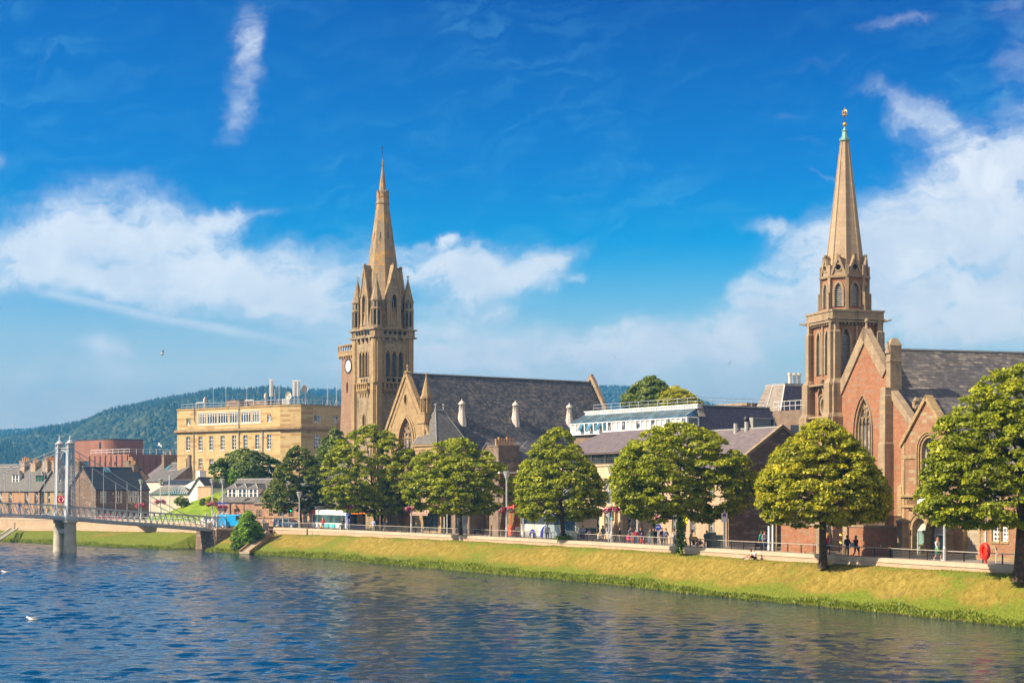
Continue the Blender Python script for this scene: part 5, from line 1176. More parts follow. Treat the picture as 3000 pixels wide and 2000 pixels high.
 c = MB(); x, y = 0.2, -ul+.25; c.box(x-.3, x+.4, y-.25, y+.3, 0, Z(1425)); c.frustum([(x-.3, y-.25), (x+.4, y-.25), (x+.4, y+.3), (x-.3, y+.3)], Z(1425), [(x+.3, y-.1), (x+.4, y-.1), (x+.4, y+.1), (x+.3, y+.1)], Z(1408)); c.build('corner_pier', BF, root)
 r2 = fr.thing('stone_wing', 'low stone wing with paired white sash windows, behind the red life ring', 'building')
 L = G.u(2790); Rr = G.u(3330); vt = 6.6
 hs = [rect(G.u(2906), G.u(2927), Z(1584, 2916), Z(1532, 2916)), rect(G.u(2934), G.u(2954), Z(1585, 2945), Z(1533, 2945))]
 dr = rect(G.u(2824), G.u(2868), .02, Z(1524, 2845)); d2 = rect(G.u(2996), G.u(3036), .02, 2.7)
 up = [rect(G.u(2824)+k*3.2, G.u(2824)+k*3.2+1.1, 4.1, 5.9) for k in range(4)]
 h3 = [rect(G.u(3080)+k*3.1, G.u(3080)+k*3.1+1.0, .95, 2.7) for k in range(3)]
 gb = MB(); panel(gb, G, rect(L+.02, Rr, 0, vt), hs+[dr, d2]+up+h3, .35, [EX, BF]); fw = gb.build('front_wall', None, r2)
 for q in hs+up+h3: window(fw, G, q, M['glassc'], M['wframe'], .2, (2, 4), .12, BF)
 t = MB();
 for q in hs+up+h3+[dr]: ring(t, G, q, grow(q, .2), -.04, 0)
 plate(t, G, rect(L, Rr, 3.45, 3.65), -.1, 0); plate(t, G, rect(L, Rr, vt-.15, vt+.1), -.22, 0); plate(t, G, rect(L+.1, Rr, 0, .42), -.06, 0); t.build('dressing', BF, fw)
 m = MB(); plate(m, G, dr, .3, .36); m.build('door', plain('grey brown weathered door', (.34, .28, .20), .8, var=.2), r2)
 m = MB(); plate(m, G, d2, .1, .16); m.build('door', plain('orange varnished door', (.48, .16, .05), .5), r2)
 b = MB(); b.box(.36, 8, -Rr, -Rr+.3, 0, vt); b.box(7.7, 8, -Rr+.3, -L, 0, vt); b.build('side_wall', EX, r2)
 gable_roof(r2, -.2, 8.2, -Rr, -L, vt+2.6, vt+.05, M['slate2'], axis='y', over=.1, fill=EX)
 MB().tube([G.p(G.u(2890), .1, -.08), G.p(G.u(2890), vt, -.08)], .055, 6).build('downpipe', M['wframe'], r2)
 fb = Fr(2340, 143, -23, 3.0); B = Pl(fb, 'x', 0.0); Zb = lambda py, px: B.uv(px, py)[1]
 def bwall(a, b, lab, rails):
  r = fb.thing('boundary_wall', lab, 'wall'); u0, u1 = B.u(a), B.u(b); zt = 2.35
  m = MB().box(0, .45, -u1, -u0, 0, zt); m.build('wall_body', M['red'], r); MB().box(-.08, .53, -u1, -u0, zt-.002, zt+.16).build('coping', M['trim2'], r)
  if rails:
   q = MB(); u = rails[0]
   while u < rails[1]: q.box(.2, .24, -u-.02, -u+.02, zt+.15, zt+.95); u += .14
   q.box(.19, .25, -rails[1], -rails[0], zt+.85, zt+.9); q.build('railing', M['iron'], r)
  return r
 bwall(2288, 2392, 'low red rubble wall between the dark gable and the gate', (B.u(2296), B.u(2390)))
 bwall(2487, 2634, 'low red rubble wall with tree shadow, between the gate and the gallery front', (B.u(2492), B.u(2634)))
 for px, lab in ((2397, 'square stone gate pier left of the iron gate'), (2479, 'square stone gate pier right of the iron gate'), (2640, 'square stone pier at the end of the red wall by the arched front')):
  p = fb.thing('gate_pier', lab, 'gate pier', 'stone piers of the boundary wall'); u = B.u(px)
  MB().box(-.12, .5, -u-.31, -u+.31, 0, 2.75).build('shaft', M['trim2'], p); c = MB().box(-.2, .58, -u-.39, -u+.39, 2.749, 2.92); c.frustum([(-.2, -u-.39), (.58, -u-.39), (.58, -u+.39), (-.2, -u+.39)], 2.92, [(.1, -u-.08), (.28, -u-.08), (.28, -u+.08), (.1, -u+.08)], 3.12); c.build('cap', M['trim2'], p)
 g = fb.thing('iron_gate', 'black iron double gate with gilt scrollwork between the stone piers', 'gate'); u0, u1 = B.u(2404), B.u(2472)
 for a, b in ((u0, (u0+u1)/2-.02), ((u0+u1)/2+.02, u1)):
  q = MB(); n = int((b-a)/.14)
  for k in range(n+1): u = a+(b-a)*k/n; q.box(.1, .13, -u-.015, -u+.015, .08, 2.0+.25*math.sin(math.pi*k/n))
  for zb in (.12, .9, 1.35, 1.95): q.box(.095, .135, -b, -a, zb, zb+.05)
  q.build('gate_leaf', M['iron'], g)
 sc = MB()
 for uc in (B.u(2463), B.u(2424)):
  for zc in (1.15, 1.75):
   for sgn in (-1, 1): sc = MB(); sc.tube([(0.05, -(uc+sgn*(.05+.16*t_*math.cos(t_*7))), zc+.2*t_*math.sin(t_*7)) for t_ in [i/14 for i in range(15)]], .025, 4); sc.build('scrollwork', M['gold'], g)
 s = fb.thing('entrance_steps', 'stone steps with iron handrail rising behind the iron gate', 'steps')
 m = MB();
 for k in range(9): m.box(1.5+k*.35, 5.2, -u1, -u0, .0 if k == 0 else .17*k-.004, .17*(k+1))
 m.build('step', M['trim2'], s); q = MB()
 for k in range(9): x = 1.6+k*.35; q.box(x, x+.03, -u0-.3, -u0-.27, .17*(k+1), .17*(k+1)+.9)
 q.tube([(1.6, -u0-.28, 1.07), (4.4, -u0-.28, 2.43)], .03, 5); q.build('handrail', M['iron'], s)
extension()
def street_mid():
 fr = Fr(2135, 160, -27, 3.0); root = fr.thing('stone_range', 'long buff stone building with purple slate roof and dark windowless gable end', 'building')
 G = Pl(fr, 'x', 0.0); Z = lambda py, px=2100: G.uv(px, py)[1]
 ul = G.u(1884); ze = fr.z(1372, 0, 0); S = Pl(fr, 'y', 0.0)
 xa = fr.lx(2293, 0); zr = fr.z(1246, xa, 0); D = xa*2
 hs = []
 for px in (1976, 2030, 2084):
  u = G.u(px); hs.append(rect(u-.42, u+.42, Z(1562), Z(1500)))
 for px in (1912, 1976, 2030, 2084): u = G.u(px); hs.append(rect(u-.42, u+.42, 4.6, 6.4))
 door = rect(G.u(1916)-.5, G.u(1916)+.5, .02, 2.3)
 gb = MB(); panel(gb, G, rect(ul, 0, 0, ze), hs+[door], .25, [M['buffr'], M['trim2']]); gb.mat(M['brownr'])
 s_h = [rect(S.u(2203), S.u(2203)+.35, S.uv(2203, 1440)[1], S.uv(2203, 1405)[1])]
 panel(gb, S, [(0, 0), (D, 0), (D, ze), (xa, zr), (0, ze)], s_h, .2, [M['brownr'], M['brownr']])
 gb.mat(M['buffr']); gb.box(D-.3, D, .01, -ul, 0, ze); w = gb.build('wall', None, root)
 for q in hs: window(w, G, q, M['glassc'], M['greyframe'], .18, (2, 3), .08, M['trim2'])
 m = MB(); plate(m, G, door, .18, .24); m.build('door', M['dframe'], root)
 t = MB()
 for q in hs: ring(t, G, q, grow(q, .14), -.03, 0)
 plate(t, G, rect(-.35, 0, 0, ze), -.03, 0); plate(t, G, rect(ul, 0, ze-.22, ze-.02), -.12, 0); t.build('dressing', M['trim2'], w)
 rf = gable_roof(root, 0, D, .0, -ul, zr-.12, ze, M['slate3'], axis='y', over=.25, ridge=M['lead'])
 c = MB(); rake(c, S, [(-.35, ze-.2), (xa, zr+.12), (D+.3, ze-.2)], .3, -.08, .4); c.build('gable_coping', M['trim2'], rf)
 MB().tube([G.p(-.15, .1, -.07), G.p(-.15, ze-.1, -.07)], .055, 6).build('downpipe', M['iron'], root); MB().tube([G.p(-.6, .1, -.07), G.p(-.6, ze-.1, -.07)], .055, 6).build('downpipe', M['tan'], root)
 for px, pb, pt, cap in ((2155, 1264, 1240, 0), (2187, 1258, 1222, 1)):
  b = hit(fr, px, pb, (xa, 0, zr), (-(zr-ze)/xa, 0, 1)); h = fr.z(pt, b.x, b.y)-b.z; f = MB().lathe(b.x, b.y, [(.22, b.z-.4), (.2, b.z+h*(.7 if cap else 1))], 8)
  fl = f.build('flue', M['lead'], rf)
  if cap: MB().ball((b.x, b.y, b.z+h*.85), .3, 8, 6, (.3, .3, .36)).build('cowl', M['iron'], fl)
 r2 = fr.thing('cream_block', 'cream rendered block with tall pilasters, beside the long buff stone building', 'building')
 x0 = 1.0; K = Pl(fr, 'x', x0); Zk = lambda py, px=1790: K.uv(px, py)[1]; ka, kb = K.u(1640), ul+.0; ze2 = Zk(1324)
 hs = [rect(K.u(1772), K.u(1815), Zk(1357), Zk(1330))]+[rect(K.u(1772)-3*k-3, K.u(1815)-3*k-3, Zk(1357), Zk(1330)) for k in range(3)]
 hs2 = [rect(K.u(1770)-k*3.1, K.u(1770)-k*3.1+2.1, 3.9, 6.6) for k in range(-1, 4)]+[rect(K.u(1770)-k*3.1, K.u(1770)-k*3.1+2.1, .7, 3.0) for k in range(0, 4)]+[rect(K.u(1836), K.u(1872), .4, 3.2)]
 gb = MB(); panel(gb, K, rect(ka, kb, 0, Zk(1360)), hs2, .25, [M['cream'], M['cream']]); panel(gb, K, rect(ka, kb, Zk(1360), ze2), hs, .2, [M['harl'], M['harl']]); gb.mat(M['cream']); gb.box(x0, 12, -kb+.0, -kb+.3, 0, ze2) if 0 else None
 S2 = LP(lambda u, v, d: (u, -kb+d, v)); panel(gb, S2, rect(x0, 12, 0, ze2), [], .2, [M['harl']]); gb.mat(M['harl']); gb.box(11.7, 12, -kb+.1, -ka, 0, ze2); gb.box(x0+.1, 11.6, -ka-.3, -ka, 0, ze2)
 w = gb.build('wall', None, r2)
 for q in hs: window(w, K, q, M['glass'], M['dframe'], .15, (3, 2), .08)
 for q in hs2: window(w, K, q, M['glassc'], M['greyframe'], .18, (2, 2), .08)
 t = MB()
 for px in (1745, 1805, 1829, 1880): u = K.u(px); plate(t, K, rect(u-.3, u+.3, 0, Zk(1361)), -.35, 0)
 plate(t, K, rect(ka, kb, Zk(1400), Zk(1391)), -.12, .0); plate(t, K, rect(ka, kb, Zk(1364), Zk(1360)), -.14, .0); plate(t, K, rect(ka, kb, ze2-.12, ze2+.02), -.15, 0); t.build('pilaster', M['cream'], w)
 rf2 = MB(); zb = zr+.5; rf2.slab([(x0-.3, -kb, ze2), (x0-.3, -ka+.3, ze2), (xa+.6, -ka+.3, zb), (xa+.6, -kb, zb)][::-1], .2); rf2.slab([(xa+.6, -kb, zb), (xa+.6, -ka+.3, zb), (12.2, -ka+.3, ze2), (12.2, -kb, ze2)][::-1], .2); rf2.build('roof', M['slate3'], r2)
 fj = Fr(2027, 183, -33.5, 3.0); r3 = fj.thing('modern_block', 'modern block with white glazed attic strip, sloping blue roof glass and dark mansard', 'building')
 J = Pl(fj, 'x', 0.0); ya = fj.ly(2011, 0); yb = fj.ly(1673, 0); Zj = lambda py: fj.z(py, 0, ya)
 zs, zwb, zgt, zpt = Zj(1223), Zj(1249), Zj(1194), Zj(1181)
 xg = 1.7; xe = fj.lx(2285, ya)
 m = MB().box(.4, xe, ya+.05, yb-.05, 0, zwb-.1); b = m.build('wall', M['harl'], r3)
 n = 24; fm = MB(); gl = []; L = (yb-ya)
 fm.box(-.02, .3, ya-.02, yb+.02, zwb-.35, zwb); fm.box(-.05, .3, ya-.02, yb+.02, zs-.02, zs+.16)
 for k in range(n+1): y = ya+L*k/n; fm.box(-.03, .22, y-.09, y+.09, zwb, zs)
 fm.build('attic_frame', M['wframe'], r3)
 for k in range(n):
  y = ya+L*(k+.5)/n; q = MB(); q.box(.1, .14, y-L/n/2+.09, y+L/n/2-.09, zwb, zs)
  q.build('attic_pane', M['glassb'] if k in (16, 18, 20) else (M['blind'] if k % 3 else M['glassc']), r3)
  if k in (17, 19, 21):
   o = MB(); o.slab([(-.03, y-L/n/2+.1, zs-.05), (-.03, y+L/n/2-.1, zs-.05), (-.55, y+L/n/2-.1, zwb+.12), (-.55, y-L/n/2+.1, zwb+.12)], .05); o.build('open_sash', M['glassb'], r3)
 e = MB(); e.box(.0, xg, ya-.1, ya-.02, zwb-.35, zwb+.1); e.box(0, xg, ya-.1, ya-.02, zs, zs+.15); e.box(0, .18, ya-.1, ya-.02, zwb, zs); e.box(xg-.18, xg, ya-.1, ya-.02, zwb, zs); e.build('end_frame', M['wframe'], r3)
 MB().box(.18, xg-.1, ya-.05, ya+.0, zwb, zs).build('end_pane', M['glass'], r3)
 g = MB(); g.slab([(-.12, yb, zs+.16), (-.12, ya, zs+.16), (xg, ya+.35, zgt), (xg, yb-.6, zgt)], .08); g.add([(-.12, ya, zs+.16), (xg, ya+.35, zgt), (xg, ya, zs+.16)], [(0, 2, 1)]); gr = g.build('roof_glazing', M['glassb'], r3)
 rb = MB()
 for k in range(37): y0_ = ya+L*k/36; y1_ = ya+.35+(L-.95)*k/36; rb.bar((-.14, y0_, zs+.21), (xg, y1_, zgt+.05), .06, .06)
 rb.build('glazing_bar', M['lead'], gr)
 p = MB().box(xg-.1, xg+.35, ya-.0, yb-.6, zgt, zpt-.12); p.box(xg-.2, xg+.45, ya-.1, yb-.5, zpt-.12, zpt)
 k = ya
 while k < yb-.7: p.box(xg-.2, xg-.1, k, k+.1, zgt+.12, zpt-.12); k += .45
 p.build('parapet', M['whitem'], r3)
 MB().box(xg+.3, xe-1.0, ya+.8, yb-.6, zwb-.2, zpt-.3).build('flat_roof', M['lead'], r3)
 ms = MB(); zb2 = Zj(1262); ms.slab([(xg-.2, ya-.35, zb2-.5), (xe+.1, ya-.35, zb2-.5), (xe-.9, ya+.75, zpt-.15), (xg+.35, ya+.75, zpt-.15)], .25); ms.slab([(xe+.1, ya-.35, zb2-.5), (xe+.1, yb, zb2-.5), (xe-.9, yb-.8, zpt-.15), (xe-.9, ya+.75, zpt-.15)], .25)
 mo = ms.build('mansard', M['slatem'], r3); MB().bar((xg+.3, ya+.7, zpt-.1), (xe-.9, ya+.7, zpt-.1), .2, .12).build('mansard_capping', M['lead'], mo); MB().box(xg-.1, xe, ya-.3, ya+.3, 0, zb2-.45).build('lower_wall', M['brownr'], r3)
 sv = MB(); sv.slab([(xg-.2, ya-.38, zb2+1.6), (xg+.7, ya-.36, zb2+1.6), (xg+1.0, ya+.62, zpt-.1), (xg+.2, ya+.62, zpt-.1)], .1); sv.build('fish_scale_cheek', M['slatel'], mo)
 x0d = fj.lx(2200, ya); x1d = fj.lx(2260, ya); z0d, z1d = fj.z(1258, x0d, ya-.3), fj.z(1226, x0d, ya-.3)
 d = MB(); d.box(x0d-.12, x0d, ya-.45, ya+.5, z0d, z1d+.12); d.box(x1d, x1d+.12, ya-.45, ya+.5, z0d, z1d+.12); d.box(x0d, x1d, ya-.45, ya+.5, z1d, z1d+.12); dd = d.build('dormer', M['lead'], mo); MB().box(x0d, x1d, ya-.2, ya-.1, z0d, z1d).build('dormer_glass', M['glass'], dd)
 rl = fj.thing('roof_railing', 'thin steel guard rail along the flat roof of the modern block', 'railing')
 zr_ = zpt; ph = fj.z(1162, xg+.6, ya)-zr_
 def rr(P, nm='guard_rail'):
  q = MB()
  for a, b_ in zip(P, P[1:]):
   a, b_ = Vector(a), Vector(b_)
   for f in (1.0, .5): q.bar(a+Vector((0, 0, ph*f)), b_+Vector((0, 0, ph*f)), .04)
   n_ = max(1, int((b_-a).length/1.7))
   for i in range(n_+1): c_ = a.lerp(b_, i/n_); q.bar(c_+Vector((0, 0, -.3)), c_+Vector((0, 0, ph)), .045)
  q.build(nm, M['steel'], rl)
 rr([(xg+2.4, yb-1.2, zr_), (xg+.7, yb-1.2, zr_), (xg+.7, ya+1.0, zr_), (xe-1.4, ya+1.0, zr_)])
 fl = Fr(2289, 200, -30, 3.0); r4 = fl.thing('mansard_block', 'grey mansard roofed block with pale flues behind the red church tower', 'building')
 yw = fl.ly(2211, 0); xr = 11.0; Zl = lambda py: fl.z(py, 0, 0); zt, zb = Zl(1123), Zl(1203)
 m = MB(); ins = 1.0
 m.slab([(-.2, yw, zb), (-.2, -.1, zb), (ins, ins*.6, zt), (ins, yw-ins, zt)], .2); mo = m.build('front_slope', M['slatel'], r4)
 m = MB(); m.slab([(-.2, -.1, zb), (xr, -.1, zb), (xr, ins*.6, zt), (ins, ins*.6, zt)], .2); m.build('side_slope', M['slatem'], r4)
 MB().box(ins-.1, xr, ins*.6-.1, yw-ins+.1, zt-.2, zt+.1).build('roof_deck', M['lead'], r4); m = MB(); m.bar((-.2, -.1, zb), (ins, ins*.6, zt), .14); m.bar((-.2, yw*.52, zb+.1), (ins, yw*.56, zt), .1); m.build('hip_flashing', M['lead'], r4)
 m = MB(); m.box(.2, xr, .1, yw, 0, zb+.05); m.box(-1.2, .2, -6.0, .1, 0, zb-.1); m.box(.2, xr, -6, .1, 0, zb-.1); o = m.build('wall', M['harl'], r4)
 m = MB(); u = fl.lx(2320, -6.0); m.box(u-.2, u+2.2, -6.06, -6.0, fl.z(1270, u, -6), fl.z(1244, u, -6)); m.build('window', M['glass'], r4)
 for k, px in enumerate((2314, 2328, 2341)):
  b = hit(fl, px, 1122, (0, 2.0, 0), (0, 1, 0)); f = MB().lathe(b.x, b.y, [(.2, zt-.2), (.19, zt+1.15), (.27, zt+1.2), (.27, zt+1.45)], 8); f.build('flue', M['ventp'], r4)
 m = MB(); m.box(-1, xr, yw, yw+16, 0, Zl(1182)); m.build('long_low_wing', M['slatel'], r4); MB().box(-1.2, xr, yw, yw+16.2, Zl(1182)-.002, Zl(1180)+.25).build('wing_capping', M['trim2'], r4)
 r5 = fl.thing('roof_railing', 'white guard rail on the roof terrace beside the red church tower', 'railing'); q = MB()
 for f in (.55, 1.1): q.bar((-1.1, -5.9, zb-.1+f), (-1.1, .0, zb-.1+f), .05); q.bar((-1.1, -5.9, zb-.1+f), (8, -5.9, zb-.1+f), .05)
 for k in range(7): q.bar((-1.1, -5.9+k, zb-.2), (-1.1, -5.9+k, zb+1.0), .05)
 for k in range(8): q.bar((-1.1+k*1.2, -5.9, zb-.2), (-1.1+k*1.2, -5.9, zb+1.0), .05)
 q.build('guard_rail', M['whitem'], r5)
 fh = Fr(1452, 203, -31, 3.0); r6 = fh.thing('chimney_block', 'brown stone block with a wide stack of buff chimney pots, below the long dark roof', 'building')
 S = Pl(fh, 'y', 0.0); D = fh.lx(1640, 0); zc = fh.z(1297, 0, 0); ze = fh.z(1345, 0, 0)
 yh = fh.ly(1380, 0)
 w, W_, S_ = box_walls(r6, .5, D, 0, yh, 0, ze, M['brownr'], {'S': [rect(4, 5.2, 3.8, 5.6), rect(7.5, 8.7, 3.8, 5.6)], 'W': [rect(-yh+1+k*2.4, -yh+2+k*2.4, 3.9, 5.7) for k in range(3)]}, .2)
 for q in (rect(4, 5.2, 3.8, 5.6), rect(7.5, 8.7, 3.8, 5.6)): window(w, S_, q, M['glass'], M['wframe'], .15, (2, 2), .07)
 for k in range(3): window(w, W_, rect(-yh+1+k*2.4, -yh+2+k*2.4, 3.9, 5.7), M['glassc'], M['wframe'], .15, (2, 2), .07)
 gable_roof(r6, .5, D, .1, yh, ze+2.2, ze, M['slate2'], axis='x', over=.2, fill=M['brownr'])
 chimney(r6, 1.9, 1.2, 0, zc-.4, 2.9, 2.2, M['harl'], 7, 'x', ph=(fh.z(1270, 1.5, 0)-zc+.2)*.72)
 f = MB().box(.2, D, -.55, -.02, fh.z(1405, 1, 0), fh.z(1386, 1, 0)); f.build('shop_fascia', col_mat('orange brown fascia', (.42, .15, .06)), r6); MB().box(.1, D, -.7, -.02, fh.z(1386, 1, 0)+.001, fh.z(1383, 1, 0)+.06).build('white_cornice', M['white'], r6)
 MB().box(.6, D, -.25, -.01, 0, 3.2).build('shop_wall', M['harl'], r6)
 a = MB(); a.tube([(.6, .5, zc-1.2), (-.4, .3, zc+.5)], .035, 4); a.build('aerial', M['steel'], r6); a = MB(); a.tube([(3.3, .4, zc-.9), (4.6, .3, zc+.35), (6.0, .3, zc+.4)], .03, 4); a.build('aerial', M['steel'], r6)
 fk = Fr(1506, 200, -31, 3.0); r7 = fk.thing('shopfront_bay', 'orange red timber shopfront bay with cream glazing bars, left of the white coach', 'shopfront')
 w_ = fk.ly(1506, 0); yk = fk.ly(1500, 0)
 xk = fk.lx(1556, 0); m = MB(); m.box(0, xk, 0, 1.6, 0, 1.25); m.box(0, xk, 0, 1.6, 3.2, 3.7); m.build('bay_body', col_mat('orange red paint', (.52, .10, .035), .5), r7)
 m = MB();
 for k in range(5): x = xk*k/4; m.box(x-.07 if k else 0, x+.07 if k < 4 else xk, 0, .12, 1.25, 3.2)
 for k in range(3): m.box(0, .12, .0+k*.74, .12+k*.74, 1.25, 3.2)
 m.build('bay_post', M['orange red paint'], r7); m = MB(); m.box(.05, xk-.05, .05, 1.5, 1.25, 3.2); m.build('bay_glass', glassm('amber glazing', (.20, .14, .06)), r7)
 m = MB(); m.box(.15, .75, -.03, -.003, .75, 1.1); m.build('notice', M['white'], r7)
 fa = Fr(1290, 213, -33, 3.0); r8 = fa.thing('cafe', 'small cafe front with brown awning between the church door and the third tree', 'shop')
 ya_ = fa.ly(1234, 0); xr = fa.lx(1452, 0)
 w, W_, S_ = box_walls(r8, 0, 8, 0, ya_, 0, 3.6, M['tan'], {'W': [rect(-ya_+.5, -.5, .3, 2.6)], 'S': [rect(.6, 1.5, .05, 2.4), rect(2.6, 3.5, .05, 2.4), rect(4.6, 5.5, .9, 2.4)]}, .3, name='wall')
 window(w, W_, rect(-ya_+.5, -.5, .3, 2.6), M['glass'], M['dframe'], .25, (4, 2), .1)
 for q in (rect(.6, 1.5, .05, 2.4), rect(2.6, 3.5, .05, 2.4), rect(4.6, 5.5, .9, 2.4)): window(w, S_, q, M['glass'], M['dframe'], .25, (1, 2), .1)
 MB().box(-.15, 8, -.15, ya_, 3.6, 3.85).build('roof_slab', M['tan'], r8)
 s = MB(); s.slab([(0, .1, 3.3), (0, ya_, 3.3), (-1.7, ya_-.1, 2.45), (-1.7, .2, 2.45)][::-1], .05); s.box(-1.72, -1.68, .2, ya_-.1, 2.25, 2.44); s.build('awning', plain('brown striped awning', (.34, .22, .16), .8, var=.25, vs=4), r8)
 m = MB(); m.box(3.9, 4.35, -.06, -.003, 1.3, 2.3); m.build('blue_sign', col_mat('blue sign', (.02, .07, .55), .5), r8)
 for x in (-.1, 2.05, 4.05): MB().box(x, x+.3, -.35, -.02, 0, 3.3).build('pilaster', M['tan'], r8)
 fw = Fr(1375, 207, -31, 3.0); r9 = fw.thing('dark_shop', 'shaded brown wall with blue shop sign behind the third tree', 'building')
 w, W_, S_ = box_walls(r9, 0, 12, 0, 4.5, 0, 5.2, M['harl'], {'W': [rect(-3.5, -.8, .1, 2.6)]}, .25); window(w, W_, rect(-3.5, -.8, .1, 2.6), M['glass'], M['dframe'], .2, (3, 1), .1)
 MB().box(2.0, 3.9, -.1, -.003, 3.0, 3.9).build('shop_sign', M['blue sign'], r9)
street_mid()
class PW(PlG):
 def __init__(s, fr, A, B): super().__init__(A, B); s.fr = fr
 def uv(s, px, py):
  k = (px-CX)/F; Ax, Ay = s.fr.w(s.A.x, s.A.y); dx = s.d.x*s.fr.eb[0]+s.d.y*s.fr.er[0]; dy = s.d.x*s.fr.eb[1]+s.d.y*s.fr.er[1]
  u = (k*Ay-Ax)/(dx-k*dy); q = s.A+s.d*u; return u, s.fr.z(py, q.x, q.y)
def office():
 fr = Fr(821, 300, 0, 3.0); root = fr.thing('office_block', 'four storey golden stone office block with roof aerials, left of the clock tower', 'building')
 def w2(px, Y): return Vector(((px-CX)/F*Y-fr.O[0], Y-fr.O[1]))
 A, B, Cc, D = w2(519, 316.5), w2(821, 300), w2(882, 298.6), w2(998, 304)
 nb = Vector((0.55, 0.83))*20; E_, F_ = D+nb, A+nb
 zt = fr.z(1186.5, 0, 0); zc0, zc1 = fr.z(1257, 0, 0), fr.z(1250, 0, 0)
 OM, G = M['office'], M['glassc']
 sx = lambda x: 500+x/3.015
 sy = lambda y: 1080+y/3.015
 P1, P2, P3 = PW(fr, A, B), PW(fr, B, Cc), PW(fr, Cc, D)
 def rr(P, x0, x1, y0, y1): uc, v0 = P.uv(sx((x0+x1)/2), sy(y1)); _, v1 = P.uv(sx((x0+x1)/2), sy(y0)); return rect(P.uv(sx(x0), 1300)[0], P.uv(sx(x1), 1300)[0], v0, v1)
 strip = []
 for a, b in ((250, 312), (322, 408), (418, 505), (520, 606), (620, 706), (722, 786)):
  t = (a+b)/2; o = (t-250)/536*-22; strip.append(rr(P1, a, b, 397+o, 492+o))
 xs = [154, 263, 359, 458, 559, 660, 764, 868]
 row1 = [rr(P1, 138, 175, 437, 500), rr(P1, 852, 890, 407, 470)]
 row2 = [rr(P1, x-18, x+18, 600-(x-154)*.03, 719-(x-154)*.02) for x in xs]
 row3 = [rr(P1, x-18, x+18, 790+(x-154)*.03, 915+(x-154)*.045) for x in xs]
 row4 = [rect(q[0][0], q[1][0], 1.2, 3.4) for q in row3]
 rowS = [rr(P3, 1266, 1330, 408, 473), rr(P3, 1436, 1478, 415, 476)]; rowS2 = [rr(P3, 1266, 1327, 580, 705), rr(P3, 1436, 1482, 590, 712)]; rowS3 = [rect(q[0][0], q[1][0], 4.2, 7.2) for q in rowS2]
 w = MB()
 panel(w, P1, rect(0, P1.L, 0, zt), strip+row1+row2+row3+row4, .25, [OM, OM]); panel(w, P2, rect(0, P2.L, 0, zt), [], .2, [OM]); panel(w, P3, rect(0, P3.L, 0, zt), rowS+rowS2+rowS3, .25, [OM, OM])
 for a, b in ((D, E_), (E_, F_), (F_, A)): panel(w, PlG(a, b), rect(0, (b-a).length, 0, zt), [], .2, [OM])
 wl = w.build('wall', None, root)
 for q in strip: window(wl, P1, q, M['glass'], M['wframe'], .1, (4, 1), .13)
 st = MB()
 for q in strip:
  v = q[2][1]-(q[2][1]-q[0][1])*.22; plate(st, P1, rect(q[0][0], q[1][0], v-.04, v+.04), .02, .09)
 for q in row1+rowS: window(wl, P1 if q in row1 else P3, q, G, M['wframe'], .2, (2, 1), .1)
 for q in row2+row3+row4: window(wl, P1, q, M['glass'], M['wframe'], .2, (2, 4), .09)
 for q in rowS2+rowS3: window(wl, P3, q, G, M['wframe'], .2, (3, 4), .1)
 for q in row2+row3: v = q[0][1]; plate(st, P1, rect(q[0][0]-.1, q[1][0]+.1, v-.28, v-.01), -.08, 0)
 ring(st, P1, rect(strip[0][0][0]-.1, strip[-1][1][0]+.1, min(q[0][1] for q in strip)-.05, max(q[2][1] for q in strip)+.1), rect(strip[0][0][0]-.3, strip[-1][1][0]+.3, min(q[0][1] for q in strip)-.25, max(q[2][1] for q in strip)+.28), -.06, .0)
 st.build('window_dressing', M['cream2'], wl)
 c = MB()
 for P in (P1, P2, P3):
  plate(c, P, rect(-.3, P.L+.1, zc0, zc1), -.5, 0); plate(c, P, rect(-.2, P.L+.1, zc0-.25, zc0-.002), -.2, 0); plate(c, P, rect(-.1, P.L, zt-.2, zt+.12), -.08, .5)
 c.build('cornice', M['tan'], wl)
 d = MB()
 for x in (207, 605, 815):
  u = P1.uv(sx(x), 1300)[0]; d.tube([P1.p(u, 0, -.14), P1.p(u, zc0-.2, -.14)], .09, 5)
 for x, y0, y1 in ((212, 465, 350), (605, 540, 330)): u = P1.uv(sx(x), 1300)[0]; d.tube([P1.p(u, P1.uv(sx(x), sy(y0))[1], -.14), P1.p(u, zt+.2, -.14)], .09, 5)
 d.build('downpipe', M['lead'], wl)
 r = MB(); pts = [A, B, Cc, D, E_, F_]; r.add([(p.x, p.y, zt-.3) for p in pts], [tuple(range(6))]); r.build('roof', M['lead'], root)
 pr = MB(); a = P1.A+P1.d*9+P1.n*4;
 def pbox(u0, u1, d0, d1, z0, z1, m=pr):
  q = [P1.A+P1.d*u0+P1.n*d0, P1.A+P1.d*u1+P1.n*d0, P1.A+P1.d*u1+P1.n*d1, P1.A+P1.d*u0+P1.n*d1]; m.prism([(p.x, p.y) for p in q], z0, z1)
 u1 = P1.uv(625, 1300)[0]; u2 = P1.uv(664, 1300)[0]; u3 = P1.uv(724, 1300)[0]
 pbox(u1, u2, 3, 8, zt-.3, fr.z(1167, -8, 6)); pbox(u2, u3, 5, 9, zt-.3, fr.z(1170, -5, 6)); pr.build('plant_room', M['brownr'], root)
 rl = MB()
 for P in (P1, P2, P3):
  for f in (.5, 1.0): rl.bar(P.p(.2, zt+f, .8), P.p(P.L-.1, zt+f, .8), .05)
  n = int(P.L/1.5)
  for k in range(n+1): u = .2+(P.L-.3)*k/max(n, 1); rl.bar(P.p(u, zt-.2, .8), P.p(u, zt+1.0, .8), .05)
 rl.build('roof_railing', M['steel'], root)
 lad = MB()
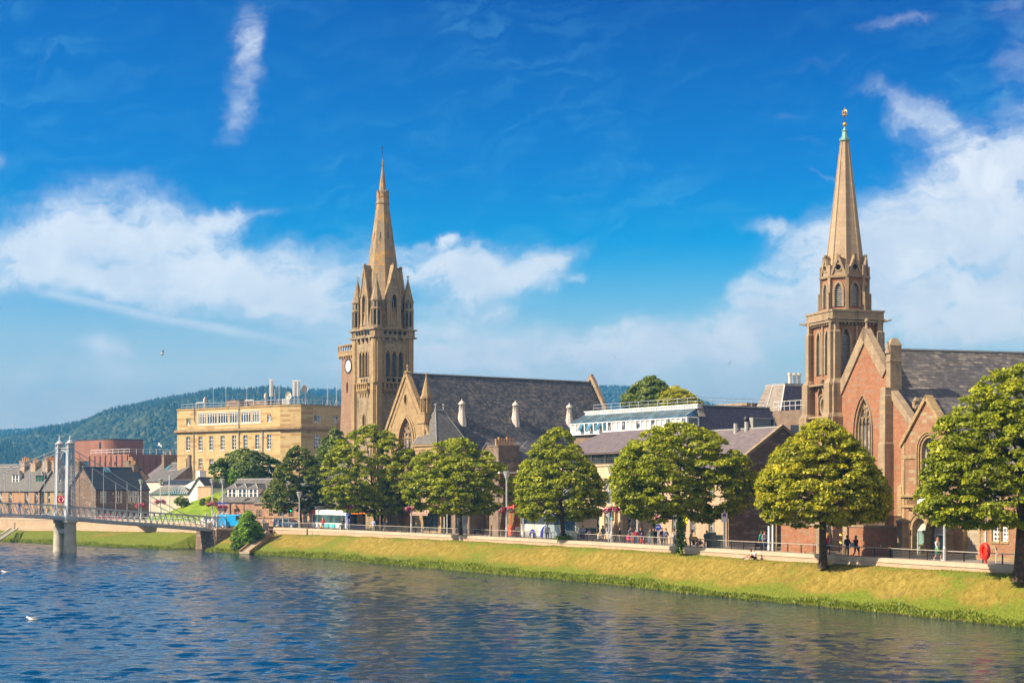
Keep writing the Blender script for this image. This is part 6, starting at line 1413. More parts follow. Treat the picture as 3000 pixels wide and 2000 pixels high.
 for px in (578, 722): u = P1.uv(px, 1300)[0]; lad.bar(P1.p(u-1.1, zt+1.2, .7), P1.p(u+1.1, zt+1.2, .7), .12); lad.bar(P1.p(u-1.1, zt-.1, .7), P1.p(u-1.1, zt+1.2, .7), .1); lad.bar(P1.p(u+1.1, zt-.1, .7), P1.p(u+1.1, zt+1.2, .7), .1)
 lad.build('cradle_rail', M['whitem'], root)
 def at(px, depth): u = (P1 if px < 821 else (P2 if px < 882 else P3)).uv(px, 1200)[0]; P = (P1 if px < 821 else (P2 if px < 882 else P3)); q = P.A+P.d*u+P.n*depth; return q
 def mast(px, depth, ytop, label, kind):
  q = at(px, 0); wpt = Vector(fr.w(q.x, q.y)); dirn = wpt.normalized(); wp = wpt+dirn*depth; zb = zt+3.0-.3; h = ZC+(HY-ytop)*wp.y/F-zb
  t = thing('roof_aerial', label, 'aerial', (wp.x, wp.y, zb), 0, 'aerials on the office roof'); m = MB()
  if kind == 'panel':
   m.tube([(0, 0, 0), (0, 0, h*.95)], .07, 6); m.build('pole', M['steel'], t)
   for k in range(3): a = math.tau*k/3+.4; x, y = .24*math.cos(a), .24*math.sin(a); MB().box(x-.13, x+.13, y-.1, y+.1, h*.42, h).build('panel', M['whitem'], t)
  elif kind == 'whip': m.tube([(0, 0, 0), (0, 0, h*.3), (0, 0, h)], [.06, .04, .025], 5); m.build('rod', M['whitem'], t)
  elif kind == 'tripod':
   m.tube([(0, 0, 0), (0, 0, h)], [.07, .05], 5)
   for k in range(3): a = math.tau*k/3; m.tube([(1.0*math.cos(a), 1.0*math.sin(a), 0), (0, 0, h*.45)], .04, 4)
   for k in range(5): m.bar((-.25, 0, h*(.5+.1*k)), (.25, 0, h*(.5+.1*k)), .04)
   m.build('mast', M['steel'], t)
  elif kind == 'dish':
   m.tube([(0, 0, 0), (0, 0, h-.7)], .09, 6); m.bar((-.5, 0, 0), (0, 0, h*.6), .06); m.bar((.5, .3, 0), (0, 0, h*.6), .06); m.build('pole', M['steel'], t)
   d = MB(); r = .72; d.lathe(0, 0, [(.05, -.25), (r*.5, -.18), (r*.85, -.02), (r, .16), (r*.97, .18), (r*.8, .0), (.05, -.14)], 14, cap=False); o = d.build('dish', M['ventp'], t, (0, 0, h-.7)); o.rotation_euler = (R(90), 0, R(-30 if px > 800 else 80)); MB().tube([(0, 0, -.1), (0, 0, .45)], .04, 5).build('feed_horn', M['lead'], o)
  return t
 for px, dp, yt, kd, lab in ((600, 3, 1162, 'dish', 'round dish aerial at the left end of the office roof'), (625, 5, 1129, 'whip', 'thin white rod aerial, leftmost on the office roof'), (662, 5, 1128, 'whip', 'thin white rod aerial by the brown plant room'), (723, 5, 1130, 'whip', 'thin white rod aerial right of the plant room'),
      (778, 6, 1150, 'dish', 'dish aerial low among the struts on the office roof'), (794, 6, 1110, 'panel', 'tall pole with panel antennas left of the white cabinet'), (805, 8, 1140, 'tripod', 'lattice tripod aerial behind the low dish'), (818, 6, 1120, 'tripod', 'slim lattice mast next to the white cabinet'), (846, 5, 1148, 'dish', 'dish aerial beside the white equipment cabinet'),
      (862, 4, 1113, 'panel', 'left of the two thick panel poles beside the large dish'), (873, 4, 1113, 'panel', 'right of the two thick panel poles beside the large dish'), (895, 4, 1128, 'dish', 'large round dish high on the office roof, rightmost dish'), (960, 5, 1128, 'tripod', 'tripod mast near the right end of the office roof'), (986, 5, 1128, 'tripod', 'tripod mast touching the clock tower edge')):
  mast(px, dp, yt, lab, kd)
 q = at(838, 0); wpt = Vector(fr.w(q.x, q.y)); wp = wpt+wpt.normalized()*4
 t = thing('equipment_cabinet', 'white equipment cabinet among the aerials on the office roof', 'cabinet', (wp.x, wp.y, zt+2.7)); MB().box(-.65, .65, -.6, .6, .3, 1.6).build('body', M['whitem'], t); MB().box(-.7, .7, -.65, .65, 0, .3).build('plinth', M['steel'], t); m = MB(); m.box(-.5, -.04, -.63, -.6, .45, 1.5); m.build('door', M['ventp'], t)
office()
def dormer(parent, mb_parent_mats, G, u, vb, vt, depth, wall, frame, w=1.5, roofm=None, flare=True, name='dormer', slope=1.0):
 d0 = depth; d1 = depth+(vt-vb)/slope+.3; m = MB()
 fr_ = LP(lambda a, b, c: G.p(a, b, c+d0))
 hs = [rect(u-w*.42, u-.06, vb+.3, vt-.12), rect(u+.06, u+w*.42, vb+.3, vt-.12)]
 panel(m, fr_, rect(u-w/2, u+w/2, vb, vt), hs, .1, [wall, wall])
 for s in (-1, 1):
  a = u+s*w/2; q = [G.p(a, vb, d0), G.p(a, vt, d0), G.p(a, vt, d1)]; m.add(q, [(0, 1, 2) if s < 0 else (2, 1, 0)])
  if flare: b = u+s*(w/2+.28); m.add([G.p(a, vb, d0-.02), G.p(a, vb+.5, d0), G.p(b, vb-.05, d0+.1), G.p(a, vb+.3, d0+.5)], [(0, 1, 2), (2, 1, 0), (2, 1, 3), (3, 1, 2)])
 o = m.build(name, None, parent)
 for q in hs: window(o, fr_, q, M['glass'], frame, .09, (1, 2), .07)
 r = MB(); e = .18; a0, a1 = u-w/2-e, u+w/2+e; pk = (vt+w*.42)
 P = [G.p(a0, vt, d0-e), G.p(a1, vt, d0-e), G.p(u, pk, d0+.65), G.p(a1, vt, d1+.2), G.p(a0, vt, d1+.2), G.p(u, pk, d1+.9)]
 r.add(P, [(0, 1, 2), (1, 3, 5, 2), (4, 0, 2, 5), (1, 0, 4, 3)]); ro = r.build('dormer_roof', roofm or M['slate4'], o)
 h = MB(); h.bar(P[0], P[2], .07); h.bar(P[1], P[2], .07); h.bar(P[2], P[5], .07); h.box(0, 0, 0, 0, 0, 0) if 0 else None; h.build('hip_lead', M['ventp'], ro)
 return o
def simple_house(fr, name, label, y1, depth, ze, zr, wallm, roofm, hW=(), hS=(), frame=None, gable=True, chim=(), axis='y', sill=None, ss=None, base=0.0, bars=(1, 2)):
 root = fr.thing(name, label, 'house'); G = Pl(fr, 'x', 0.0); S = Pl(fr, 'y', 0.0); m = MB(); xm = depth/2
 panel(m, G, rect(-y1, 0, base, ze), list(hW), .2, [wallm, wallm])
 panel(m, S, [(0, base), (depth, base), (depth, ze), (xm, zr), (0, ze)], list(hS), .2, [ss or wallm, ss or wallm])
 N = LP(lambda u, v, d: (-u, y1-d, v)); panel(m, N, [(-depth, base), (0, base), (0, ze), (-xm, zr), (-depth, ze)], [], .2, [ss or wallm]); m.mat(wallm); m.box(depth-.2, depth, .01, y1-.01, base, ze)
 w = m.build('wall', None, root)
 for q in hW: window(w, G, q, M['glassc'], frame or M['wframe'], .16, bars, .1, sill)
 for q in hS: window(w, S, q, M['glassc'], frame or M['wframe'], .16, bars, .1, sill)
 r = gable_roof(root, 0, depth, -.05, y1+.05, zr+.08, ze, roofm, axis='y', over=.25, ridge=M['lead'])
 for (cx_, cy_, z0, z1, sx_, sy_, mat, n, al) in chim: chimney(root, cx_, cy_, z0, z1, sx_, sy_, mat, n, al, potmat=M['potr'] if (n % 2) else M['pot'])
 return root, w, r, G, S
def left_town():
 sx = lambda x: x/3.563
 sy = lambda y: 1200+y/3.563
 fy = Fr(197, 305, -62, 3.0); G = Pl(fy, 'x', 0.0); ze = fy.z(1434, 0, 0); dep = fy.lx(281, 0); zr = fy.z(1367, dep/2, 0); ys = fy.ly(116, 0)
 hW = [rect(G.u(a), G.u(b), G.uv(a, 1474)[1], G.uv(a, 1440)[1]) for a, b in ((121, 129), (139, 147), (158, 166))]+[rect(G.u(a), G.u(b), .3, 2.3) for a, b in ((121, 129), (139, 147))]
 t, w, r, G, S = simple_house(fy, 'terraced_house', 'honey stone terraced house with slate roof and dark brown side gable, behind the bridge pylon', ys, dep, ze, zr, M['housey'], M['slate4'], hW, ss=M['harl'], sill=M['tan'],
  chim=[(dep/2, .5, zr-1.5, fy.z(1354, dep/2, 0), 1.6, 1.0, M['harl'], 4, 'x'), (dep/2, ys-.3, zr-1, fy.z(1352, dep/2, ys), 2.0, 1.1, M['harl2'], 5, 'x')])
 dormer(r, None, G, G.u(155), fy.z(1416, 1.2, 0), fy.z(1386, 1.2, 0), 1.3, M['wframe'], M['wframe'], 1.5, slope=(zr-ze)/(dep/2))
 fo = Fr(115.5, 307.5, -62, 3.0); G = Pl(fo, 'x', 0.0); yo = fo.ly(40, 0)
 hW = [rect(G.u(a), G.u(b), G.uv(a, 1475)[1], G.uv(a, 1440)[1]) for a, b in ((72, 83), (101, 112))]+[rect(G.u(a), G.u(b), .2, 2.3) for a, b in ((72, 83), (101, 112))]
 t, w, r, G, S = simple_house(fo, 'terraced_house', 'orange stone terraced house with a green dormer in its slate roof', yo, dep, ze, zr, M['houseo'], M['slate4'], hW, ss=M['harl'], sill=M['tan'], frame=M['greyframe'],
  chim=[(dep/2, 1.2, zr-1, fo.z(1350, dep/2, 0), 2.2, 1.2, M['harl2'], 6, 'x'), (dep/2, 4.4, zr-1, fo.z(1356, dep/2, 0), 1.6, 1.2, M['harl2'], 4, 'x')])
 dormer(r, None, G, G.u(99), fo.z(1420, 1.2, 0), fo.z(1392, 1.2, 0), 1.3, M['gframe'], M['gframe'], 1.6, slope=(zr-ze)/(dep/2))
 f3 = Fr(39.5, 310.5, -62, 3.0); G = Pl(f3, 'x', 0.0)
 hW = [rect(G.u(a), G.u(b), G.uv(a, 1472)[1], G.uv(a, 1440)[1]) for a, b in ((25, 35), (-4, 6), (-40, -28), (-90, -78))]+[rect(G.u(a), G.u(b), .3, 2.3) for a, b in ((25, 35), (-4, 6), (-60, -48))]
 t, w, r, G, S = simple_house(f3, 'terraced_house', 'orange brick terraced house with a white dormer, leftmost in the row', f3.ly(-260, 0), dep, ze, zr, M['houseo'], M['slate4'], hW, ss=M['harl'], sill=M['tan'], chim=[(dep/2, .6, zr-1, zr+1.0, 2.0, 1.2, M['harl2'], 4, 'x'), (dep/2, 10, zr-1, zr+1.0, 2.0, 1.2, M['harl2'], 5, 'x')])
 dormer(r, None, G, G.u(37)-.6, f3.z(1420, 1.2, 0), f3.z(1389, 1.2, 0), 1.3, M['wframe'], M['wframe'], 1.7, slope=(zr-ze)/(dep/2))
 fb_ = Fr(42, 330, -62, 3.0); simple_house(fb_, 'rear_house', 'grey slate roofed house rising behind the leftmost terrace', fb_.ly(-200, 0), 9, fb_.z(1420, 0, 0), fb_.z(1361, 4, 0), M['harl2'], M['slate4'])
 fd = Fr(281, 298, -45, 3.0); S = Pl(fd, 'y', 0.0); xe = fd.lx(437, 0); ze = fd.z(1430, 0, 0); yr = 4.2; zr = fd.z(1367, 3, yr)
 root = fd.thing('rubble_house', 'dark slate house with brown rubble front and three white windows, behind the bridge hangers', 'house')
 hS = [rect(S.u(a), S.u(b), S.uv(a, 1472)[1], S.uv(a, 1436)[1]) for a, b in ((296, 309), (342, 355), (378, 389), (392, 403))]
 m = MB(); panel(m, S, rect(0, xe, 0, ze), hS, .22, [M['brownr'], M['tan']])
 for x, o in ((xe, 0), (0, .25)):
  m.mat(M['brownr']); q = [(x, .01, 0), (x, yr*2, 0), (x, yr*2, ze), (x, yr, zr), (x, .01, ze)]; m.add(q, [(0, 1, 2, 3, 4) if o == 0 else (4, 3, 2, 1, 0)])
 m.box(.1, xe-.1, yr*2-.2, yr*2, 0, ze); w = m.build('wall', None, root)
 for q in hS: window(w, S, q, M['glassc'], M['wframe'], .15, (2, 2), .12, M['tan'])
 d = MB()
 for q in hS: ring(d, S, q, grow(q, .16), -.03, 0)
 d.build('window_dressing', M['cream2'], w)
 r = gable_roof(root, -.1, xe+.1, 0, yr*2, zr, ze, M['slate5'], axis='x', over=.25, ridge=M['lead'])
 b = hit(fd, 315, 1378, (0, 0, ze), (0, -(zr-ze)/yr, 1)); pt = (zr-ze)/yr; m = MB().slab([(b.x-.55, b.y-.5, b.z-.5*pt+.15), (b.x+.55, b.y-.5, b.z-.5*pt+.15), (b.x+.55, b.y+.5, b.z+.5*pt+.15), (b.x-.55, b.y+.5, b.z+.5*pt+.15)], .1); m.build('rooflight', M['glassb'], r)
 chimney(root, xe-.6, yr, zr-1.2, fd.z(1362, xe, yr), 1.0, 1.8, M['harl'], 3, 'y')
 MB().tube([S.p(S.u(316), .1, -.1), S.p(S.u(316), ze-.1, -.1)], .06, 5).build('downpipe', col_mat('blue pipe', (.10, .17, .26)), root); m = MB().ball(S.p(S.u(329), ze-.9, -.2), .22, 6, 4); m.build('alarm_box', M['cream'], root)
 fp = Fr(461, 335, -33, 3.0); simple_house(fp, 'purple_roof_house', 'purple slate roofed house between the dark slate house and grey gabled house', fp.ly(405, 0), 10, fp.z(1410, 0, 0), fp.z(1358, 5, 0), M['harl'], M['slate3'], chim=[(4.6, 1.0, 8, fp.z(1362, 5, 0)+.6, 2.2, 1.2, M['harl'], 2, 'x')])
 fq = Fr(362, 330, -45, 3.0); simple_house(fq, 'chimney_house', 'house almost hidden behind the dark slate roof, showing its four-pot chimney', fq.ly(330, 0), 8, fq.z(1430, 0, 0), fq.z(1372, 4, 0), M['harl2'], M['slate4'], chim=[(2.5, 1.4, 6, fq.z(1351, 2.5, 1.4), 1.9, 1.7, M['harl'], 4, 'y')])
 fg = Fr(505, 312, -33, 3.0); xr = fg.lx(640, 0); ze = fg.z(1406, 0, 0); zr = fg.z(1354, xr/2, 0)
 t, w, r, G, S = simple_house(fg, 'grey_gabled_house', 'grey slate house with dark brown gable and tall dark chimney, left of the white house', fg.ly(427, 0), xr, ze, zr, M['cream2'], M['slate4'], ss=M['harl'], chim=[(xr/2, .9, zr-1.5, fg.z(1334, xr/2, 0), 2.3, 1.5, M['harl'], 2, 'x'), (xr/2-.4, fg.ly(427, 0)-1, zr-2, fg.z(1333, xr/2, 8), 2.2, 1.2, M['harl'], 2, 'x')])
 b = hit(fg, 492, 1371, (0, 0, ze), (-(zr-ze)/(xr/2), 0, 1)); pt = (zr-ze)/(xr/2); m = MB().slab([(b.x-.5, b.y-1.2, b.z-.5*pt+.12), (b.x+.5, b.y-1.2, b.z+.5*pt+.12), (b.x+.5, b.y+1.2, b.z+.5*pt+.12), (b.x-.5, b.y+1.2, b.z-.5*pt+.12)], .08); m.build('rooflight', M['glassb'], r)
 fc = Fr(438, 296, -62, 3.0); xw = 5.0; fc = Fr(553, 292, -72, 3.0); y1 = fc.ly(440, 0); root = fc.thing('conservatory', 'long low cream building with sloping teal glass roof, left of the white gable', 'building'); ze = fc.z(1447, 0, 0); zt = fc.z(1421, 3.5, 2)
 MB().box(0, 3.6, 0, y1, 0, ze).build('wall', M['cream2'], root); m = MB(); A = [(-.2, -.2, ze), (-.2, y1+.1, ze), (3.3, y1-1, zt), (3.3, 3.0, zt)]; m.slab(A[::-1], .1); m.add([A[0], A[3], (3.6, -.2, ze)], [(0, 2, 1)]); g = m.build('glass_roof', M['glasst'], root)
 rb = MB()
 for k in range(21): f = k/20; rb.bar((-.22, -.2+(y1+.3)*f, ze+.05), (3.3, 3.0+(y1-4)*f, zt+.05), .07)
 rb.build('glazing_bar', M['ventp'], g); MB().box(3.3, 7, 1.5, y1, 0, zt-.6).build('rear_wall', M['harl'], root); m = MB(); m.slab([(3.2, 2.5, zt+.1), (3.2, y1, zt+.1), (6.5, y1, zt+1.0), (6.5, 2.5, zt+1.0)][::-1], .15); m.build('rear_roof', M['slate5'], root)
 fw = Fr(578, 300, -40, 3.0); root = fw.thing('white_house', 'white rendered house with flat front block and steep white gable above the green mound', 'house'); G = Pl(fw, 'x', 0.0)
 yb = fw.ly(503, 0); zt = fw.z(1407, 0, 0); holes = {'W': [rect(G.u(524), G.u(528), G.uv(524, 1437)[1], G.uv(524, 1422)[1]), rect(G.u(530), G.u(534), G.uv(530, 1437)[1], G.uv(530, 1422)[1])]}
 w, W_, S_ = box_walls(root, 0, 6, 0, yb, 0, zt, M['white'], holes, .12)
 for q in holes['W']: window(w, W_, q, M['glass'], M['dframe'], .1, (1, 1), .05)
 MB().box(-.15, 6.1, -.15, yb+.15, zt, zt+.2).build('flat_roof', M['lead'], root); MB().box(-.08, -.001, -.08, yb+.08, zt-.6, zt-.01).build('fascia', M['wframe'], root)
 chimney(root, 1.5, 1.2, zt, fw.z(1381, 1.5, 1), 1.3, 1.1, M['white'], 2, 'x')
 MB().box(2.6, 3.2, 3.4, 4.0, zt+.2, zt+.75).build('roof_tank', col_mat('blue tank', (.02, .15, .45)), root)
 f2 = Fr(603, 288, -62, 3.0); y1 = f2.ly(553, 0); G = Pl(f2, 'x', 0.0); S2 = Pl(f2, 'y', 0.0); m = MB(); va = f2.z(1398, 0, y1*.4); panel(m, G, [(-y1, 0), (0, 0), (0, f2.z(1424, 0, 0)), (-y1*.42, va), (-y1, f2.z(1444, 0, y1))], [rect(-y1*.5, -y1*.5+.18, va-2.3, va-1.7)], .1, [M['white'], M['white']]); m.box(.01, 8, .01, .2, 0, f2.z(1426, 0, 0)); m.box(.01, 8, y1-.2, y1-.01, 0, f2.z(1446, 0, y1))
 g = m.build('gable_wall', None, root)
 def adopt(o, f): d = Matrix.Translation((f.O[0], f.O[1], f.z0)) @ Matrix.Rotation(-f.a, 4, 'Z'); b_ = Matrix.Translation((fw.O[0], fw.O[1], fw.z0)) @ Matrix.Rotation(-fw.a, 4, 'Z'); o.matrix_basis = b_.inverted() @ d
 adopt(g, f2)
 r = MB(); r.slab([(-.2, y1*.42, va+.1), (9, y1*.42, va+.1), (9, -.3, f2.z(1426, 0, 0)), (-.2, -.3, f2.z(1426, 0, 0))], .2) if 0 else r.slab([(-.2, -.3, f2.z(1426, 0, 0)), (9, -.3, f2.z(1426, 0, 0)), (9, y1*.42, va+.1), (-.2, y1*.42, va+.1)], .2); r.slab([(-.2, y1*.42, va+.1), (9, y1*.42, va+.1), (9, y1+.2, f2.z(1446, 0, y1)), (-.2, y1+.2, f2.z(1446, 0, y1))], .2)
 adopt(r.build('gable_roof', M['slate5'], root), f2)
 f5 = Fr(672, 298, -40, 3.0); simple_house(f5, 'dark_roof_house', 'dark slate roof just right of the steep white gable', f5.ly(588, 0), 8, f5.z(1425, 0, 0), f5.z(1392, 4, 0), M['brownr'], M['slate5'])
 f4 = Fr(618, 284, -50, 3.0); t = f4.thing('rubble_yard_wall', 'stretch of brown rubble wall at the top of the green mound', 'wall'); MB().box(0, .5, 0, f4.ly(578, 0), 1, f4.z(1426, 0, 0)).build('wall_body', M['buffr'], t); MB().box(-.08, .58, 0, f4.ly(578, 0), f4.z(1426, 0, 0)-.002, f4.z(1423, 0, 0)).build('coping', M['trim2'], t)
 fr = Fr(378, 400, -42, 3.0); root = fr.thing('terracotta_block', 'modern terracotta clad block with a round ended tower, in front of the hills', 'building')
 y1 = fr.ly(261, 0); xe = fr.lx(520, 0); zt = fr.z(1329, 0, 0); m = MB().box(0, xe, 0, y1, 0, zt); w = m.build('lower_block', M['redconc'], root)
 rb = MB()
 for k in range(8): y = .6+(y1-1)*k/7; rb.box(-.25, -.002, y-.07, y+.07, zt*.35, zt-.2)
 for k in range(8): x = .5+(xe-1)*k/7; rb.box(x-.07, x+.07, -.25, -.002, zt*.35, zt-.2)
 rb.build('fin', M['redconc'], w); sl = MB()
 for k in range(4): y = fr.ly(292+k*15, 0); sl.box(-.06, -.003, y-.25, y+.25, fr.z(1362, 0, y), fr.z(1352, 0, y))
 sl.build('slot_window', M['iron'], w)
 rl = MB()
 for f in (.6, 1.2): rl.bar((.4, .4, zt+f), (.4, y1, zt+f), .08); rl.bar((.4, .4, zt+f), (xe, .4, zt+f), .08)
 for k in range(8): rl.bar((.4, .4+(y1-.5)*k/7, zt), (.4, .4+(y1-.5)*k/7, zt+1.2), .08); rl.bar((.4+(xe-.5)*k/7, .4, zt), (.4+(xe-.5)*k/7, .4, zt+1.2), .08)
 rl.build('roof_rail', M['whitem'], root)
 m = MB(); c = hit(fr, 285, 1400, (9, 0, 0), (1, 0, 0)); rr_ = 3.6; x0, yc = c.x-2, c.y; pts = []
 y_l = fr.ly(219, 9); y_r = fr.ly(351, 12)
 pts = [(9, y_l), (9, y_r+rr_)]+[(9+rr_-rr_*math.cos(math.pi/2*i/8), y_r+rr_-rr_*math.sin(math.pi/2*i/8)) for i in range(1, 9)]+[(9+rr_+6, y_r), (9+rr_+6, y_l)]
 zt2 = fr.z(1286, 9, y_l*.5); m.prism(pts, zt-1, zt2); o = m.build('round_ended_tower', M['redconc'], root); MB().prism([(x-.05, y) for x, y in pts], zt2+.001, zt2+.25).build('tower_rim', M['slate5'], o)
 m = MB(); q = hit(fr, 316, 1318, (9+rr_+.5, 0, 0), (1, 0, 0)); m.box(8.97, 8.99, y_r+4, y_r+5, zt+2, zt+3.6); m.build('tower_slot', M['iron'], o)
 fh = Fr(748, 258, -60, 3.0); G = Pl(fh, 'x', 0.0); y1 = fh.ly(638, 0); ze = fh.z(1467, 0, 3); dep = 9.6; zr = fh.z(1404, dep/2, 3)
 hW = [rect(G.u(717.5), G.u(726), G.uv(722, 1511)[1], G.uv(722, 1494)[1]), rect(G.u(656), G.u(663), G.uv(660, 1511)[1], G.uv(660, 1494)[1]), rect(G.u(643), G.u(649), G.uv(645, 1511)[1], G.uv(645, 1496)[1])]
 t, w, r, G, S = simple_house(fh, 'dormer_house', 'pink stone house with three white dormers in its grey roof, behind the blue van', y1, dep, ze, zr, M['pinkr'], M['slate4'], hW, sill=M['cream2'], base=0)
 dr = rect(G.u(687), G.u(695), .1, G.uv(690, 1495)[1]); m = MB(); plate(m, G, dr, -.03, .0); m.build('door', col_mat('maroon door', (.16, .03, .03)), t); m = MB(); plate(m, G, rect(G.u(684), G.u(698), G.uv(690, 1490)[1], G.uv(690, 1485)[1]), -.45, 0); ring(m, G, dr, grow(dr, .18), -.08, 0); m.build('door_hood', M['tan'], t); m = MB().ball(G.p(G.u(690), G.uv(690, 1478)[1], -.25), .16, 7, 5); m.build('globe_lamp', M['cream2'], t)
 m = MB().tube([G.p(G.u(675), .1, -.1), G.p(G.u(675), ze, -.1)], .06, 5); m.build('downpipe', M['iron'], t)
 for px in (668, 698, 730): dormer(r, None, G, G.u(px), fh.z(1462, 1.0, 3), fh.z(1430, 1.0, 3), .95, M['wframe'], M['wframe'], 1.75, slope=(zr-ze)/(dep/2))
 f6 = Fr(889, 246, -57, 3.0); G = Pl(f6, 'x', 0.0); y1 = f6.ly(746, 0); ze = f6.z(1472, 0, 4); dep = 11; zr = f6.z(1398, dep/2, 5)
 def mull(px0, px1, py0, py1, n):
  u0, u1 = G.u(px0), G.u(px1); v0, v1 = G.uv(px0, py1)[1], G.uv(px0, py0)[1]; w_ = (u1-u0)/n; return [rect(u0+k*w_+.05, u0+(k+1)*w_-.05, v0, v1) for k in range(n)]
 hs = mull(788, 800, 1475, 1508, 2)+mull(814, 830, 1476, 1509, 3)+mull(847, 859, 1476, 1510, 2)+[lancet(G.u(755), .42, G.uv(755, 1511)[1], G.uv(755, 1492)[1], .8), lancet(G.u(763), .42, G.uv(763, 1511)[1], G.uv(763, 1492)[1], .8)]
 t, w, r, G, S = simple_house(f6, 'stone_hall', 'pink stone hall with tall mullioned windows, behind the first street tree', y1, dep, ze, zr, M['pinkr'], M['slate4'], (), sill=None)
 w2 = MB(); w.data.materials.clear() if 0 else None
 for q in hs:
  m = MB(); plate(m, G, q, -.015, .0); o = m.build('window', M['glass'], w)
  b_ = MB(); u0, u1, v0, v1 = q[0][0], q[1][0], q[0][1], max(p[1] for p in q)
  ring(b_, G, q, grow(q, .1), -.06, 0)
  for k in range(1, 4): v = v0+(v1-v0)*k/4; plate(b_, G, rect(u0, u1, v-.04, v+.04), -.035, -.016)
  b_.build('window_frame', M['tan'], o)
 m = MB(); plate(m, G, rect(-y1, 0, G.uv(800, 1516)[1], G.uv(800, 1513)[1]), -.1, 0); plate(m, G, rect(-y1, 0, ze-.25, ze), -.14, 0); m.build('string_course', M['tan'], w)
 fs = Fr(932, 238, -38, 3.0); t = fs.thing('beige_annexe', 'plain beige rendered annexe with white canopy behind the red and white bus', 'building'); y1 = fs.ly(888, 0); MB().box(0, 9, 0, y1, 0, fs.z(1490, 0, 0)).build('wall', M['harl2'], t); MB().box(-1.0, 3, -1.2, 1.2, fs.z(1488, 0, 0), fs.z(1482, 0, 0)).build('canopy', M['white'], t); MB().box(-.9, -.78, -1.0, -.88, 0, fs.z(1488, 0, 0)).build('canopy_post', M['whitem'], t)
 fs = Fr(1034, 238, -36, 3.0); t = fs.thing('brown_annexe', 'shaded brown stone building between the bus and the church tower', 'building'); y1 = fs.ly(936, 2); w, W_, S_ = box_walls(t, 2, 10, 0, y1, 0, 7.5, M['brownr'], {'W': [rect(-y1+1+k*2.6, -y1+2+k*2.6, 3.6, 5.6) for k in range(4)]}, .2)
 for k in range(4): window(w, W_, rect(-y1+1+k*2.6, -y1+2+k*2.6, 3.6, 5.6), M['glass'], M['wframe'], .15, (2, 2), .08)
 gable_roof(t, 2, 10, 0, y1, 10.5, 7.5, M['slate4'], axis='y', fill=M['brownr'])
left_town()
def mound():
 pm = [(430, 1515), (480, 1506), (520, 1488), (560, 1470), (600, 1455), (640, 1441), (680, 1434), (730, 1432)]
 g, t, b = new_mat('mown grass'); pos = t.node('ShaderNodeNewGeometry').outputs['Position']
 c = t.mixc(t.mapr(t.noise(pos, .5, 5, .65), .35, .65), (0.12, 0.20, 0.012), (0.24, 0.31, 0.025)); t.l.new(c, b.inputs['Base Color']); b.inputs['Roughness'].default_value = .9; b.inputs['Specular IOR Level'].default_value = .15
 bp = t.node('ShaderNodeBump', {'Strength': .6, 'Distance': .15}); t.l.new(t.noise(pos, 4, 4), bp.inputs['Height']); t.l.new(bp.outputs[0], b.inputs['Normal'])
 V = []; pxs = np.arange(400, 741, 10); vs = np.linspace(0, 1, 12)
 for px in pxs:
  ytop = np.interp(px, [a for a, _ in pm], [b_ for _, b_ in pm])
  for v in vs:
   Y = 264+22*v; ztop = 8+(HY-ytop)*286/F; edge = min(1, max(0, (px-400)/40))
   z = 3.0+(max(ztop, 3.05)-3.0)*math.sin(v*math.pi/2)**.9*edge+.05*math.sin(px*.1+v*8)
   V.append(((px-CX)/F*Y, Y, z))
 n, m = len(pxs), len(vs); idx = np.arange(n*m).reshape(n, m); Fq = np.stack([idx[:-1, :-1].ravel(), idx[1:, :-1].ravel(), idx[1:, 1:].ravel(), idx[:-1, 1:].ravel()], 1)
 V = np.array(V); back = V.reshape(n, m, 3)[:, -1].copy(); back[:, 2] = 2.9; back[:, 1] += 14; W = np.vstack([V, back]); bi = n*m+np.arange(n); F2 = np.stack([idx[:-1, -1], idx[1:, -1], bi[1:], bi[:-1]], 1)
 tag(np_mesh('grass_mound', W, np.vstack([Fq, F2]), g, smooth=True), kind='structure')
mound()
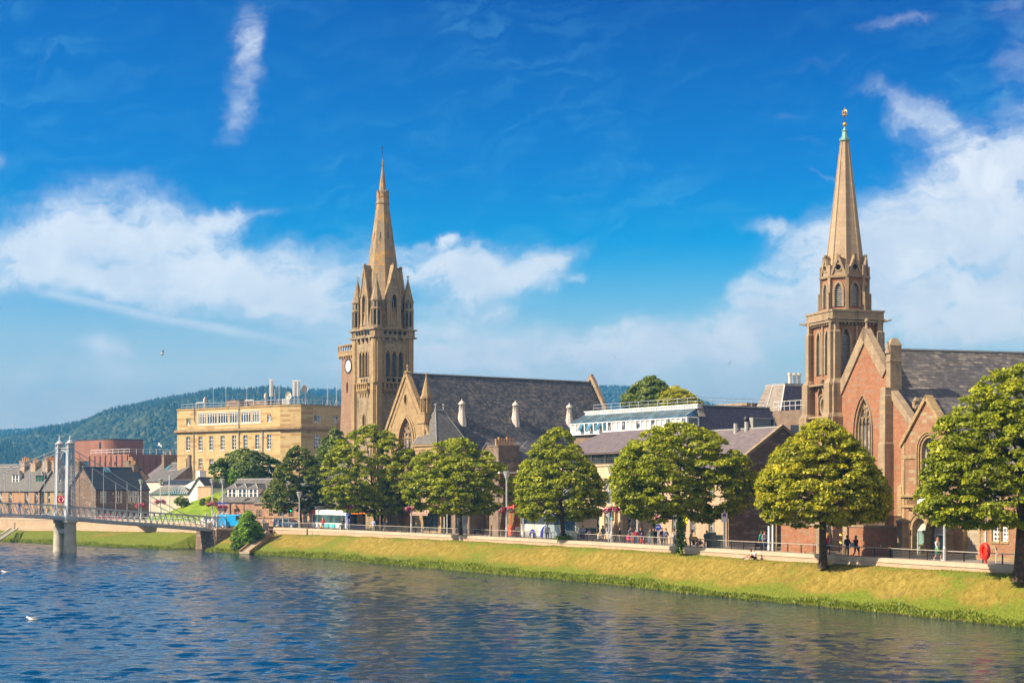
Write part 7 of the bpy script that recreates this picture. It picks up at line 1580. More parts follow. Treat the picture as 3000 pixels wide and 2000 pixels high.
def footbridge():
 fr = Fr(205, 232, -36, 0.0); root = fr.thing('footbridge', 'silver painted suspension footbridge with a lattice pylon on two round piers', 'bridge')
 SV = M['silver']; W = 3.7
 xs = lambda px: fr.lx(px, 0)
 top = sorted([(xs(a), fr.z(b, xs(a), 0)) for a, b in ((0, 1472), (112, 1476), (224, 1484), (337, 1492), (449, 1500.5), (600, 1511.5), (640, 1515))])
 bot = sorted([(xs(a), fr.z(b, xs(a), 0)) for a, b in ((0, 1506), (112, 1510), (224, 1517), (337, 1527), (500, 1539), (610, 1548), (640, 1551))])
 XE = xs(660); XL = -66.0
 def crv(tab, x):
  if x >= tab[0][0]: return float(np.interp(x, [a for a, _ in tab], [b for _, b in tab])) if x <= tab[-1][0] else tab[-1][1]
  z0 = tab[0][1]; x0 = tab[0][0]; xm = -31.0; k = 1-((x-xm)/(x0-xm))**2; return z0+.35*k
 zt = lambda x: crv(top, x); zb = lambda x: crv(bot, x)
 X = np.linspace(XL, XE, 60)
 dk = MB()
 for a, b in zip(X, X[1:]):
  dk.add([(a, .05, zb(a)+.12), (b, .05, zb(b)+.12), (b, W-.05, zb(b)+.12), (a, W-.05, zb(a)+.12), (a, .05, zb(a)-.02), (b, .05, zb(b)-.02), (b, W-.05, zb(b)-.02), (a, W-.05, zb(a)-.02)], [(0, 1, 2, 3), (7, 6, 5, 4), (4, 5, 1, 0), (3, 2, 6, 7)])
 dk.build('deck', M['lead'], root)
 sp = 3.45; hx = [x for x in [xs(232)+sp*k for k in range(-20, 8)] if XL < x < XE]
 for y, nm in ((0.0, 'parapet_truss'), (W, 'parapet_truss')):
  t = MB()
  for a, b in zip(X, X[1:]):
   t.bar((a, y, zt(a)), (b, y, zt(b)), .2, .14); t.bar((a, y, zb(a)), (b, y, zb(b)), .22, .3); t.bar((a, y, zb(a)-.28), (b, y, zb(b)-.28), .14, .16)
  k = XL+.2; st = sp/4
  while k < XE-st:
   t.bar((k, y, zb(k)+.15), (k+st*.5, y, zt(k)-.08), .055); t.bar((k+st*.5, y, zt(k)-.08), (k+st, y, zb(k+st)+.15), .055)
   t.bar((k+st, y, zb(k+st)+.15), (k+st*.35, y, zt(k)-.08), .035); k += st
  t.build(nm, SV, root)
 ztop = fr.z(1312, 0, 0)
 rc = sorted([(xs(a), fr.z(b, xs(a), 0)) for a, b in ((300, 1368), (359, 1406), (415, 1439), (527, 1499), (634, 1545))])
 def cz(x):
  if x >= 0: return float(np.interp(x, [0]+[a for a, _ in rc], [ztop]+[b for _, b in rc]))
  return 7.6+(ztop-7.6)*((x+31)/31)**2
 for y in (-.12, W+.12):
  c = MB(); P = [(x, y, cz(x)) for x in np.linspace(-62, 0, 40)]; c.tube(P, .055, 6); P = [(x, y, cz(x)) for x in np.linspace(0, xs(636), 24)]; c.tube(P, .055, 6); c.build('suspension_cable', SV, root)
 for x in hx:
  for y in (-.12, W+.12):
   z1 = cz(x); z0 = zb(x)-.2
   if z1 > z0+.4: h = MB(); h.tube([(x, y, z0), (x, y, z1)], .04, 6); h.ball((x, y, z0-.02), .12, 6, 4); h.ball((x, y, z1), .09, 6, 4); h.build('hanger', SV, root)
 zbase = fr.z(1517, 0, 0); zcap = fr.z(1313, 0, 0)
 for y in (-.05, W+.05):
  t = MB(); sb, stp = .56, .36; n = 16
  for sx_ in (-1, 1):
   for sy_ in (-1, 1): t.bar((sx_*sb, y+sy_*sb, zbase), (sx_*stp, y+sy_*stp, zcap), .11)
  for k in range(n):
   f0, f1 = k/n, (k+1)/n; a0, a1 = sb+(stp-sb)*f0, sb+(stp-sb)*f1; z0, z1 = zbase+(zcap-zbase)*f0, zbase+(zcap-zbase)*f1
   for (p, q, r_, s_) in (((-a0, -a0), (a1, -a1), (a0, -a0), (-a1, -a1)), ((a0, -a0), (a1, a1), (a0, a0), (a1, -a1)), ((a0, a0), (-a1, a1), (-a0, a0), (a1, a1))):
    t.bar((p[0], y+p[1], z0), (q[0], y+q[1], z1), .045); t.bar((r_[0], y+r_[1], z0), (s_[0], y+s_[1], z1), .045)
  t.slab([(-sb-.02, y-sb+.05, zbase), (-stp-.02, y-stp+.05, zcap), (-stp-.02, y+stp-.05, zcap), (-sb-.02, y+sb-.05, zbase)][::-1], .03)
  t.box(-sb-.3, sb+.3, y-sb-.3, y+sb+.3, zbase-.22, zbase+.02); t.box(-sb-.18, sb+.18, y-sb-.18, y+sb+.18, zbase+.02, zbase+.3)
  p = t.build('pylon', SV, root)
  c = MB(); c.box(-.5, .5, y-.5, y+.5, zcap, zcap+.12); c.box(-.42, .42, y-.42, y+.42, zcap+.12, zcap+.2)
  for sx_ in (-1, 1):
   for sy_ in (-1, 1): c.box(sx_*.36-.07, sx_*.36+.07, y+sy_*.36-.07, y+sy_*.36+.07, zcap+.2, zcap+.62)
  c.box(-.3, .3, y-.3, y+.3, zcap+.2, zcap+.62); c.box(-.52, .52, y-.52, y+.52, zcap+.62, zcap+.72)
  r0 = .5
  prof = [(.66, zcap+.72), (.42, zcap+.92), (.26, zcap+1.08), (.12, zcap+1.18), (.09, zcap+1.25), (.17, zcap+1.36), (.14, zcap+1.5), (.05, zcap+1.6), (.06, zcap+1.72), (.0, zcap+1.9)]
  c.lathe(0, y, prof, 4 if 0 else 8, R(22.5)); c.build('pylon_cap', SV, p)
 ar = MB(); n = 14; z1 = zcap-.2; r_ = (W-.8)/2; yc = W/2
 P = [(0, yc-r_*math.cos(math.pi*i/n), z1-1.5+1.3*math.sin(math.pi*i/n)) for i in range(n+1)]
 ar.tube(P, .08, 5); ar.tube([(0, .3, z1), (0, W-.3, z1)], .08, 5); ar.tube([(0, .3, z1+.3), (0, W-.3, z1+.3)], .06, 5); ar.tube([(0, .35, z1-1.5), (0, .35, z1-4)], .07, 4); ar.tube([(0, W-.35, z1-1.5), (0, W-.35, z1-4)], .07, 4)
 for i in range(2, n-1, 2): ar.bar(P[i], (0, P[i][1], z1), .04)
 ar.build('portal_arch', SV, root)
 zc = fr.z(1524, 0, 0)
 for y in (-.05, W+.05):
  p = MB(); p.sm = True; p.lathe(0, y, [(.88, -1.5), (.88, .35), (.84, .6), (.82, 2.0), (.80, zc-.35), (.84, zc-.3)], 24, cap=False); p.sm = False; p.lathe(0, y, [(.92, zc-.32), (.98, zc-.2), (.98, zc), (.9, zc+.02)], 24)
  for z in (2.0, 3.2, 1.0):
   for k in range(8): a = math.tau*k/8+.2; p.ball((.85*math.cos(a), y+.85*math.sin(a), z), .05, 4, 3)
  p.build('pier', M['concrete'], root)
 cb = MB().box(-.5, .5, .5, W-.5, 2.6, 3.2); cb.box(-.75, .75, -.95, W+.95, zc, zbase-.22); cb.build('pier_cap', M['lead'], root)
 for px in (637, 662):
  for y in (0.0, W):
   x = fr.lx(px, 0); z = zb(x); m = MB().box(x-.14, x+.14, y-.14, y+.14, z, zt(x)+.15); m.lathe(x, y, [(.2, zt(x)+.15), (.22, zt(x)+.22), (.1, zt(x)+.32), (.16, zt(x)+.45), (.0, zt(x)+.62)], 8); m.build('end_post', SV, root)
 xa = fr.lx(611, 0)+.5; m = MB(); y0 = -1.6; yl = W+1.2; xe = fr.lx(690, y0); z = fr.z(1552, xa, 0)
 t = fr.thing('bridge_abutment', 'brown stone abutment carrying the right end of the footbridge', 'abutment'); m.frustum([(xa-.3, y0-.3), (xe, y0-.3), (xe, yl), (xa-.3, yl)], -1.0, [(xa, y0), (xe, y0), (xe, yl), (xa, yl)], z); m.build('masonry', M['brownr'], t); MB().box(xa-.15, xe+3, y0-.15, yl+.15, z-.002, z+.25).build('cap_stone', M['wallst'], t)
 m = MB().box(xe+.1, xe+9, y0-3, y0+.5, 1.2, 3.25); m.build('approach_wall', M['wallst'], t); MB().box(xe+.05, xe+9, y0-3.1, y0+8, 3.25, 3.34).build('landing', M['coping'], t)
 q = fr.thing('landing_railing', 'white rail on the bridge landing beside the leafy bush', 'railing'); m = MB()
 for f in (.5, 1.05): m.bar((xe+.3, y0-2.8, 3.34+f), (xe+8.8, y0-2.8, 3.34+f), .06)
 for k in range(6): m.bar((xe+.3+k*1.7, y0-2.8, 3.3), (xe+.3+k*1.7, y0-2.8, 4.4), .07)
 m.build('rail', M['whitem'], q)
 g = fr.thing('lifebuoy_board', 'red board with white ring fixed beside the left pylon leg', 'lifebuoy'); y = fr.ly(177, -.9); x = -.75
 yy = fr.ly(177.5, x); zc_ = fr.z(1462, x, yy); B = LP(lambda u, v, d: (x+d, -u, v)); m = MB(); plate(m, B, rect(-yy-.95, -yy+.95, zc_-.5, zc_+.5), -.03, .03)
 m = MB(); ang = R(36-14);
 m.box(-.56, .56, -.05, .05, -.47, .47); o = m.build('board', col_mat('signal red', (.62, .01, .03), .45), g, (x-.1, yy-.5, zc_)); o.rotation_euler = (0, 0, R(-36+6))
 m = MB()
 for a0, a1 in ((110, 250), (-60, 70)):
  P = [(.3*math.cos(R(a)), -.08, .3*math.sin(R(a))) for a in np.linspace(a0, a1, 9)]; m.tube(P, .055, 5)
 m.build('ring', M['wframe'], o)
 return fr, zb, W
FB, FBZ, FBW = footbridge()
def steps():
 def pt(px, py, z): Y = (ZC-z)*F/(py-HY); return Vector(((px-CX)/F*Y, Y, z))
 a = pt(790, 1561, 2.6); b = pt(716, 1617, .25); t = thing('river_steps', 'narrow stone steps going down the bank to the water, right of the bush', 'steps'); d = b-a; s = Vector((d.y, -d.x, 0)).normalized()*.75
 for k in (-1, 1): MB().bar(a+s*k+Vector((0, 0, .22)), b+s*k+Vector((0, 0, .12)), .16, .3).build('stringer', M['tan'], t)
 for k in range(14):
  p = a.lerp(b, (k+.5)/14); m = MB(); q = s*.95; f = Vector((d.x, d.y, 0)).normalized()*.28; m.add([p-q-f, p+q-f, p+q+f, p-q+f, p-q-f-Vector((0, 0, .3)), p+q-f-Vector((0, 0, .3)), p+q+f-Vector((0, 0, .3)), p-q+f-Vector((0, 0, .3))], [(3, 2, 1, 0), (4, 5, 6, 7), (0, 1, 5, 4), (1, 2, 6, 5), (2, 3, 7, 6), (3, 0, 4, 7)]); m.build('step', M['coping'], t)
 a = pt(43, 1549, 1.9); b = pt(-22, 1592, .1); t = thing('river_steps', 'white stone steps with railing post on the grassy bank at the far left', 'steps'); d = b-a; s = Vector((d.y, -d.x, 0)).normalized()*.6
 for k in (-1, 1): MB().bar(a+s*k+Vector((0, 0, .2)), b+s*k+Vector((0, 0, .2)), .14, .25).build('stringer', M['ventp'], t)
 for k in range(12):
  p = a.lerp(b, (k+.5)/12); MB().box(p.x-.3, p.x+.3, p.y-.6, p.y+.6, p.z, p.z+.12).build('step', M['ventp'], t)
 MB().box(a.x-.08, a.x+.08, a.y-.08, a.y+.08, 1.7, 3.1).build('post', M['trim2'], t)
 t = FB.thing('metal_gate', 'dark slatted metal gate in the low wall right of the bush', 'gate'); x0 = FB.lx(770, -2.6); y = -2.65; x1 = FB.lx(787, y)
 f = Fr(770, 238, -30, 3.0); t.location = (f.O[0], f.O[1], 0); t.rotation_euler = (0, 0, R(30)-R(0))
 m = MB(); m.box(0, .9, 0, .08, 1.8, 3.9); m.build('gate_panel', M['lead'], t)
steps()
PROF_LIME = ([0, .06, .2, .4, .6, .8, .93, 1.0], [.55, .88, 1.0, .93, .76, .5, .28, .06])
PROF_ROUND = ([0, .07, .22, .42, .62, .8, .92, 1.0], [.42, .76, .97, 1.0, .86, .62, .38, .1])
def tree(name, label, cat, base, crown, mat, seed, leaves=15000, leaf=.17, clumps=120, prof=PROF_LIME, trunk_r=.3, cr=1.0, group=None, sprout=False):
 r = np.random.default_rng(seed); rr_ = random.Random(seed)
 root = thing(name, label, cat, base, 0, group)
 dx, dy, z0, z1, rx, ry = crown; H = z1-z0
 tb = MB(); ctr = Vector((dx*.6, dy*.6, z0+H*.18))
 tb.tube([(0, 0, -.3), (0, 0, .0), (.02, 0, .5), (ctr.x*.35, ctr.y*.35, z0*.7), tuple(ctr), (dx, dy, z0+H*.55), (dx, dy, z0+H*.8)], [trunk_r*1.5, trunk_r*1.25, trunk_r, trunk_r*.86, trunk_r*.72, trunk_r*.35, trunk_r*.1], 9)
 CL = []
 lob = [(r.random()*math.tau, r.random(), r.uniform(.05, .16), r.integers(2, 5)) for _ in range(4)]
 def env(t, a):
  e = float(np.interp(t, *prof)); return e*(1+sum(k*math.sin(n*a+p+t*5*q) for p, q, k, n in lob))
 clumps = int(clumps*4.4); leaves = int(leaves*2.5); leaf *= .85
 while len(CL) < clumps:
  t = r.random()**.9; a = r.random()*math.tau
  e = env(t, a)
  if r.random() > max(.35, e): continue
  q = 1.0 if r.random() < .7 else r.uniform(.5, .85)
  R_ = cr*.56*r.uniform(.7, 1.3)*(.6+.4*e); k = max(0.05, e*q-.5*R_/max(rx, ry)*(1 if q == 1.0 else 0))
  CL.append((dx+k*rx*math.cos(a), dy+k*ry*math.sin(a), z0+H*t, R_, a, t))
 for i in range(0, min(len(CL), 26)):
  c = CL[i]; p0 = Vector((dx*.7, dy*.7, z0+H*max(.05, c[5]*.55))); p1 = Vector((c[0], c[1], c[2]-.2)); m = p0.lerp(p1, .5)+Vector((0, 0, -.12*(p1-p0).length if c[5] > .4 else .1*(p1-p0).length))
  tb.tube([p0, m, p1], [trunk_r*.33, trunk_r*.2, trunk_r*.06], 5)
 tb.build('trunk', M['bark'], root)
 C_ = np.array(CL); w = C_[:, 3]**2; w /= w.sum(); n = leaves
 ci = r.choice(len(CL), n, p=w); c = C_[ci]
 d = r.normal(size=(n, 3)); d /= np.linalg.norm(d, axis=1)[:, None]; d[:, 2] = np.where(d[:, 2] < -.35, -d[:, 2]*.6, d[:, 2])
 out = np.stack([np.cos(c[:, 4]), np.sin(c[:, 4]), 0.35+0*c[:, 4]], 1); d = d+out*.45; d /= np.linalg.norm(d, axis=1)[:, None]
 rad = c[:, 3]*(0.72+.36*r.random(n))
 ph = ci*1.7; spray = .16*np.sin(d[:, 0]*7+ph)*np.sin(d[:, 1]*7+ph*1.3)+.1*np.sin(d[:, 2]*11+ph)
 rad = rad*(1+spray)
 P = c[:, :3]+d*rad[:, None]*np.array([1.0, 1.0, .62])
 nrm = d*.7+r.normal(0, .55, (n, 3))+np.array([0, 0, .35]); nrm /= np.linalg.norm(nrm, axis=1)[:, None]
 tv = np.cross(nrm, r.normal(size=(n, 3))); tv /= np.linalg.norm(tv, axis=1)[:, None]; bv = np.cross(nrm, tv)
 s = leaf*(.6+.8*r.random(n))[:, None]
 V = np.stack([P-tv*s*.75, P+bv*s*.62-nrm*s*.1, P+tv*s, P-bv*s*.62-nrm*s*.1], 1).reshape(-1, 3)
 Fq = np.arange(n)[:, None]*4+np.array([[0, 1, 2, 3]])
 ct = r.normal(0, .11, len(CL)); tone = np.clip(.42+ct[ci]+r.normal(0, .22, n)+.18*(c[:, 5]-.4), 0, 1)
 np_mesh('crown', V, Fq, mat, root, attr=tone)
 if sprout:
  k = 500; a = r.random(k)*math.tau; rr2 = r.random(k)**.5*sprout[0]; z = r.random(k)*sprout[1]
  P = np.stack([np.cos(a)*rr2, np.sin(a)*rr2-.3, z], 1); nn = r.normal(size=(k, 3)); nn /= np.linalg.norm(nn, axis=1)[:, None]; tv = np.cross(nn, r.normal(size=(k, 3))); tv /= np.linalg.norm(tv, axis=1)[:, None]; bv = np.cross(nn, tv); s = .13
  V = np.stack([P-tv*s, P+bv*s*.7, P+tv*s, P-bv*s*.7], 1).reshape(-1, 3); np_mesh('basal_shoots', V, np.arange(k)[:, None]*4+np.array([[0, 1, 2, 3]]), M['leafb'], root, attr=r.random(k))
 return root
def photo_tree(name, label, cat, px, py, z, cl, cr_, ct, cb, mat, seed, prof=PROF_LIME, Y=None, depth=.95, **kw):
 Y = Y or (ZC-z)*F/(py-HY); s = Y/F; X = (px-CX)*s
 rx = (cr_-cl)/2*s; dx = ((cr_+cl)/2-px)*s; z1 = ZC+(HY-ct)*s-z; z0 = ZC+(HY-cb)*s-z
 return tree(name, label, cat, (X, Y, z), (dx, 0, z0, z1, rx, rx*depth), mat, seed, prof=prof, **kw)
g = 'lime trees along the river bank'
photo_tree('lime_tree', 'dark green tree in front of the dormer house, leftmost along the bank', 'tree', 882, 1561, 2.48, 785, 968, 1306, 1505, M['leafd'], 1, leaves=13000, leaf=.19, group=g, trunk_r=.22)
photo_tree('lime_tree', 'bright tree below the spired church tower, behind the front of the bus', 'tree', 1103, 1568, 2.5, 960, 1212, 1250, 1512, M['leaf'], 2, leaves=19000, leaf=.2, cr=1.15, group=g, prof=PROF_ROUND, trunk_r=.27)
photo_tree('lime_tree', 'bright tree between the awning cafe and the wide chimney stack', 'tree', 1350, 1586, 2.6, 1200, 1484, 1286, 1512, M['leaf'], 3, leaves=19000, leaf=.18, cr=1.1, group=g, prof=PROF_ROUND, trunk_r=.25)
photo_tree('lime_tree', 'pointed green tree in front of the white coach', 'tree', 1652, 1600, 2.65, 1494, 1778, 1254, 1527, M['leaf'], 4, leaves=20000, leaf=.165, group=g, trunk_r=.27, sprout=(.9, 1.1))
photo_tree('lime_tree', 'large round tree above the waiting people and blue round sign', 'tree', 1994, 1623, 2.66, 1806, 2166, 1243, 1532, M['leaf'], 5, leaves=25000, leaf=.165, clumps=150, cr=1.1, group=g, trunk_r=.27, sprout=(.45, 3.4), prof=PROF_ROUND)
photo_tree('lime_tree', 'yellowing tree in front of the red church, by the iron gate', 'tree', 2411, 1652, 2.72, 2196, 2624, 1234, 1545, M['leafy'], 6, depth=.8, leaves=30000, leaf=.155, clumps=170, cr=1.05, group=g, trunk_r=.3)
photo_tree('lime_tree', 'tallest tree, cut off by the right edge of the photo', 'tree', 2985, 1688, 2.8, 2712, 3290, 1070, 1553, M['leaf'], 7, leaves=38000, leaf=.15, clumps=210, cr=1.15, group=g, trunk_r=.33, depth=.72)
photo_tree('grey_green_tree', 'dull grey green tree at the foot of the clock tower', 'tree', 985, 1500, 3.0, 936, 1028, 1254, 1415, M['leafo'], 8, Y=252, leaves=9000, leaf=.2, clumps=90, cr=.85, prof=PROF_ROUND, trunk_r=.2)
photo_tree('grey_green_tree', 'dull green tree filling the gap right of the dark bank tree', 'tree', 960, 1500, 3.0, 930, 1002, 1345, 1490, M['leafd'], 18, Y=250, leaves=6000, leaf=.2, clumps=60, cr=.85, prof=PROF_ROUND, trunk_r=.2)
photo_tree('spreading_tree', 'wide flat topped tree in front of the office block', 'tree', 715, 1480, 3.0, 630, 800, 1316, 1420, M['leafo'], 9, Y=280, leaves=14000, leaf=.22, clumps=110, prof=PROF_ROUND, trunk_r=.25)
photo_tree('green_shrub', 'bright green shrub above the three dormers', 'shrub', 695, 1440, 5.5, 668, 722, 1369, 1425, M['leafb'], 10, Y=277, leaves=3500, leaf=.17, clumps=36, cr=.7, prof=PROF_ROUND, trunk_r=.1)
photo_tree('broad_tree', 'tall tree rising behind the modern block, higher of the two', 'tree', 1900, 1500, 3.0, 1843, 1972, 1104, 1215, M['leafo'], 11, Y=235, leaves=11000, leaf=.2, clumps=100, prof=PROF_ROUND)
photo_tree('broad_tree', 'lower yellow green tree behind the modern block, right of the taller one', 'tree', 1975, 1500, 3.0, 1915, 2040, 1135, 1225, M['leafy'], 12, Y=232, leaves=10000, leaf=.2, clumps=90, prof=PROF_ROUND)
photo_tree('riverside_bush', 'tall leafy bush beside the footbridge abutment', 'bush', 722, 1609, .9, 690, 763, 1498, 1608, M['leafb'], 13, Y=230, leaves=7000, leaf=.16, clumps=70, cr=.75, prof=PROF_ROUND, trunk_r=.1)
photo_tree('riverside_bush', 'low rounded bush at the waterline under the taller leafy bush', 'bush', 697, 1617, .2, 677, 722, 1580, 1617, M['leafo'], 14, Y=231, leaves=3000, leaf=.13, clumps=36, cr=.55, prof=PROF_ROUND, trunk_r=.06)
for i, (px, py, w, h, l) in enumerate(((595, 1478, 16, 17, 'small dark shrub on the green mound, left one'), (622, 1482, 40, 26, 'wide low shrub on the green mound behind the lamp posts'), (532, 1480, 44, 26, 'brownish bush in front of the cream lean-to'))):
 Y = (275, 274, 280)[i]; photo_tree('mound_shrub', l, 'shrub', px, py, 8-(py-HY)*Y/F, px-w/2, px+w/2, py-h, py+2, M['leafo'] if i != 1 else M['leafy'], 30+i, Y=Y, leaves=1500, leaf=.14, clumps=24, cr=.5, prof=PROF_ROUND, trunk_r=.05)
def gpos(px, py, z): Y = (ZC-z)*F/(py-HY); return ((px-CX)*Y/F, Y, z)
def apos(px, Y, z): return ((px-CX)*Y/F, Y, z)
def Yw(px, o=1.0):
 i = idx_px(ALLP, px); n = seg_normal(ALLP, i); return ALLP[i][1]+o/(n.y+(px-CX)/F*n.x)
fl_m, t_, b_ = new_mat('basket flowers'); at_ = t_.node('ShaderNodeAttribute', attribute_name='tone', attribute_type='GEOMETRY').outputs['Fac']
t_.l.new(t_.ramp(at_, [(0, (.05, .12, .02)), (.34, (.62, .01, .16)), (.66, (.45, .02, .30)), (.8, (.75, .05, .06)), (.9, (.8, .6, .45))], 'CONSTANT'), b_.inputs['Base Color']); b_.inputs['Roughness'].default_value = .6
def basket(p, label, seed=0, r=.42):
 g = thing('flower_basket', label, 'flower basket', p, 0, 'flower baskets on the lamp posts'); rg = np.random.default_rng(seed); n = 520
 d = rg.normal(size=(n, 3)); d /= np.linalg.norm(d, axis=1)[:, None]; sd_ = np.where(rg.random(n) < .5, -1, 1)
 P = d*rg.uniform(.6, 1.1, n)[:, None]*r*np.array([1, .8, .75]); P[:, 0] += sd_*r*.95; P[:, 2] -= np.abs(P[:, 0])*.25
 nn = d+rg.normal(0, .5, (n, 3)); nn /= np.linalg.norm(nn, axis=1)[:, None]; tv = np.cross(nn, rg.normal(size=(n, 3))); tv /= np.linalg.norm(tv, axis=1)[:, None]; bv = np.cross(nn, tv); s = .075
 V = np.stack([P-tv*s, P-bv*s, P+tv*s, P+bv*s], 1).reshape(-1, 3); np_mesh('flowers', V, np.arange(n)[:, None]*4+np.array([[0, 1, 2, 3]]), fl_m, g, attr=rg.random(n))
 MB().lathe(-r*.95, 0, [(.1, -.3), (.25, -.1), (.28, 0)], 8).lathe(r*.95, 0, [(.1, -.3), (.25, -.1), (.28, 0)], 8).build('planter', M['iron'], g); MB().bar((-r*.95, 0, .05), (r*.95, 0, .05), .05).build('bracket', M['iron'], g); return g
def lamp(px, Y, z, top, label, pole='steel', head='bowl', group='promenade lamp posts'):
 p = apos(px, Y, z); h = ZC+(HY-top)*Y/F-z; r = thing('lamp_post', label, 'lamp post', p, 0, group)
 MB().lathe(0, 0, [(.13, 0), (.12, .9), (.095, 1.0), (.08, h-.9)], 10).build('pole', M[pole], r)
 if head == 'bowl':
  MB().lathe(0, 0, [(.09, h-.95), (.14, h-.8), (.32, h-.35), (.36, h-.12)], 12).build('bowl', glassm('lamp bowl', (.25, .25, .25), .2), r)
  m = MB(); m.lathe(0, 0, [(.38, h-.13), (.40, h-.08), (.30, h), (.0, h+.02)], 12)
  for k in range(4): a = math.tau*k/4+.4; m.tube([(.1*math.cos(a), .1*math.sin(a), h-.9), (.3*math.cos(a), .3*math.sin(a), h-.5), (.39*math.cos(a), .39*math.sin(a), h-.1)], .025, 4)
  m.build('lamp_hood', M['lead'], r)
 elif head == 'flat': m = MB(); m.slab([(-.1, -.15, h-.1), (1.1, -.15, h+.15), (1.1, .15, h+.15), (-.1, .15, h-.1)], .1); m.build('lamp_head', M['whitem'], r)
 return r
LP_ = [(1205, 1386, 1487, 'lamp post with flower baskets between the second and third bank trees'), (1484, 1380, 1490, 'lamp post standing clear between the third and fourth bank trees'), (1792, 1367, 1489, 'lamp post topped by a gull, between the coach and the waiting people'),
  (2767, 1343, None, 'pale thick lamp post in front of the arched shop entrance'), (1018, 1420, 1484, 'lamp post in front of the white bus side'), (829, 1424, 1483, 'lamp post in front of the mullioned windows'), (877, 1440, None, 'thin white pole beside the trunk of the dark tree')]
for i, (px, ty, by, lab) in enumerate(LP_):
 Y = Yw(px, 1.2); r = lamp(px, Y, 3.33, ty, lab)
 if by: basket(apos(px, Y-.05, ZC+(HY-by)*Y/F), 'flower basket on the '+lab.split(', ')[0], 40+i)
for px, Y, z, ty, by, hd, lab in ((622, 262, 3.2, 1402, 1474, 'bowl', 'lamp post in front of the green mound, left of the blue board'), (652, 258, 3.2, 1402, None, 'bowl', 'lamp post carrying the blue board by the bridge end'), (413, 285, 3.2, 1404, 1478, 'bowl', 'lamp post in front of the rubble house gable end'),
  (470, 280, 3.2, 1402, 1467, 'bowl', 'lamp post in front of the teal glass lean-to'), (496, 290, 3.2, 1376, None, 'flat', 'tall slim lamp with flat head in front of the white house')):
 lamp(px, Y, z, ty, lab, 'whitem', hd, 'lamp posts beyond the footbridge')
 if by: basket(apos(px, Y-.2, ZC+(HY-by)*Y/F), 'flower basket on the '+lab.split(', ')[0], px, .5)
Y = Yw(1888, 6.5)
for px, py, lab in ((1885, 1504, 'pink flower basket on the building corner left of the round blue sign'), (1940, 1505, 'purple flower basket behind the round prohibition sign'), (2056, 1510, 'pink flower basket above the pushchair')):
 basket(apos(px, Yw(px, 5.2), ZC+(HY-py)*Y/F), lab, px, .36)
basket(apos(651, 257.5, ZC+(HY-1482)*258/F), 'pink flower basket in front of the blue and white board', 5, .45)
def pole(px, Y, z, ty, label, r=.06, mat='steel', name='pole', cat='pole'):
 h = ZC+(HY-ty)*Y/F-z; t = thing(name, label, cat, apos(px, Y, z)); MB().lathe(0, 0, [(r*1.15, 0), (r, .8), (r*.9, h)], 8).build('shaft', M[mat], t); MB().lathe(0, 0, [(r*1.3, 0), (r*1.3, .12)], 8).build('base_collar', M['lead'], t); return t
pole(2812, 131, 3.0, 1500, 'slender pale pole right of the arched doorway', .1, 'whitem'); pole(1302, Yw(1302, 2.2), 3.05, 1490, 'left pole of the white pair beside the third bank tree', .07, 'whitem'); pole(1310, Yw(1310, 2.4), 3.05, 1492, 'right pole of the white pair beside the third bank tree', .06, 'whitem')
pole(2253, Yw(2253, 1.5), 3.3, 1540, 'left thick white pole by the striped shirt man', .11, 'whitem'); pole(2264, Yw(2264, 2.5), 3.05, 1535, 'second white pole right of the striped shirt man', .09, 'whitem'); pole(2275, Yw(2275, 1.9), 3.05, 1500, 'tan post at the left end of the red wall', .07, 'tan')
pole(1427, Yw(1427, 3), 3.05, 1485, 'thin tan post in front of the shaded brown wall', .06, 'tan'); pole(1440, Yw(1440, 2), 3.05, 1538, 'short tan bollard post near the shaded brown wall', .07, 'tan'); pole(1533, Yw(1533, 2), 3.05, 1490, 'blue grey pole in front of the orange red bay', .08, 'steel'); pole(1867, Yw(1867, 5.5), 3.05, 1495, 'white door post at the glazed entrance', .07, 'whitem')
def plan_face(t, z, w, h, mat, name='sign_panel', y=-.08, poly=None, rot=0):
 m = MB(); pl = LP(lambda u, v, d: (u, y+d, v)); plate(m, pl, poly or rect(-w/2, w/2, z-h/2, z+h/2), 0, .03); return m.build(name, mat, t)
t = pole(2122, Yw(2122, 2.4), 3.05, 1485, 'grey pole with white plate and blue and red no waiting disc', .07, 'steel', 'parking_sign', 'sign'); s = Yw(2122, 2.4)/F; zz_ = lambda py: ZC+(HY-py)*s-3.05
plan_face(t, zz_(1515), .52, .80, M['whitem']); pl = LP(lambda u, v, d: (u, -.09+d, v)); m = MB(); plate(m, pl, circ(0, zz_(1508), .17, 16), -.004, .002); m.build('red_ring', col_mat('sign red', (.6, .02, .03)), t); m = MB(); plate(m, pl, circ(0, zz_(1508), .12, 16), -.01, 0); m.build('blue_disc', col_mat('sign blue', (.02, .06, .45)), t)
t = pole(1928, Yw(1928, 1.9), 3.05, 1488, 'pole with blue disc, grey plate and red ringed disc beside the waiting people', .055, 'steel', 'road_sign', 'sign'); s = Yw(1928, 1.9)/F
for py, r_, c_, nm in ((1544, .29, M['sign blue'], 'blue_disc'), (1507, .28, M['sign red'], 'prohibition_ring')):
 m = MB(); plate(m, pl, circ(0, zz_(py), r_, 20), 0, .03); o = m.build(nm, c_, t)
 m = MB()
 if nm == 'blue_disc': plate(m, pl, rect(-.2, .2, zz_(py)-.02, zz_(py)+.03), -.006, 0); plate(m, pl, rect(-.14, .14, zz_(py)+.07, zz_(py)+.10), -.006, 0)
 else: plate(m, pl, circ(0, zz_(py), .21, 20), -.006, 0)
 m.build('sign_legend', M['whitem'], o)
plan_face(t, zz_(1526), .60, .46, col_mat('back of sign', (.38, .37, .42)))
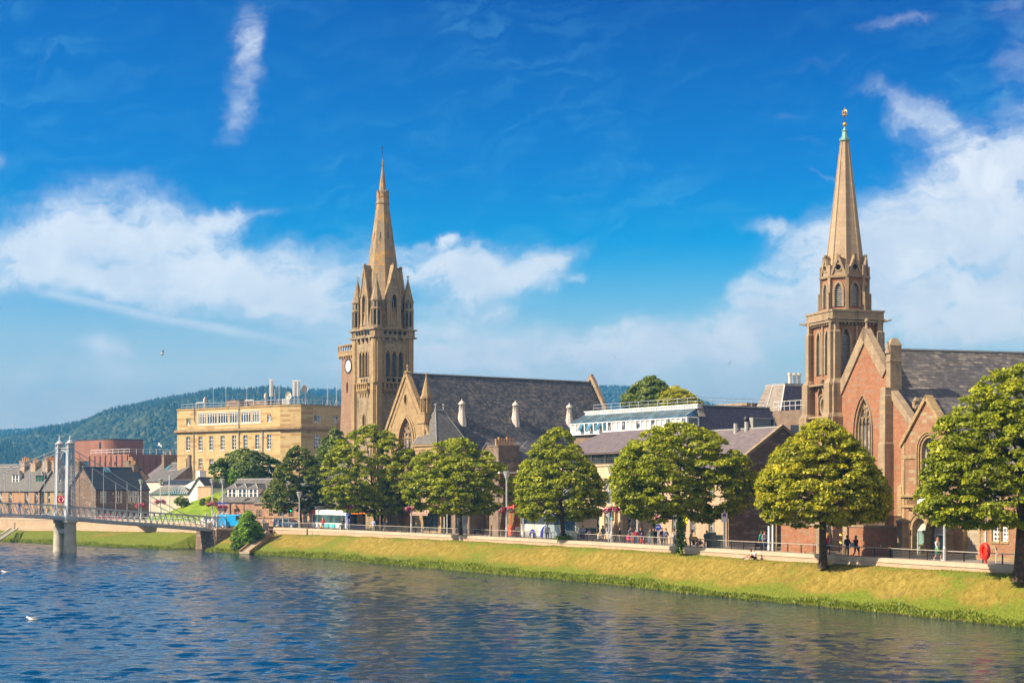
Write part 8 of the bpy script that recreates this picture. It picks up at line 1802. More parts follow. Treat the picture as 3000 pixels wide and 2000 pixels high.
m = MB(); plate(m, pl, [(-.17, zz_(1507)-.12), (-.12, zz_(1507)-.17), (.17, zz_(1507)+.12), (.12, zz_(1507)+.17)], -.012, -.006); m.build('bar', M['sign red'], t)
f_ = Fr(2135, 160, -27, 3.0); t = f_.thing('yellow_banner', 'bright yellow notice on the buff stone wall behind the tree trunk', 'notice'); G_ = Pl(f_, 'x', -.05); m = MB(); u, v = G_.uv(2006, 1523); plate(m, G_, rect(u-.45, u+.45, v-.36, v+.36), 0, .04); m.build('sheet', col_mat('bright yellow', (.85, .75, .01)), t)
t = thing('information_board', 'blue and white information board on the lamp post at the bridge end', 'sign', apos(652, 257.6, 3.2)); s = 257.6/F; z1 = ZC+(HY-1472)*s-3.2; z0 = ZC+(HY-1492)*s-3.2; plan_face(t, (z0+z1)/2, 1.35, z1-z0, M['whitem']); plan_face(t, z1-.1, 1.36, .2, M['sign blue'], 'header', -.09); MB().box(-.68, .68, -.12, .05, z0-.12, z0).build('tray', M['iron'], t)
def signal(px, py, Y, label):
 t = pole(px, Y, 3.05, py-14, label, .055, 'steel', 'traffic_light', 'traffic light'); z = ZC+(HY-py)*Y/F-3.05; MB().box(.08, .5, -.15, .1, z-.5, z+.5).build('signal_head', M['iron'], t)
 m = bpy.data.materials.new('green signal lamp'); m.use_nodes = True; b = m.node_tree.nodes['Principled BSDF']; b.inputs['Base Color'].default_value = (0, .5, .3, 1); b.inputs['Emission Color'].default_value = (0, 1, .55, 1); b.inputs['Emission Strength'].default_value = 1.2
 MB().lathe(0, 0, [(.12, 0), (.12, .03)], 12).build('green_lamp', m, t, (.29, -.16, z-.25)).rotation_euler = (R(90), 0, 0)
 for k in (0, 1): MB().lathe(0, 0, [(.12, 0), (.12, .03)], 12).build('unlit_lamp', M['glass'], t, (.29, -.16, z+.03+.28*k)).rotation_euler = (R(90), 0, 0)
 MB().box(.04, .08, -.15, -.1, z-.55, z+.55).build('backing_edge', M['whitem'], t); return t
signal(1598, 1512, Yw(1598, 1.9), 'traffic light with green lamp in front of the white coach'); signal(1783, 1510, Yw(1783, 2.0), 'traffic light with green lamp beside the gull topped lamp post')
m_ = signal(846, 1490, Yw(846, 2.5), 'traffic light hidden in leaves before the mullioned hall')
for px0, px1, py0, py1, lab in ((2072, 2098, 1560, 1603, 'taller grey green utility cabinet by the buff stone wall'), (2100, 2116, 1568, 1602, 'shorter pale green utility cabinet right of the taller one')):
 Y = 5.0*F/(py1-HY)*1.0-6; Y = Yw(px0, 3.0); s = Y/F; t = thing('utility_cabinet', lab, 'cabinet', apos((px0+px1)/2, Y, 3.05), R(27)); w = (px1-px0)*s*.62; h = ZC+(HY-py0)*s-3.05
 mt = col_mat('cabinet green' if h > 1.5 else 'pale cabinet green', (.20, .25, .19) if px0 == 2072 else (.33, .40, .34)); MB().box(-w/2, w/2, -.35, .35, .08, h).build('body', mt, t); MB().box(-w/2-.03, w/2+.03, -.38, .38, h, h+.05).build('lid', mt, t); m = MB(); m.box(-w/2-.012, -w/2-.001, -.32, -.01, .12, h-.06); m.build('door', mt, t); m = MB(); m.box(-w/2-.012, -w/2-.001, .01, .32, .12, h-.06); m.build('door', mt, t); MB().box(-w/2+.05, w/2-.05, -.3, .3, 0, .08).build('plinth', M['lead'], t)
Y = Yw(2886, .6); s = Y/F; t = thing('life_ring', 'red life ring housing on a red post at the promenade edge', 'life ring', apos(2884, Y, 3.335), R(23)); zc = ZC+(HY-1614)*s-3.335; m = MB(); rm = plain('life ring red', (.85, .035, .012), .35, var=.05)
for k in range(25):
 pass
P = [(0, .33*math.cos(math.tau*k/24), zc+.45*math.sin(math.tau*k/24)) for k in range(25)]; m.sm = True; m.tube(P, .13, 10, cap=False); m.build('ring', rm, t); m = MB(); B_ = LP(lambda u, v, d: (d, -u, v)); plate(m, B_, circ(0, zc, .44, 24, .57), .06, .16); m.build('back_plate', rm, t)
m = MB().bar((.12, 0, 0), (.12, 0, zc), .13, .1); m.build('post', rm, t); m = MB()
for k in range(4): m.tube([(-.14, -.42+.0*k, zc-.25-.09*k), (-.17, 0, zc-.28-.09*k), (-.14, .42, zc-.25-.09*k)], .015, 4)
m.build('rope', col_mat('rope red', (.5, .02, .02)), t)
t = thing('folding_sign', 'yellow wooden A-frame stand in front of the arched shop window', 'sign', apos(2700, 130.5, 3.06), R(20)); m = MB(); wd = plain('yellow wood', (.55, .33, .07), .6)
for sx_ in (-1, 1): m.bar((-.35*sx_-.0, -.3, 0), (-.12*sx_, -.1, 1.0), .05); m.bar((.1+.35*sx_, .3, 0), (.1+.15*sx_, .0, .95), .05)
m.bar((-.3, -.25, .3), (.3, -.25, .3), .05); m.build('leg', wd, t); m = MB().slab([(-.42, -.12, .95), (.1, -.12, .95), (.3, .15, 1.05), (-.2, .15, 1.05)], .03); m.build('board', wd, t)
t = thing('barrier_post', 'thin white post with dark tag by the right hand red wall', 'post', apos(2918, 117, 3.06)); MB().lathe(0, 0, [(.035, 0), (.035, 1.2)], 6).build('shaft', M['whitem'], t); MB().box(-.02, .05, -.04, .04, 1.05, 1.25).build('tag', M['iron'], t)
for px, lab in ((2034, 'dark river wall bollard shadow post right of the yellow shirt'), ): pass
for px, py in ((903, 1552), ): t = thing('iron_bollard', 'small dark bollard on the river wall right of the dark tree', 'bollard', apos(900, Yw(900, -.3), 2.5)); MB().lathe(0, 0, [(.1, 0), (.08, .5), (.07, .62), (.12, .68), (.1, .78), (0, .85)], 8).build('shaft', M['iron'], t)
def wheel(par, x, y, r=.48, w=.28):
 o = MB().lathe(0, 0, [(r*.7, -w/2), (r, -w/2+.04), (r, w/2-.04), (r*.7, w/2)], 20).build('wheel', M['iron'], par, (x, y, r)); o.rotation_euler = (R(90), 0, 0); MB().lathe(0, 0, [(r*.62, -w/2-.01), (r*.62, w/2+.01)], 14).build('rim', M['steel'], o)
def sections(mb, L, prof, xs_):
 n = len(prof); vs = []
 for x, wf, zf in xs_:
  ring_ = [(x, y*wf, z*zf) for y, z in prof]+[(x, -y*wf, z*zf) for y, z in reversed(prof)]; vs += ring_
 k = 2*n; fs = [(j*k+i, j*k+(i+1) % k, (j+1)*k+(i+1) % k, (j+1)*k+i) for j in range(len(xs_)-1) for i in range(k)]; fs += [tuple(reversed(range(k))), tuple(range((len(xs_)-1)*k, len(xs_)*k))]
 mb.add(vs, fs)
def face_dir(alpha): return R(90+alpha)  # local +x points to the camera-right end of the street
def bus():
 f = Fr(935, 216, -31, 3.0); L, W, H = 11.2, 2.5, 3.0; off = 3.0
 t = f.thing('city_bus', 'white single deck bus with red tail, blue front and orange destination display', 'bus'); t.location = apos(936, 236, 2.99); t.rotation_euler = (0, 0, R(-59)); t.scale = (1.08, 1, .93); Wm = col_mat('bus white', (.78, .77, .74), .3); Bm = col_mat('bus blue', (.01, .05, .28), .3); Rm = col_mat('bus red', (.55, .03, .03), .3); Om = col_mat('bus orange', (.8, .30, .02), .3)
 pr = [(1.15, .35), (1.25, .5), (1.25, 2.75), (1.1, 2.95), (.5, 3.02)]
 m = MB(); sections(m, L, pr, [(0, .93, .99), (.12, 1, 1), (L-.9, 1, 1)]); m.build('body', Wm, t)
 m = MB(); sections(m, L, pr, [(L-.9, 1, 1.001), (L-.15, .99, 1), (L, .9, .97)]); m.build('front_end', Bm, t)
 S = LP(lambda u, v, d: (u, -1.255+d, v));
 m = MB(); plate(m, S, rect(.0, 1.3, 2.35, 2.93), -.012, .02); plate(m, S, rect(.0, .35, .4, 2.349), -.012, .02); m.build('red_tail', Rm, t)
 m = MB(); plate(m, S, [(1.3, 2.35), (1.55, 2.35), (1.45, 2.93), (1.3, 2.93)], -.013, .02); plate(m, S, [(1.6, 1.0), (2.3, 1.0), (3.2, .45), (2.8, .45), (2.1, .8)], -.013, .02); m.build('orange_flash', Om, t)
 m = MB(); plate(m, S, rect(.5, L-1.0, 1.15, 2.30), -.016, .02); gw = m.build('side_glazing', glassm('bus glass', (.03, .06, .055), .08), t)
 m = MB()
 for k in range(8): x = 1.6+k*1.15; plate(m, S, rect(x-.04, x+.04, 1.15, 2.3), -.022, 0)
 m.build('glazing_pillar', M['iron'], gw)
 m = MB(); plate(m, S, rect(4.0, 5.9, .5, 1.05), -.014, .02); m.build('advert', col_mat('advert teal', (.05, .48, .50)), t); m = MB(); plate(m, S, rect(6.1, 7.3, .5, 1.05), -.014, .02); m.build('advert', M['advert teal'], t)
 m = MB(); plate(m, S, rect(L-2.0, L-1.2, .4, 2.3), -.02, .0); m.build('door', M['glass'], t)
 E = LP(lambda u, v, d: (L+.02-d, u, v)); m = MB(); plate(m, E, rect(-1.08, 1.08, 1.05, 2.35), -.02, .02); m.build('windscreen', M['glass'], t); m = MB(); plate(m, E, rect(-1.08, 1.08, 2.36, 2.84), -.025, .02); db = m.build('display', M['iron'], t)
 m = MB();
 for x in (2.3, L-2.5): wheel(t, x, -1.15); wheel(t, x, 1.15)
 cu = bpy.data.curves.new('txt', 'FONT'); cu.body = 'Inverness EXP 28'; cu.size = .36; cu.align_x = 'CENTER'; cu.extrude = .004; ob = bpy.data.objects.new('txt', cu); C.objects.link(ob); bpy.context.view_layer.update(); me = bpy.data.meshes.new_from_object(ob.evaluated_get(bpy.context.evaluated_depsgraph_get())); bpy.data.objects.remove(ob)
 em = bpy.data.materials.new('orange display'); em.use_nodes = True; b = em.node_tree.nodes['Principled BSDF']; b.inputs['Base Color'].default_value = (.5, .1, 0, 1); b.inputs['Emission Color'].default_value = (1, .22, .01, 1); b.inputs['Emission Strength'].default_value = 1.6
 me.materials.append(em); o = bpy.data.objects.new('destination_text', me); C.objects.link(o); o.parent = t; xs_ = [v.co.x for v in me.vertices]; sc = 2.0/(max(xs_)-min(xs_)); o.scale = (sc, sc, 1); o.location = (L+.06, 0, 2.48); o.rotation_euler = (R(90), 0, R(90))
 m = MB().ball((L-.6, -.5, 3.02), .2, 8, 4); m.build('roof_beacon', col_mat('beacon blue', (.02, .35, .6)), t)
 m = MB(); m.tube([(L, -1.2, 2.6), (L+.35, -1.45, 2.5), (L+.35, -1.45, 2.2)], .04, 5); m.box(L+.28, L+.42, -1.58, -1.38, 1.8, 2.25); m.build('mirror', M['iron'], t)
bus()
def coach():
 L, H = 12.0, 3.5; t = thing('coach', 'cream and silver touring coach with dark glazing and blue arcs, behind the fourth bank tree', 'coach', apos(1553, 186, 2.99), R(-61)); Cm = col_mat('coach cream', (.66, .62, .53), .3); Bm = col_mat('coach blue', (.02, .03, .30), .3); Sm = col_mat('coach silver', (.40, .46, .48), .3, .4)
 pr = [(1.12, .3), (1.25, .5), (1.27, 3.0), (1.1, 3.4), (.5, 3.52)]; m = MB(); sections(m, L, pr, [(0, .92, .98), (.25, 1, 1), (L-1.0, 1, 1), (L-.3, .97, .99), (L, .85, .94)]); m.build('body', Cm, t)
 S = LP(lambda u, v, d: (u, -1.275+d, v)); m = MB(); plate(m, S, [(.3, 1.75), (L-3.2, 1.75), (L-2.2, 1.2), (L-.5, 1.2), (L-.6, 2.9), (.3, 2.95)], -.015, .03); g = m.build('side_glazing', M['glass'], t)
 m = MB()
 for x in (1.9, 3.9, 5.9, 7.9, 9.6): plate(m, S, rect(x-.04, x+.04, 1.76, 2.9), -.02, 0)
 m.build('glazing_pillar', M['iron'], g)
 def arc(cx_, r0, r1, a0, a1, mt, nm):
  m = MB(); P = [(cx_+r1*math.cos(R(a)), .45+r1*math.sin(R(a))) for a in np.linspace(a0, a1, 12)]+[(cx_+r0*math.cos(R(a)), .45+r0*math.sin(R(a))) for a in np.linspace(a1, a0, 12)]; plate(m, S, P, -.02, .02); m.build(nm, mt, t)
 arc(2.75, .52, .75, 0, 180, Bm, 'wheel_arch_band'); arc(L-2.4, .52, .68, 0, 180, Sm, 'wheel_arch_band')
 m = MB(); plate(m, S, [(5.0, .35), (8.9, .35), (8.5, 1.2), (7.7, 1.72), (5.6, 1.72), (5.15, 1.2)], -.018, .02); m.build('silver_panel', Sm, t); m = MB(); plate(m, S, [(4.4, .35), (5.0, .35), (5.15, 1.2), (5.6, 1.72), (4.9, 1.4), (4.5, .9)], -.021, .02); m.build('blue_arc', Bm, t)
 m = MB(); plate(m, S, rect(.9, 1.7, .5, .95), -.012, .02); m.build('vent_grille', M['lead'], t); m = MB()
 for k in range(6): plate(m, S, rect(.05+k*.9, .07+k*.9, .4, 1.7), -.014, .02)
 plate(m, S, rect(.1, 5, 1.02, 1.04), -.014, .02); m.build('panel_seam', M['lead'], t)
 E = LP(lambda u, v, d: (L+.01-d-max(0, v-1.2)*.07, u, v)); m = MB(); plate(m, E, rect(-1.0, 1.0, 1.0, 3.1), -.02, .05); m.build('windscreen', glassm('blue screen glass', (.02, .10, .15), .06), t)
 for x in (2.75, L-2.4): wheel(t, x, -1.16, .5); wheel(t, x, 1.16, .5)
 m = MB(); m.box(L-.02, L+.05, -1.0, -.6, .6, .8); m.build('headlight', M['glassc'], t); m = MB(); m.box(L-.02, L+.05, .6, 1.0, .6, .8); m.build('headlight', M['glassc'], t); m = MB(); m.tube([(L-.2, -1.2, 3.1), (L+.4, -1.45, 3.0), (L+.45, -1.45, 2.6)], .04, 5); m.box(L+.36, L+.52, -1.6, -1.35, 2.1, 2.65); m.build('mirror', M['whitem'], t)
coach()
def car(px, Y, label, col, name='parked_car', rz=-60, L=4.2, H=1.45, van=False, cat='car', z=2.99):
 t = thing(name, label, cat, apos(px, Y, z), R(rz)); P = col_mat(col[0], col[1], .3); h = L/2
 if van: body = [(-h, .3), (-h, 1.85), (-h+.15, 2.0), (h-1.6, 2.0), (h-.75, 1.25), (h-.1, 1.0), (h, .35)]; gl = [(h-2.1, 1.85), (h-1.62, 1.85), (h-.95, 1.2), (h-2.1, 1.15)]
 else: body = [(-h, .35), (-h, .85), (-h+.25, 1.0), (-h+.75, H), (h-1.75, H), (h-1.0, .98), (h-.1, .78), (h, .35)]; gl = [(-h+.45, 1.0), (-h+.85, H-.08), (h-1.8, H-.08), (h-1.15, .98)]
 S1 = lambda y: LP(lambda u, v, d: (u, y+d, v))
 m = MB(); plate(m, S1(-.85), body, 0, 1.7); o = m.build('body', P, t); bv = o.modifiers.new('soft edges', 'BEVEL'); bv.width = .09; bv.segments = 3
 m = MB(); plate(m, S1(-.85), gl, -.012, 1.712); m.build('side_window', M['glass'], t)
 x0, z0, x1, z1 = (h-1.55, 1.92, h-.8, 1.3) if van else (h-1.7, H-.06, h-1.05, 1.02); m = MB(); m.slab([(x1, -.72, z1), (x1, .72, z1), (x0, .66, z0), (x0, -.66, z0)], .03); m.build('windscreen', M['glass'], t).location = (.05, 0, .04)
 m = MB(); m.slab([(-h-.01, .7, .95 if not van else 1.2), (-h-.01, -.7, .95 if not van else 1.2), (-h+(.01 if van else .7), -.62, H-.05 if not van else 1.8), (-h+(.01 if van else .7), .62, H-.05 if not van else 1.8)], .03); m.build('rear_window', M['glass'], t).location = (-.03, 0, .03)
 for x in (-h+.8, h-.8): wheel(t, x, -.78, .31, .2); wheel(t, x, .78, .31, .2)
 for y in (-.65, .65): MB().box(-h-.02, -h+.05, y-.15, y+.15, .7, .88).build('tail_light', col_mat('tail light red', (.6, .01, .01), .3), t); MB().box(h-.05, h+.02, y-.15, y+.15, .62, .76).build('headlight', M['glassc'], t)
 return t
car(692, 246, 'bright blue van parked at the end of the footbridge', ('van blue', (.01, .32, .68)), 'panel_van', -20, 5.0, van=True, cat='van')
car(843, 246, 'dark blue car behind the promenade rail, left of the dark tree', ('car blue', (.02, .07, .16)), rz=-30)
car(1697, 177, 'dark car with red tail light in front of the coach', ('car dark', (.02, .035, .06)), rz=118)
car(556, 274, 'white car with a green roof sign behind the footbridge parapet', ('car white', (.75, .75, .74)), rz=-20)
car(628, 264, 'white car near the end of the footbridge parapet', ('car white', (.75, .75, .74)), rz=-25); car(322, 292, 'red car seen through the bridge parapet', ('car red', (.45, .03, .03)), rz=0, z=3.0)
car(150, 300, 'white car below the footbridge deck by the left pier', ('car white', (.75, .75, .74)), rz=0, z=3.0)
t = thing('pushchair', 'pushchair with yellow hood beside the woman in white', 'pushchair', apos(2038, Yw(2038, 1.9), 3.06), R(200)); m = MB()
for y in (-.25, .25): m.bar((-.45, y, .2), (.4, y, 1.0), .035); m.bar((.4, y, .15), (-.25, y, .75), .035)
m.bar((.4, -.25, 1.0), (.4, .25, 1.0), .035); m.build('frame', M['steel'], t); m = MB().slab([(-.3, -.22, .4), (.15, -.22, .45), (.15, .22, .45), (-.3, .22, .4)], .06); m.slab([(.15, -.22, .45), (.3, -.22, .95), (.3, .22, .95), (.15, .22, .45)], .05); m.build('seat', M['iron'], t)
m = MB(); m.ball((.08, 0, .9), .3, 10, 6, (.34, .27, .26)); m.build('hood', col_mat('hood yellow', (.8, .42, .01)), t)
for x in (-.45, .38):
 for y in (-.26, .26): o = MB().lathe(0, 0, [(.13, -.02), (.13, .02)], 12).build('wheel', M['iron'], t, (x, y, .13)); o.rotation_euler = (R(90), 0, 0)
def bicycle(px, off, rz, lab):
 t = thing('bicycle', lab, 'bicycle', apos(px, Yw(px, off), 3.06), R(rz))
 for x in (-.52, .52): m = MB(); m.tube([(x+.33*math.cos(a), 0, .34+.33*math.sin(a)) for a in np.linspace(0, math.tau, 17)], .022, 5, cap=False); [m.bar((x, 0, .34), (x+.33*math.cos(a), 0, .34+.33*math.sin(a)), .008) for a in np.linspace(0, math.tau, 9)[:-1]]; m.build('wheel', M['iron'], t)
 m = MB(); A, B_, C2, D_ = (-.52, 0, .34), (-.15, 0, .82), (.38, 0, .85), (-.05, 0, .32)
 for a, b in ((A, B_), (B_, C2), (C2, D_), (D_, A), (B_, D_), (C2, (.52, 0, .34))): m.tube([a, b], .02, 5)
 m.build('frame', M['steel'], t); m = MB(); m.tube([(.38, 0, .85), (.36, 0, 1.0), (.42, -.22, 1.02)], .015, 4); m.tube([(.36, 0, 1.0), (.42, .22, 1.02)], .015, 4); m.build('handlebar', M['iron'], t); MB().ball((-.17, 0, .9), .1, 6, 4, (.13, .07, .04)).build('saddle', M['iron'], t)
bicycle(1806, 2.1, 30, 'bicycle leaning near the gull topped lamp post'); bicycle(1245, 3.4, 30, 'bicycle parked in front of the awning cafe')
def gull(p, label, rz, flying=True, sc=1.0, bank=0):
 t = thing('gull', label, 'bird', p, rz, 'gulls'); t.scale = (sc,)*3; t.rotation_euler = (R(bank), 0, rz); m = MB(); m.sm = True
 m.tube([(-.3, 0, .02), (-.18, 0, .01), (0, 0, 0), (.15, 0, .03), (.22, 0, .08), (.29, 0, .10), (.33, 0, .09)], [.02, .055, .085, .07, .045, .045, .01], 8); m.sm = False
 if flying:
  for s in (-1, 1): m.add([(.1, s*.05, .04), (.16, s*.35, .16), (.02, s*.72, .12), (-.05, s*.35, .15), (-.1, s*.05, .03), (.1, s*.05, .02), (.15, s*.35, .145), (.02, s*.72, .115), (-.05, s*.35, .135), (-.1, s*.05, .01)], [(0, 1, 3, 4), (1, 2, 3), (9, 8, 6, 5), (8, 7, 6)])
 m.build('body', plain('gull white', (.8, .8, .8), .7, var=.05), t); b = MB(); b.tube([(.32, 0, .09), (.39, 0, .075)], [.014, .004], 5); b.build('beak', M['gold'], t)
 if not flying:
  b = MB(); b.ball((-.06, 0, .05), .1, 8, 5, (.2, .085, .05)); b.build('folded_wing', M['lead'], t)
 return t
gull(apos(478, 200, 8+409*200/F), 'large gull gliding against the pale sky above the hillside', R(200), True, 1.0, 30); gull(apos(467, 230, 8+140*230/F), 'white gull flying in front of the dark wooded hill', R(30), True, 1.1, 25); gull(apos(40, 240, 8+199*240/F), 'tiny gull low over the hill at the far left', R(60), True, .6)
gull(apos(1800, 180, 8+401*180/F), 'small gull high between the churches, left one', R(70), True, .45, 60); gull(apos(2138, 180, 8+381*180/F), 'small dark gull high near the red church spire', R(250), True, .5, 60)
gull(gpos(18, 1676, .04), 'gull floating on the river at the left edge', R(180), False, 1.5); gull(gpos(95, 1813, .04), 'gull floating on the nearer water at the left', R(170), False, 1.3)
gull(apos(1791, Yw(1792, 1.2), ZC+(HY-1364)*Yw(1792, 1.2)/F), 'gull perched on a lamp post head', R(10), False, 1.0)
BONES = {'hip': (0, 0, .95), 'waist': (0, 0, 1.08), 'chest': (0, 0, 1.32), 'neck': (0, 0, 1.47), 'chin': (.02, 0, 1.56), 'head': (.015, 0, 1.66), 'crown': (0, 0, 1.72)}
RAD = {'hip': (.135, .16), 'waist': (.11, .14), 'chest': (.12, .17), 'neck': (.052, .055), 'chin': (.07, .062), 'head': (.095, .078), 'crown': (.06, .055)}
def arm(s, el, wr): return {'sh'+s: (0, -.19 if s == 'R' else .19, 1.40), 'el'+s: el, 'wr'+s: wr}
def leg(s, kn, an, toe): return {'th'+s: (0, -.09 if s == 'R' else .09, .90), 'kn'+s: kn, 'an'+s: an, 'to'+s: toe}
def pose(*parts):
 d = dict(BONES)
 for p in parts: d.update(p)
 return d
ST_L = (leg('L', (.02, .10, .50), (-.02, .11, .09), (.14, .12, .05)), leg('R', (.03, -.10, .50), (0, -.11, .09), (.16, -.12, .05)))
POSES = {
 'stand': pose(arm('L', (-.02, .25, 1.12), (.06, .25, .88)), arm('R', (-.02, -.25, 1.12), (.05, -.26, .87)), *ST_L),
 'phone': pose(arm('L', (.03, .24, 1.12), (.27, .10, 1.16)), arm('R', (.02, -.24, 1.12), (.27, -.08, 1.18)), *ST_L),
 'lean': pose(arm('L', (.12, .26, 1.15), (.36, .2, 1.02)), arm('R', (.12, -.26, 1.15), (.36, -.2, 1.02)), *ST_L, {'chest': (.1, 0, 1.30), 'neck': (.15, 0, 1.44), 'chin': (.2, 0, 1.51), 'head': (.2, 0, 1.61), 'crown': (.19, 0, 1.67), 'shL': (.1, .19, 1.38), 'shR': (.1, -.19, 1.38)}),
 'walk': pose(arm('L', (-.14, .24, 1.14), (-.08, .25, .90)), arm('R', (.1, -.24, 1.14), (.24, -.22, .95)), leg('L', (.22, .09, .54), (.26, .09, .13), (.42, .1, .09)), leg('R', (-.02, -.09, .50), (-.3, -.09, .16), (-.18, -.1, .05))),
 'sit': {'hip': (0, 0, .13), 'waist': (-.03, 0, .27), 'chest': (.02, 0, .50), 'neck': (.07, 0, .64), 'chin': (.11, 0, .72), 'head': (.11, 0, .82), 'crown': (.10, 0, .88), 'shL': (.03, .18, .58), 'elL': (.2, .22, .38), 'wrL': (.42, .12, .42), 'shR': (.03, -.18, .58), 'elR': (.2, -.22, .36), 'wrR': (.42, -.08, .40),
   'thL': (.02, .09, .13), 'knL': (.42, .12, .42), 'anL': (.66, .1, .07), 'toL': (.82, .1, .04), 'thR': (.02, -.09, .13), 'knR': (.44, -.1, .36), 'anR': (.74, -.1, .07), 'toR': (.9, -.1, .05)},
 'stretch': {'hip': (0, 0, .12), 'waist': (-.06, 0, .26), 'chest': (-.08, 0, .5), 'neck': (-.04, 0, .64), 'chin': (.02, 0, .71), 'head': (.02, 0, .81), 'crown': (.0, 0, .87), 'shL': (-.07, .18, .58), 'elL': (.05, .24, .36), 'wrL': (.22, .12, .28), 'shR': (-.07, -.18, .58), 'elR': (-.2, -.25, .34), 'wrR': (-.25, -.26, .08),
   'thL': (.02, .09, .12), 'knL': (.45, .11, .24), 'anL': (.86, .1, .0), 'toL': (.93, .1, .1), 'thR': (.02, -.09, .12), 'knR': (.46, -.1, .16), 'anR': (.9, -.1, -.05), 'toR': (.97, -.1, .06)},
 'lie': {'hip': (0, 0, .12), 'waist': (-.14, 0, .12), 'chest': (-.38, 0, .16), 'neck': (-.52, 0, .22), 'chin': (-.59, 0, .26), 'head': (-.68, 0, .28), 'crown': (-.74, 0, .29), 'shL': (-.46, .19, .17), 'elL': (-.22, .27, .1), 'wrL': (-.06, .16, .26), 'shR': (-.46, -.19, .17), 'elR': (-.22, -.27, .1), 'wrR': (-.04, -.14, .26),
   'thL': (.02, .09, .11), 'knL': (.44, .11, .12), 'anL': (.86, .1, .02), 'toL': (.93, .1, .14), 'thR': (.02, -.09, .11), 'knR': (.44, -.1, .1), 'anR': (.88, -.06, .0), 'toR': (.95, -.06, .12)}}
EDGES = [('hip', 'waist'), ('waist', 'chest'), ('chest', 'neck'), ('neck', 'chin'), ('chin', 'head'), ('head', 'crown'), ('chest', 'shL'), ('chest', 'shR'), ('shL', 'elL'), ('elL', 'wrL'), ('shR', 'elR'), ('elR', 'wrR'), ('hip', 'thL'), ('hip', 'thR'), ('thL', 'knL'), ('knL', 'anL'), ('anL', 'toL'), ('thR', 'knR'), ('knR', 'anR'), ('anR', 'toR')]
RR = {'sh': .062, 'el': .046, 'wr': .03, 'th': .095, 'kn': .062, 'an': .042, 'to': .035}
BODY = {}
def body_mesh(pn, skirt=False, shorts=False, bare=False):
 key = (pn, skirt, shorts, bare)
 if key in BODY: return BODY[key]
 P = POSES[pn]; names = list(P); idx = {n: i for i, n in enumerate(names)}
 me = bpy.data.meshes.new('sk'); me.from_pydata([P[n] for n in names], [(idx[a], idx[b]) for a, b in EDGES], []); me.update()
 o = bpy.data.objects.new('sk', me); C.objects.link(o); md = o.modifiers.new('s', 'SKIN'); md.use_smooth_shade = True; o.modifiers.new('u', 'SUBSURF').levels = 1
 for n in names:
  d = me.skin_vertices[0].data[idx[n]]; d.radius = RAD[n] if n in RAD else (RR[n[:2]],)*2; d.use_root = n == 'hip'
 bpy.context.view_layer.update(); ev = o.evaluated_get(bpy.context.evaluated_depsgraph_get()); m2 = bpy.data.meshes.new_from_object(ev); bpy.data.objects.remove(o)
 V = [tuple(v.co) for v in m2.vertices]; Fc = [tuple(p.vertices) for p in m2.polygons]
 seg = []
 for a, b in EDGES: seg.append((a, b, Vector(P[a]), Vector(P[b])))
 def region(c):
  best = None
  for a, b, p, q in seg:
   t = max(0, min(1, (c-p).dot(q-p)/max(1e-9, (q-p).length_squared))); r1 = (RAD[a][0] if a in RAD else RR[a[:2]]); r2 = (RAD[b][0] if b in RAD else RR[b[:2]])
   d = (c-(p+(q-p)*t)).length-(r1+(r2-r1)*t)
   if best is None or d < best[0]: best = (d, a, b, t)
  _, a, b, t = best
  if a in ('neck', 'chin', 'head') or (a == 'chest' and b == 'neck' and t > .75): return 0
  if a[:2] == 'el': return 0 if (bare or t > .8) else 1
  if a[:2] == 'sh': return 0 if (bare and t > .55) else 1
  if a in ('chest', 'waist') or (a == 'hip' and b == 'waist' and t > .3): return 1
  if a[:2] == 'an' or (a[:2] == 'kn' and t > .92): return 3
  if a[:2] == 'kn': return 0 if (shorts or skirt) else 2
  if a[:2] == 'th' and shorts and t > .85: return 0
  return 2
 mi = [region(sum((Vector(V[i]) for i in f), Vector())/len(f)) for f in Fc]
 mb = MB(); mb.v = V; mb.f = Fc; mb.mi = mi; mb.smooth = [True]*len(Fc); n0 = 4
 mb.mats = [0, 1, 2, 3]; mb.sm = True
 for s, sg in (('L', 1), ('R', -1)):
  w = Vector(P['wr'+s]); d = (w-Vector(P['el'+s])).normalized(); side = d.cross(Vector((0, 1, 0))); side = side.normalized() if side.length > .1 else Vector((1, 0, 0)); n = side.cross(d).normalized(); mb.cur = 0
  mb.tube([w-d*.01, w+d*.05, w+d*.09], [.026, .036, .03], 6)
  for k, L in enumerate((.065, .075, .07, .055)): b = w+d*.085+side*(-.028+.019*k); mb.tube([b, b+d*L*.55-n*sg*.008, b+d*L*.9-n*sg*.03], [.010, .009, .006], 5)
  b = w+d*.03-side*.03; mb.tube([b, b+d*.03-side*.025, b+d*.06-side*.028], [.012, .010, .007], 5)
 h = Vector(P['head']); up = (Vector(P['crown'])-Vector(P['neck'])).normalized(); fw = Vector((1, 0, 0)); fw = (fw-up*fw.dot(up)).normalized() if abs(up.x) < .8 else Vector((0, 0, 1)); sd_ = up.cross(fw)
 mb.cur = 0; mb.tube([h+fw*.085+up*.0, h+fw*.115-up*.035, h+fw*.09-up*.045], [.008, .014, .008], 5)
 for k in (-1, 1): mb.ball(h+sd_*k*.088-up*.02, .022, 5, 4)
 mb.cur = 3
 for k in (-1, 1): mb.ball(h+fw*.088+sd_*k*.032+up*.005, .010, 5, 4)
 if skirt:
  mb.cur = 2; a = Vector(P['waist']); b = (Vector(P['knL'])+Vector(P['knR']))/2; mb.tube([a-Vector((0, 0, .04)), Vector(P['hip']), b+Vector((0, 0, .12))], [.15, .19, .24], 12)
 me = bpy.data.meshes.new('body'); me.from_pydata(mb.v, [], mb.f)
 for k in range(4): me.materials.append(M['dframe'])
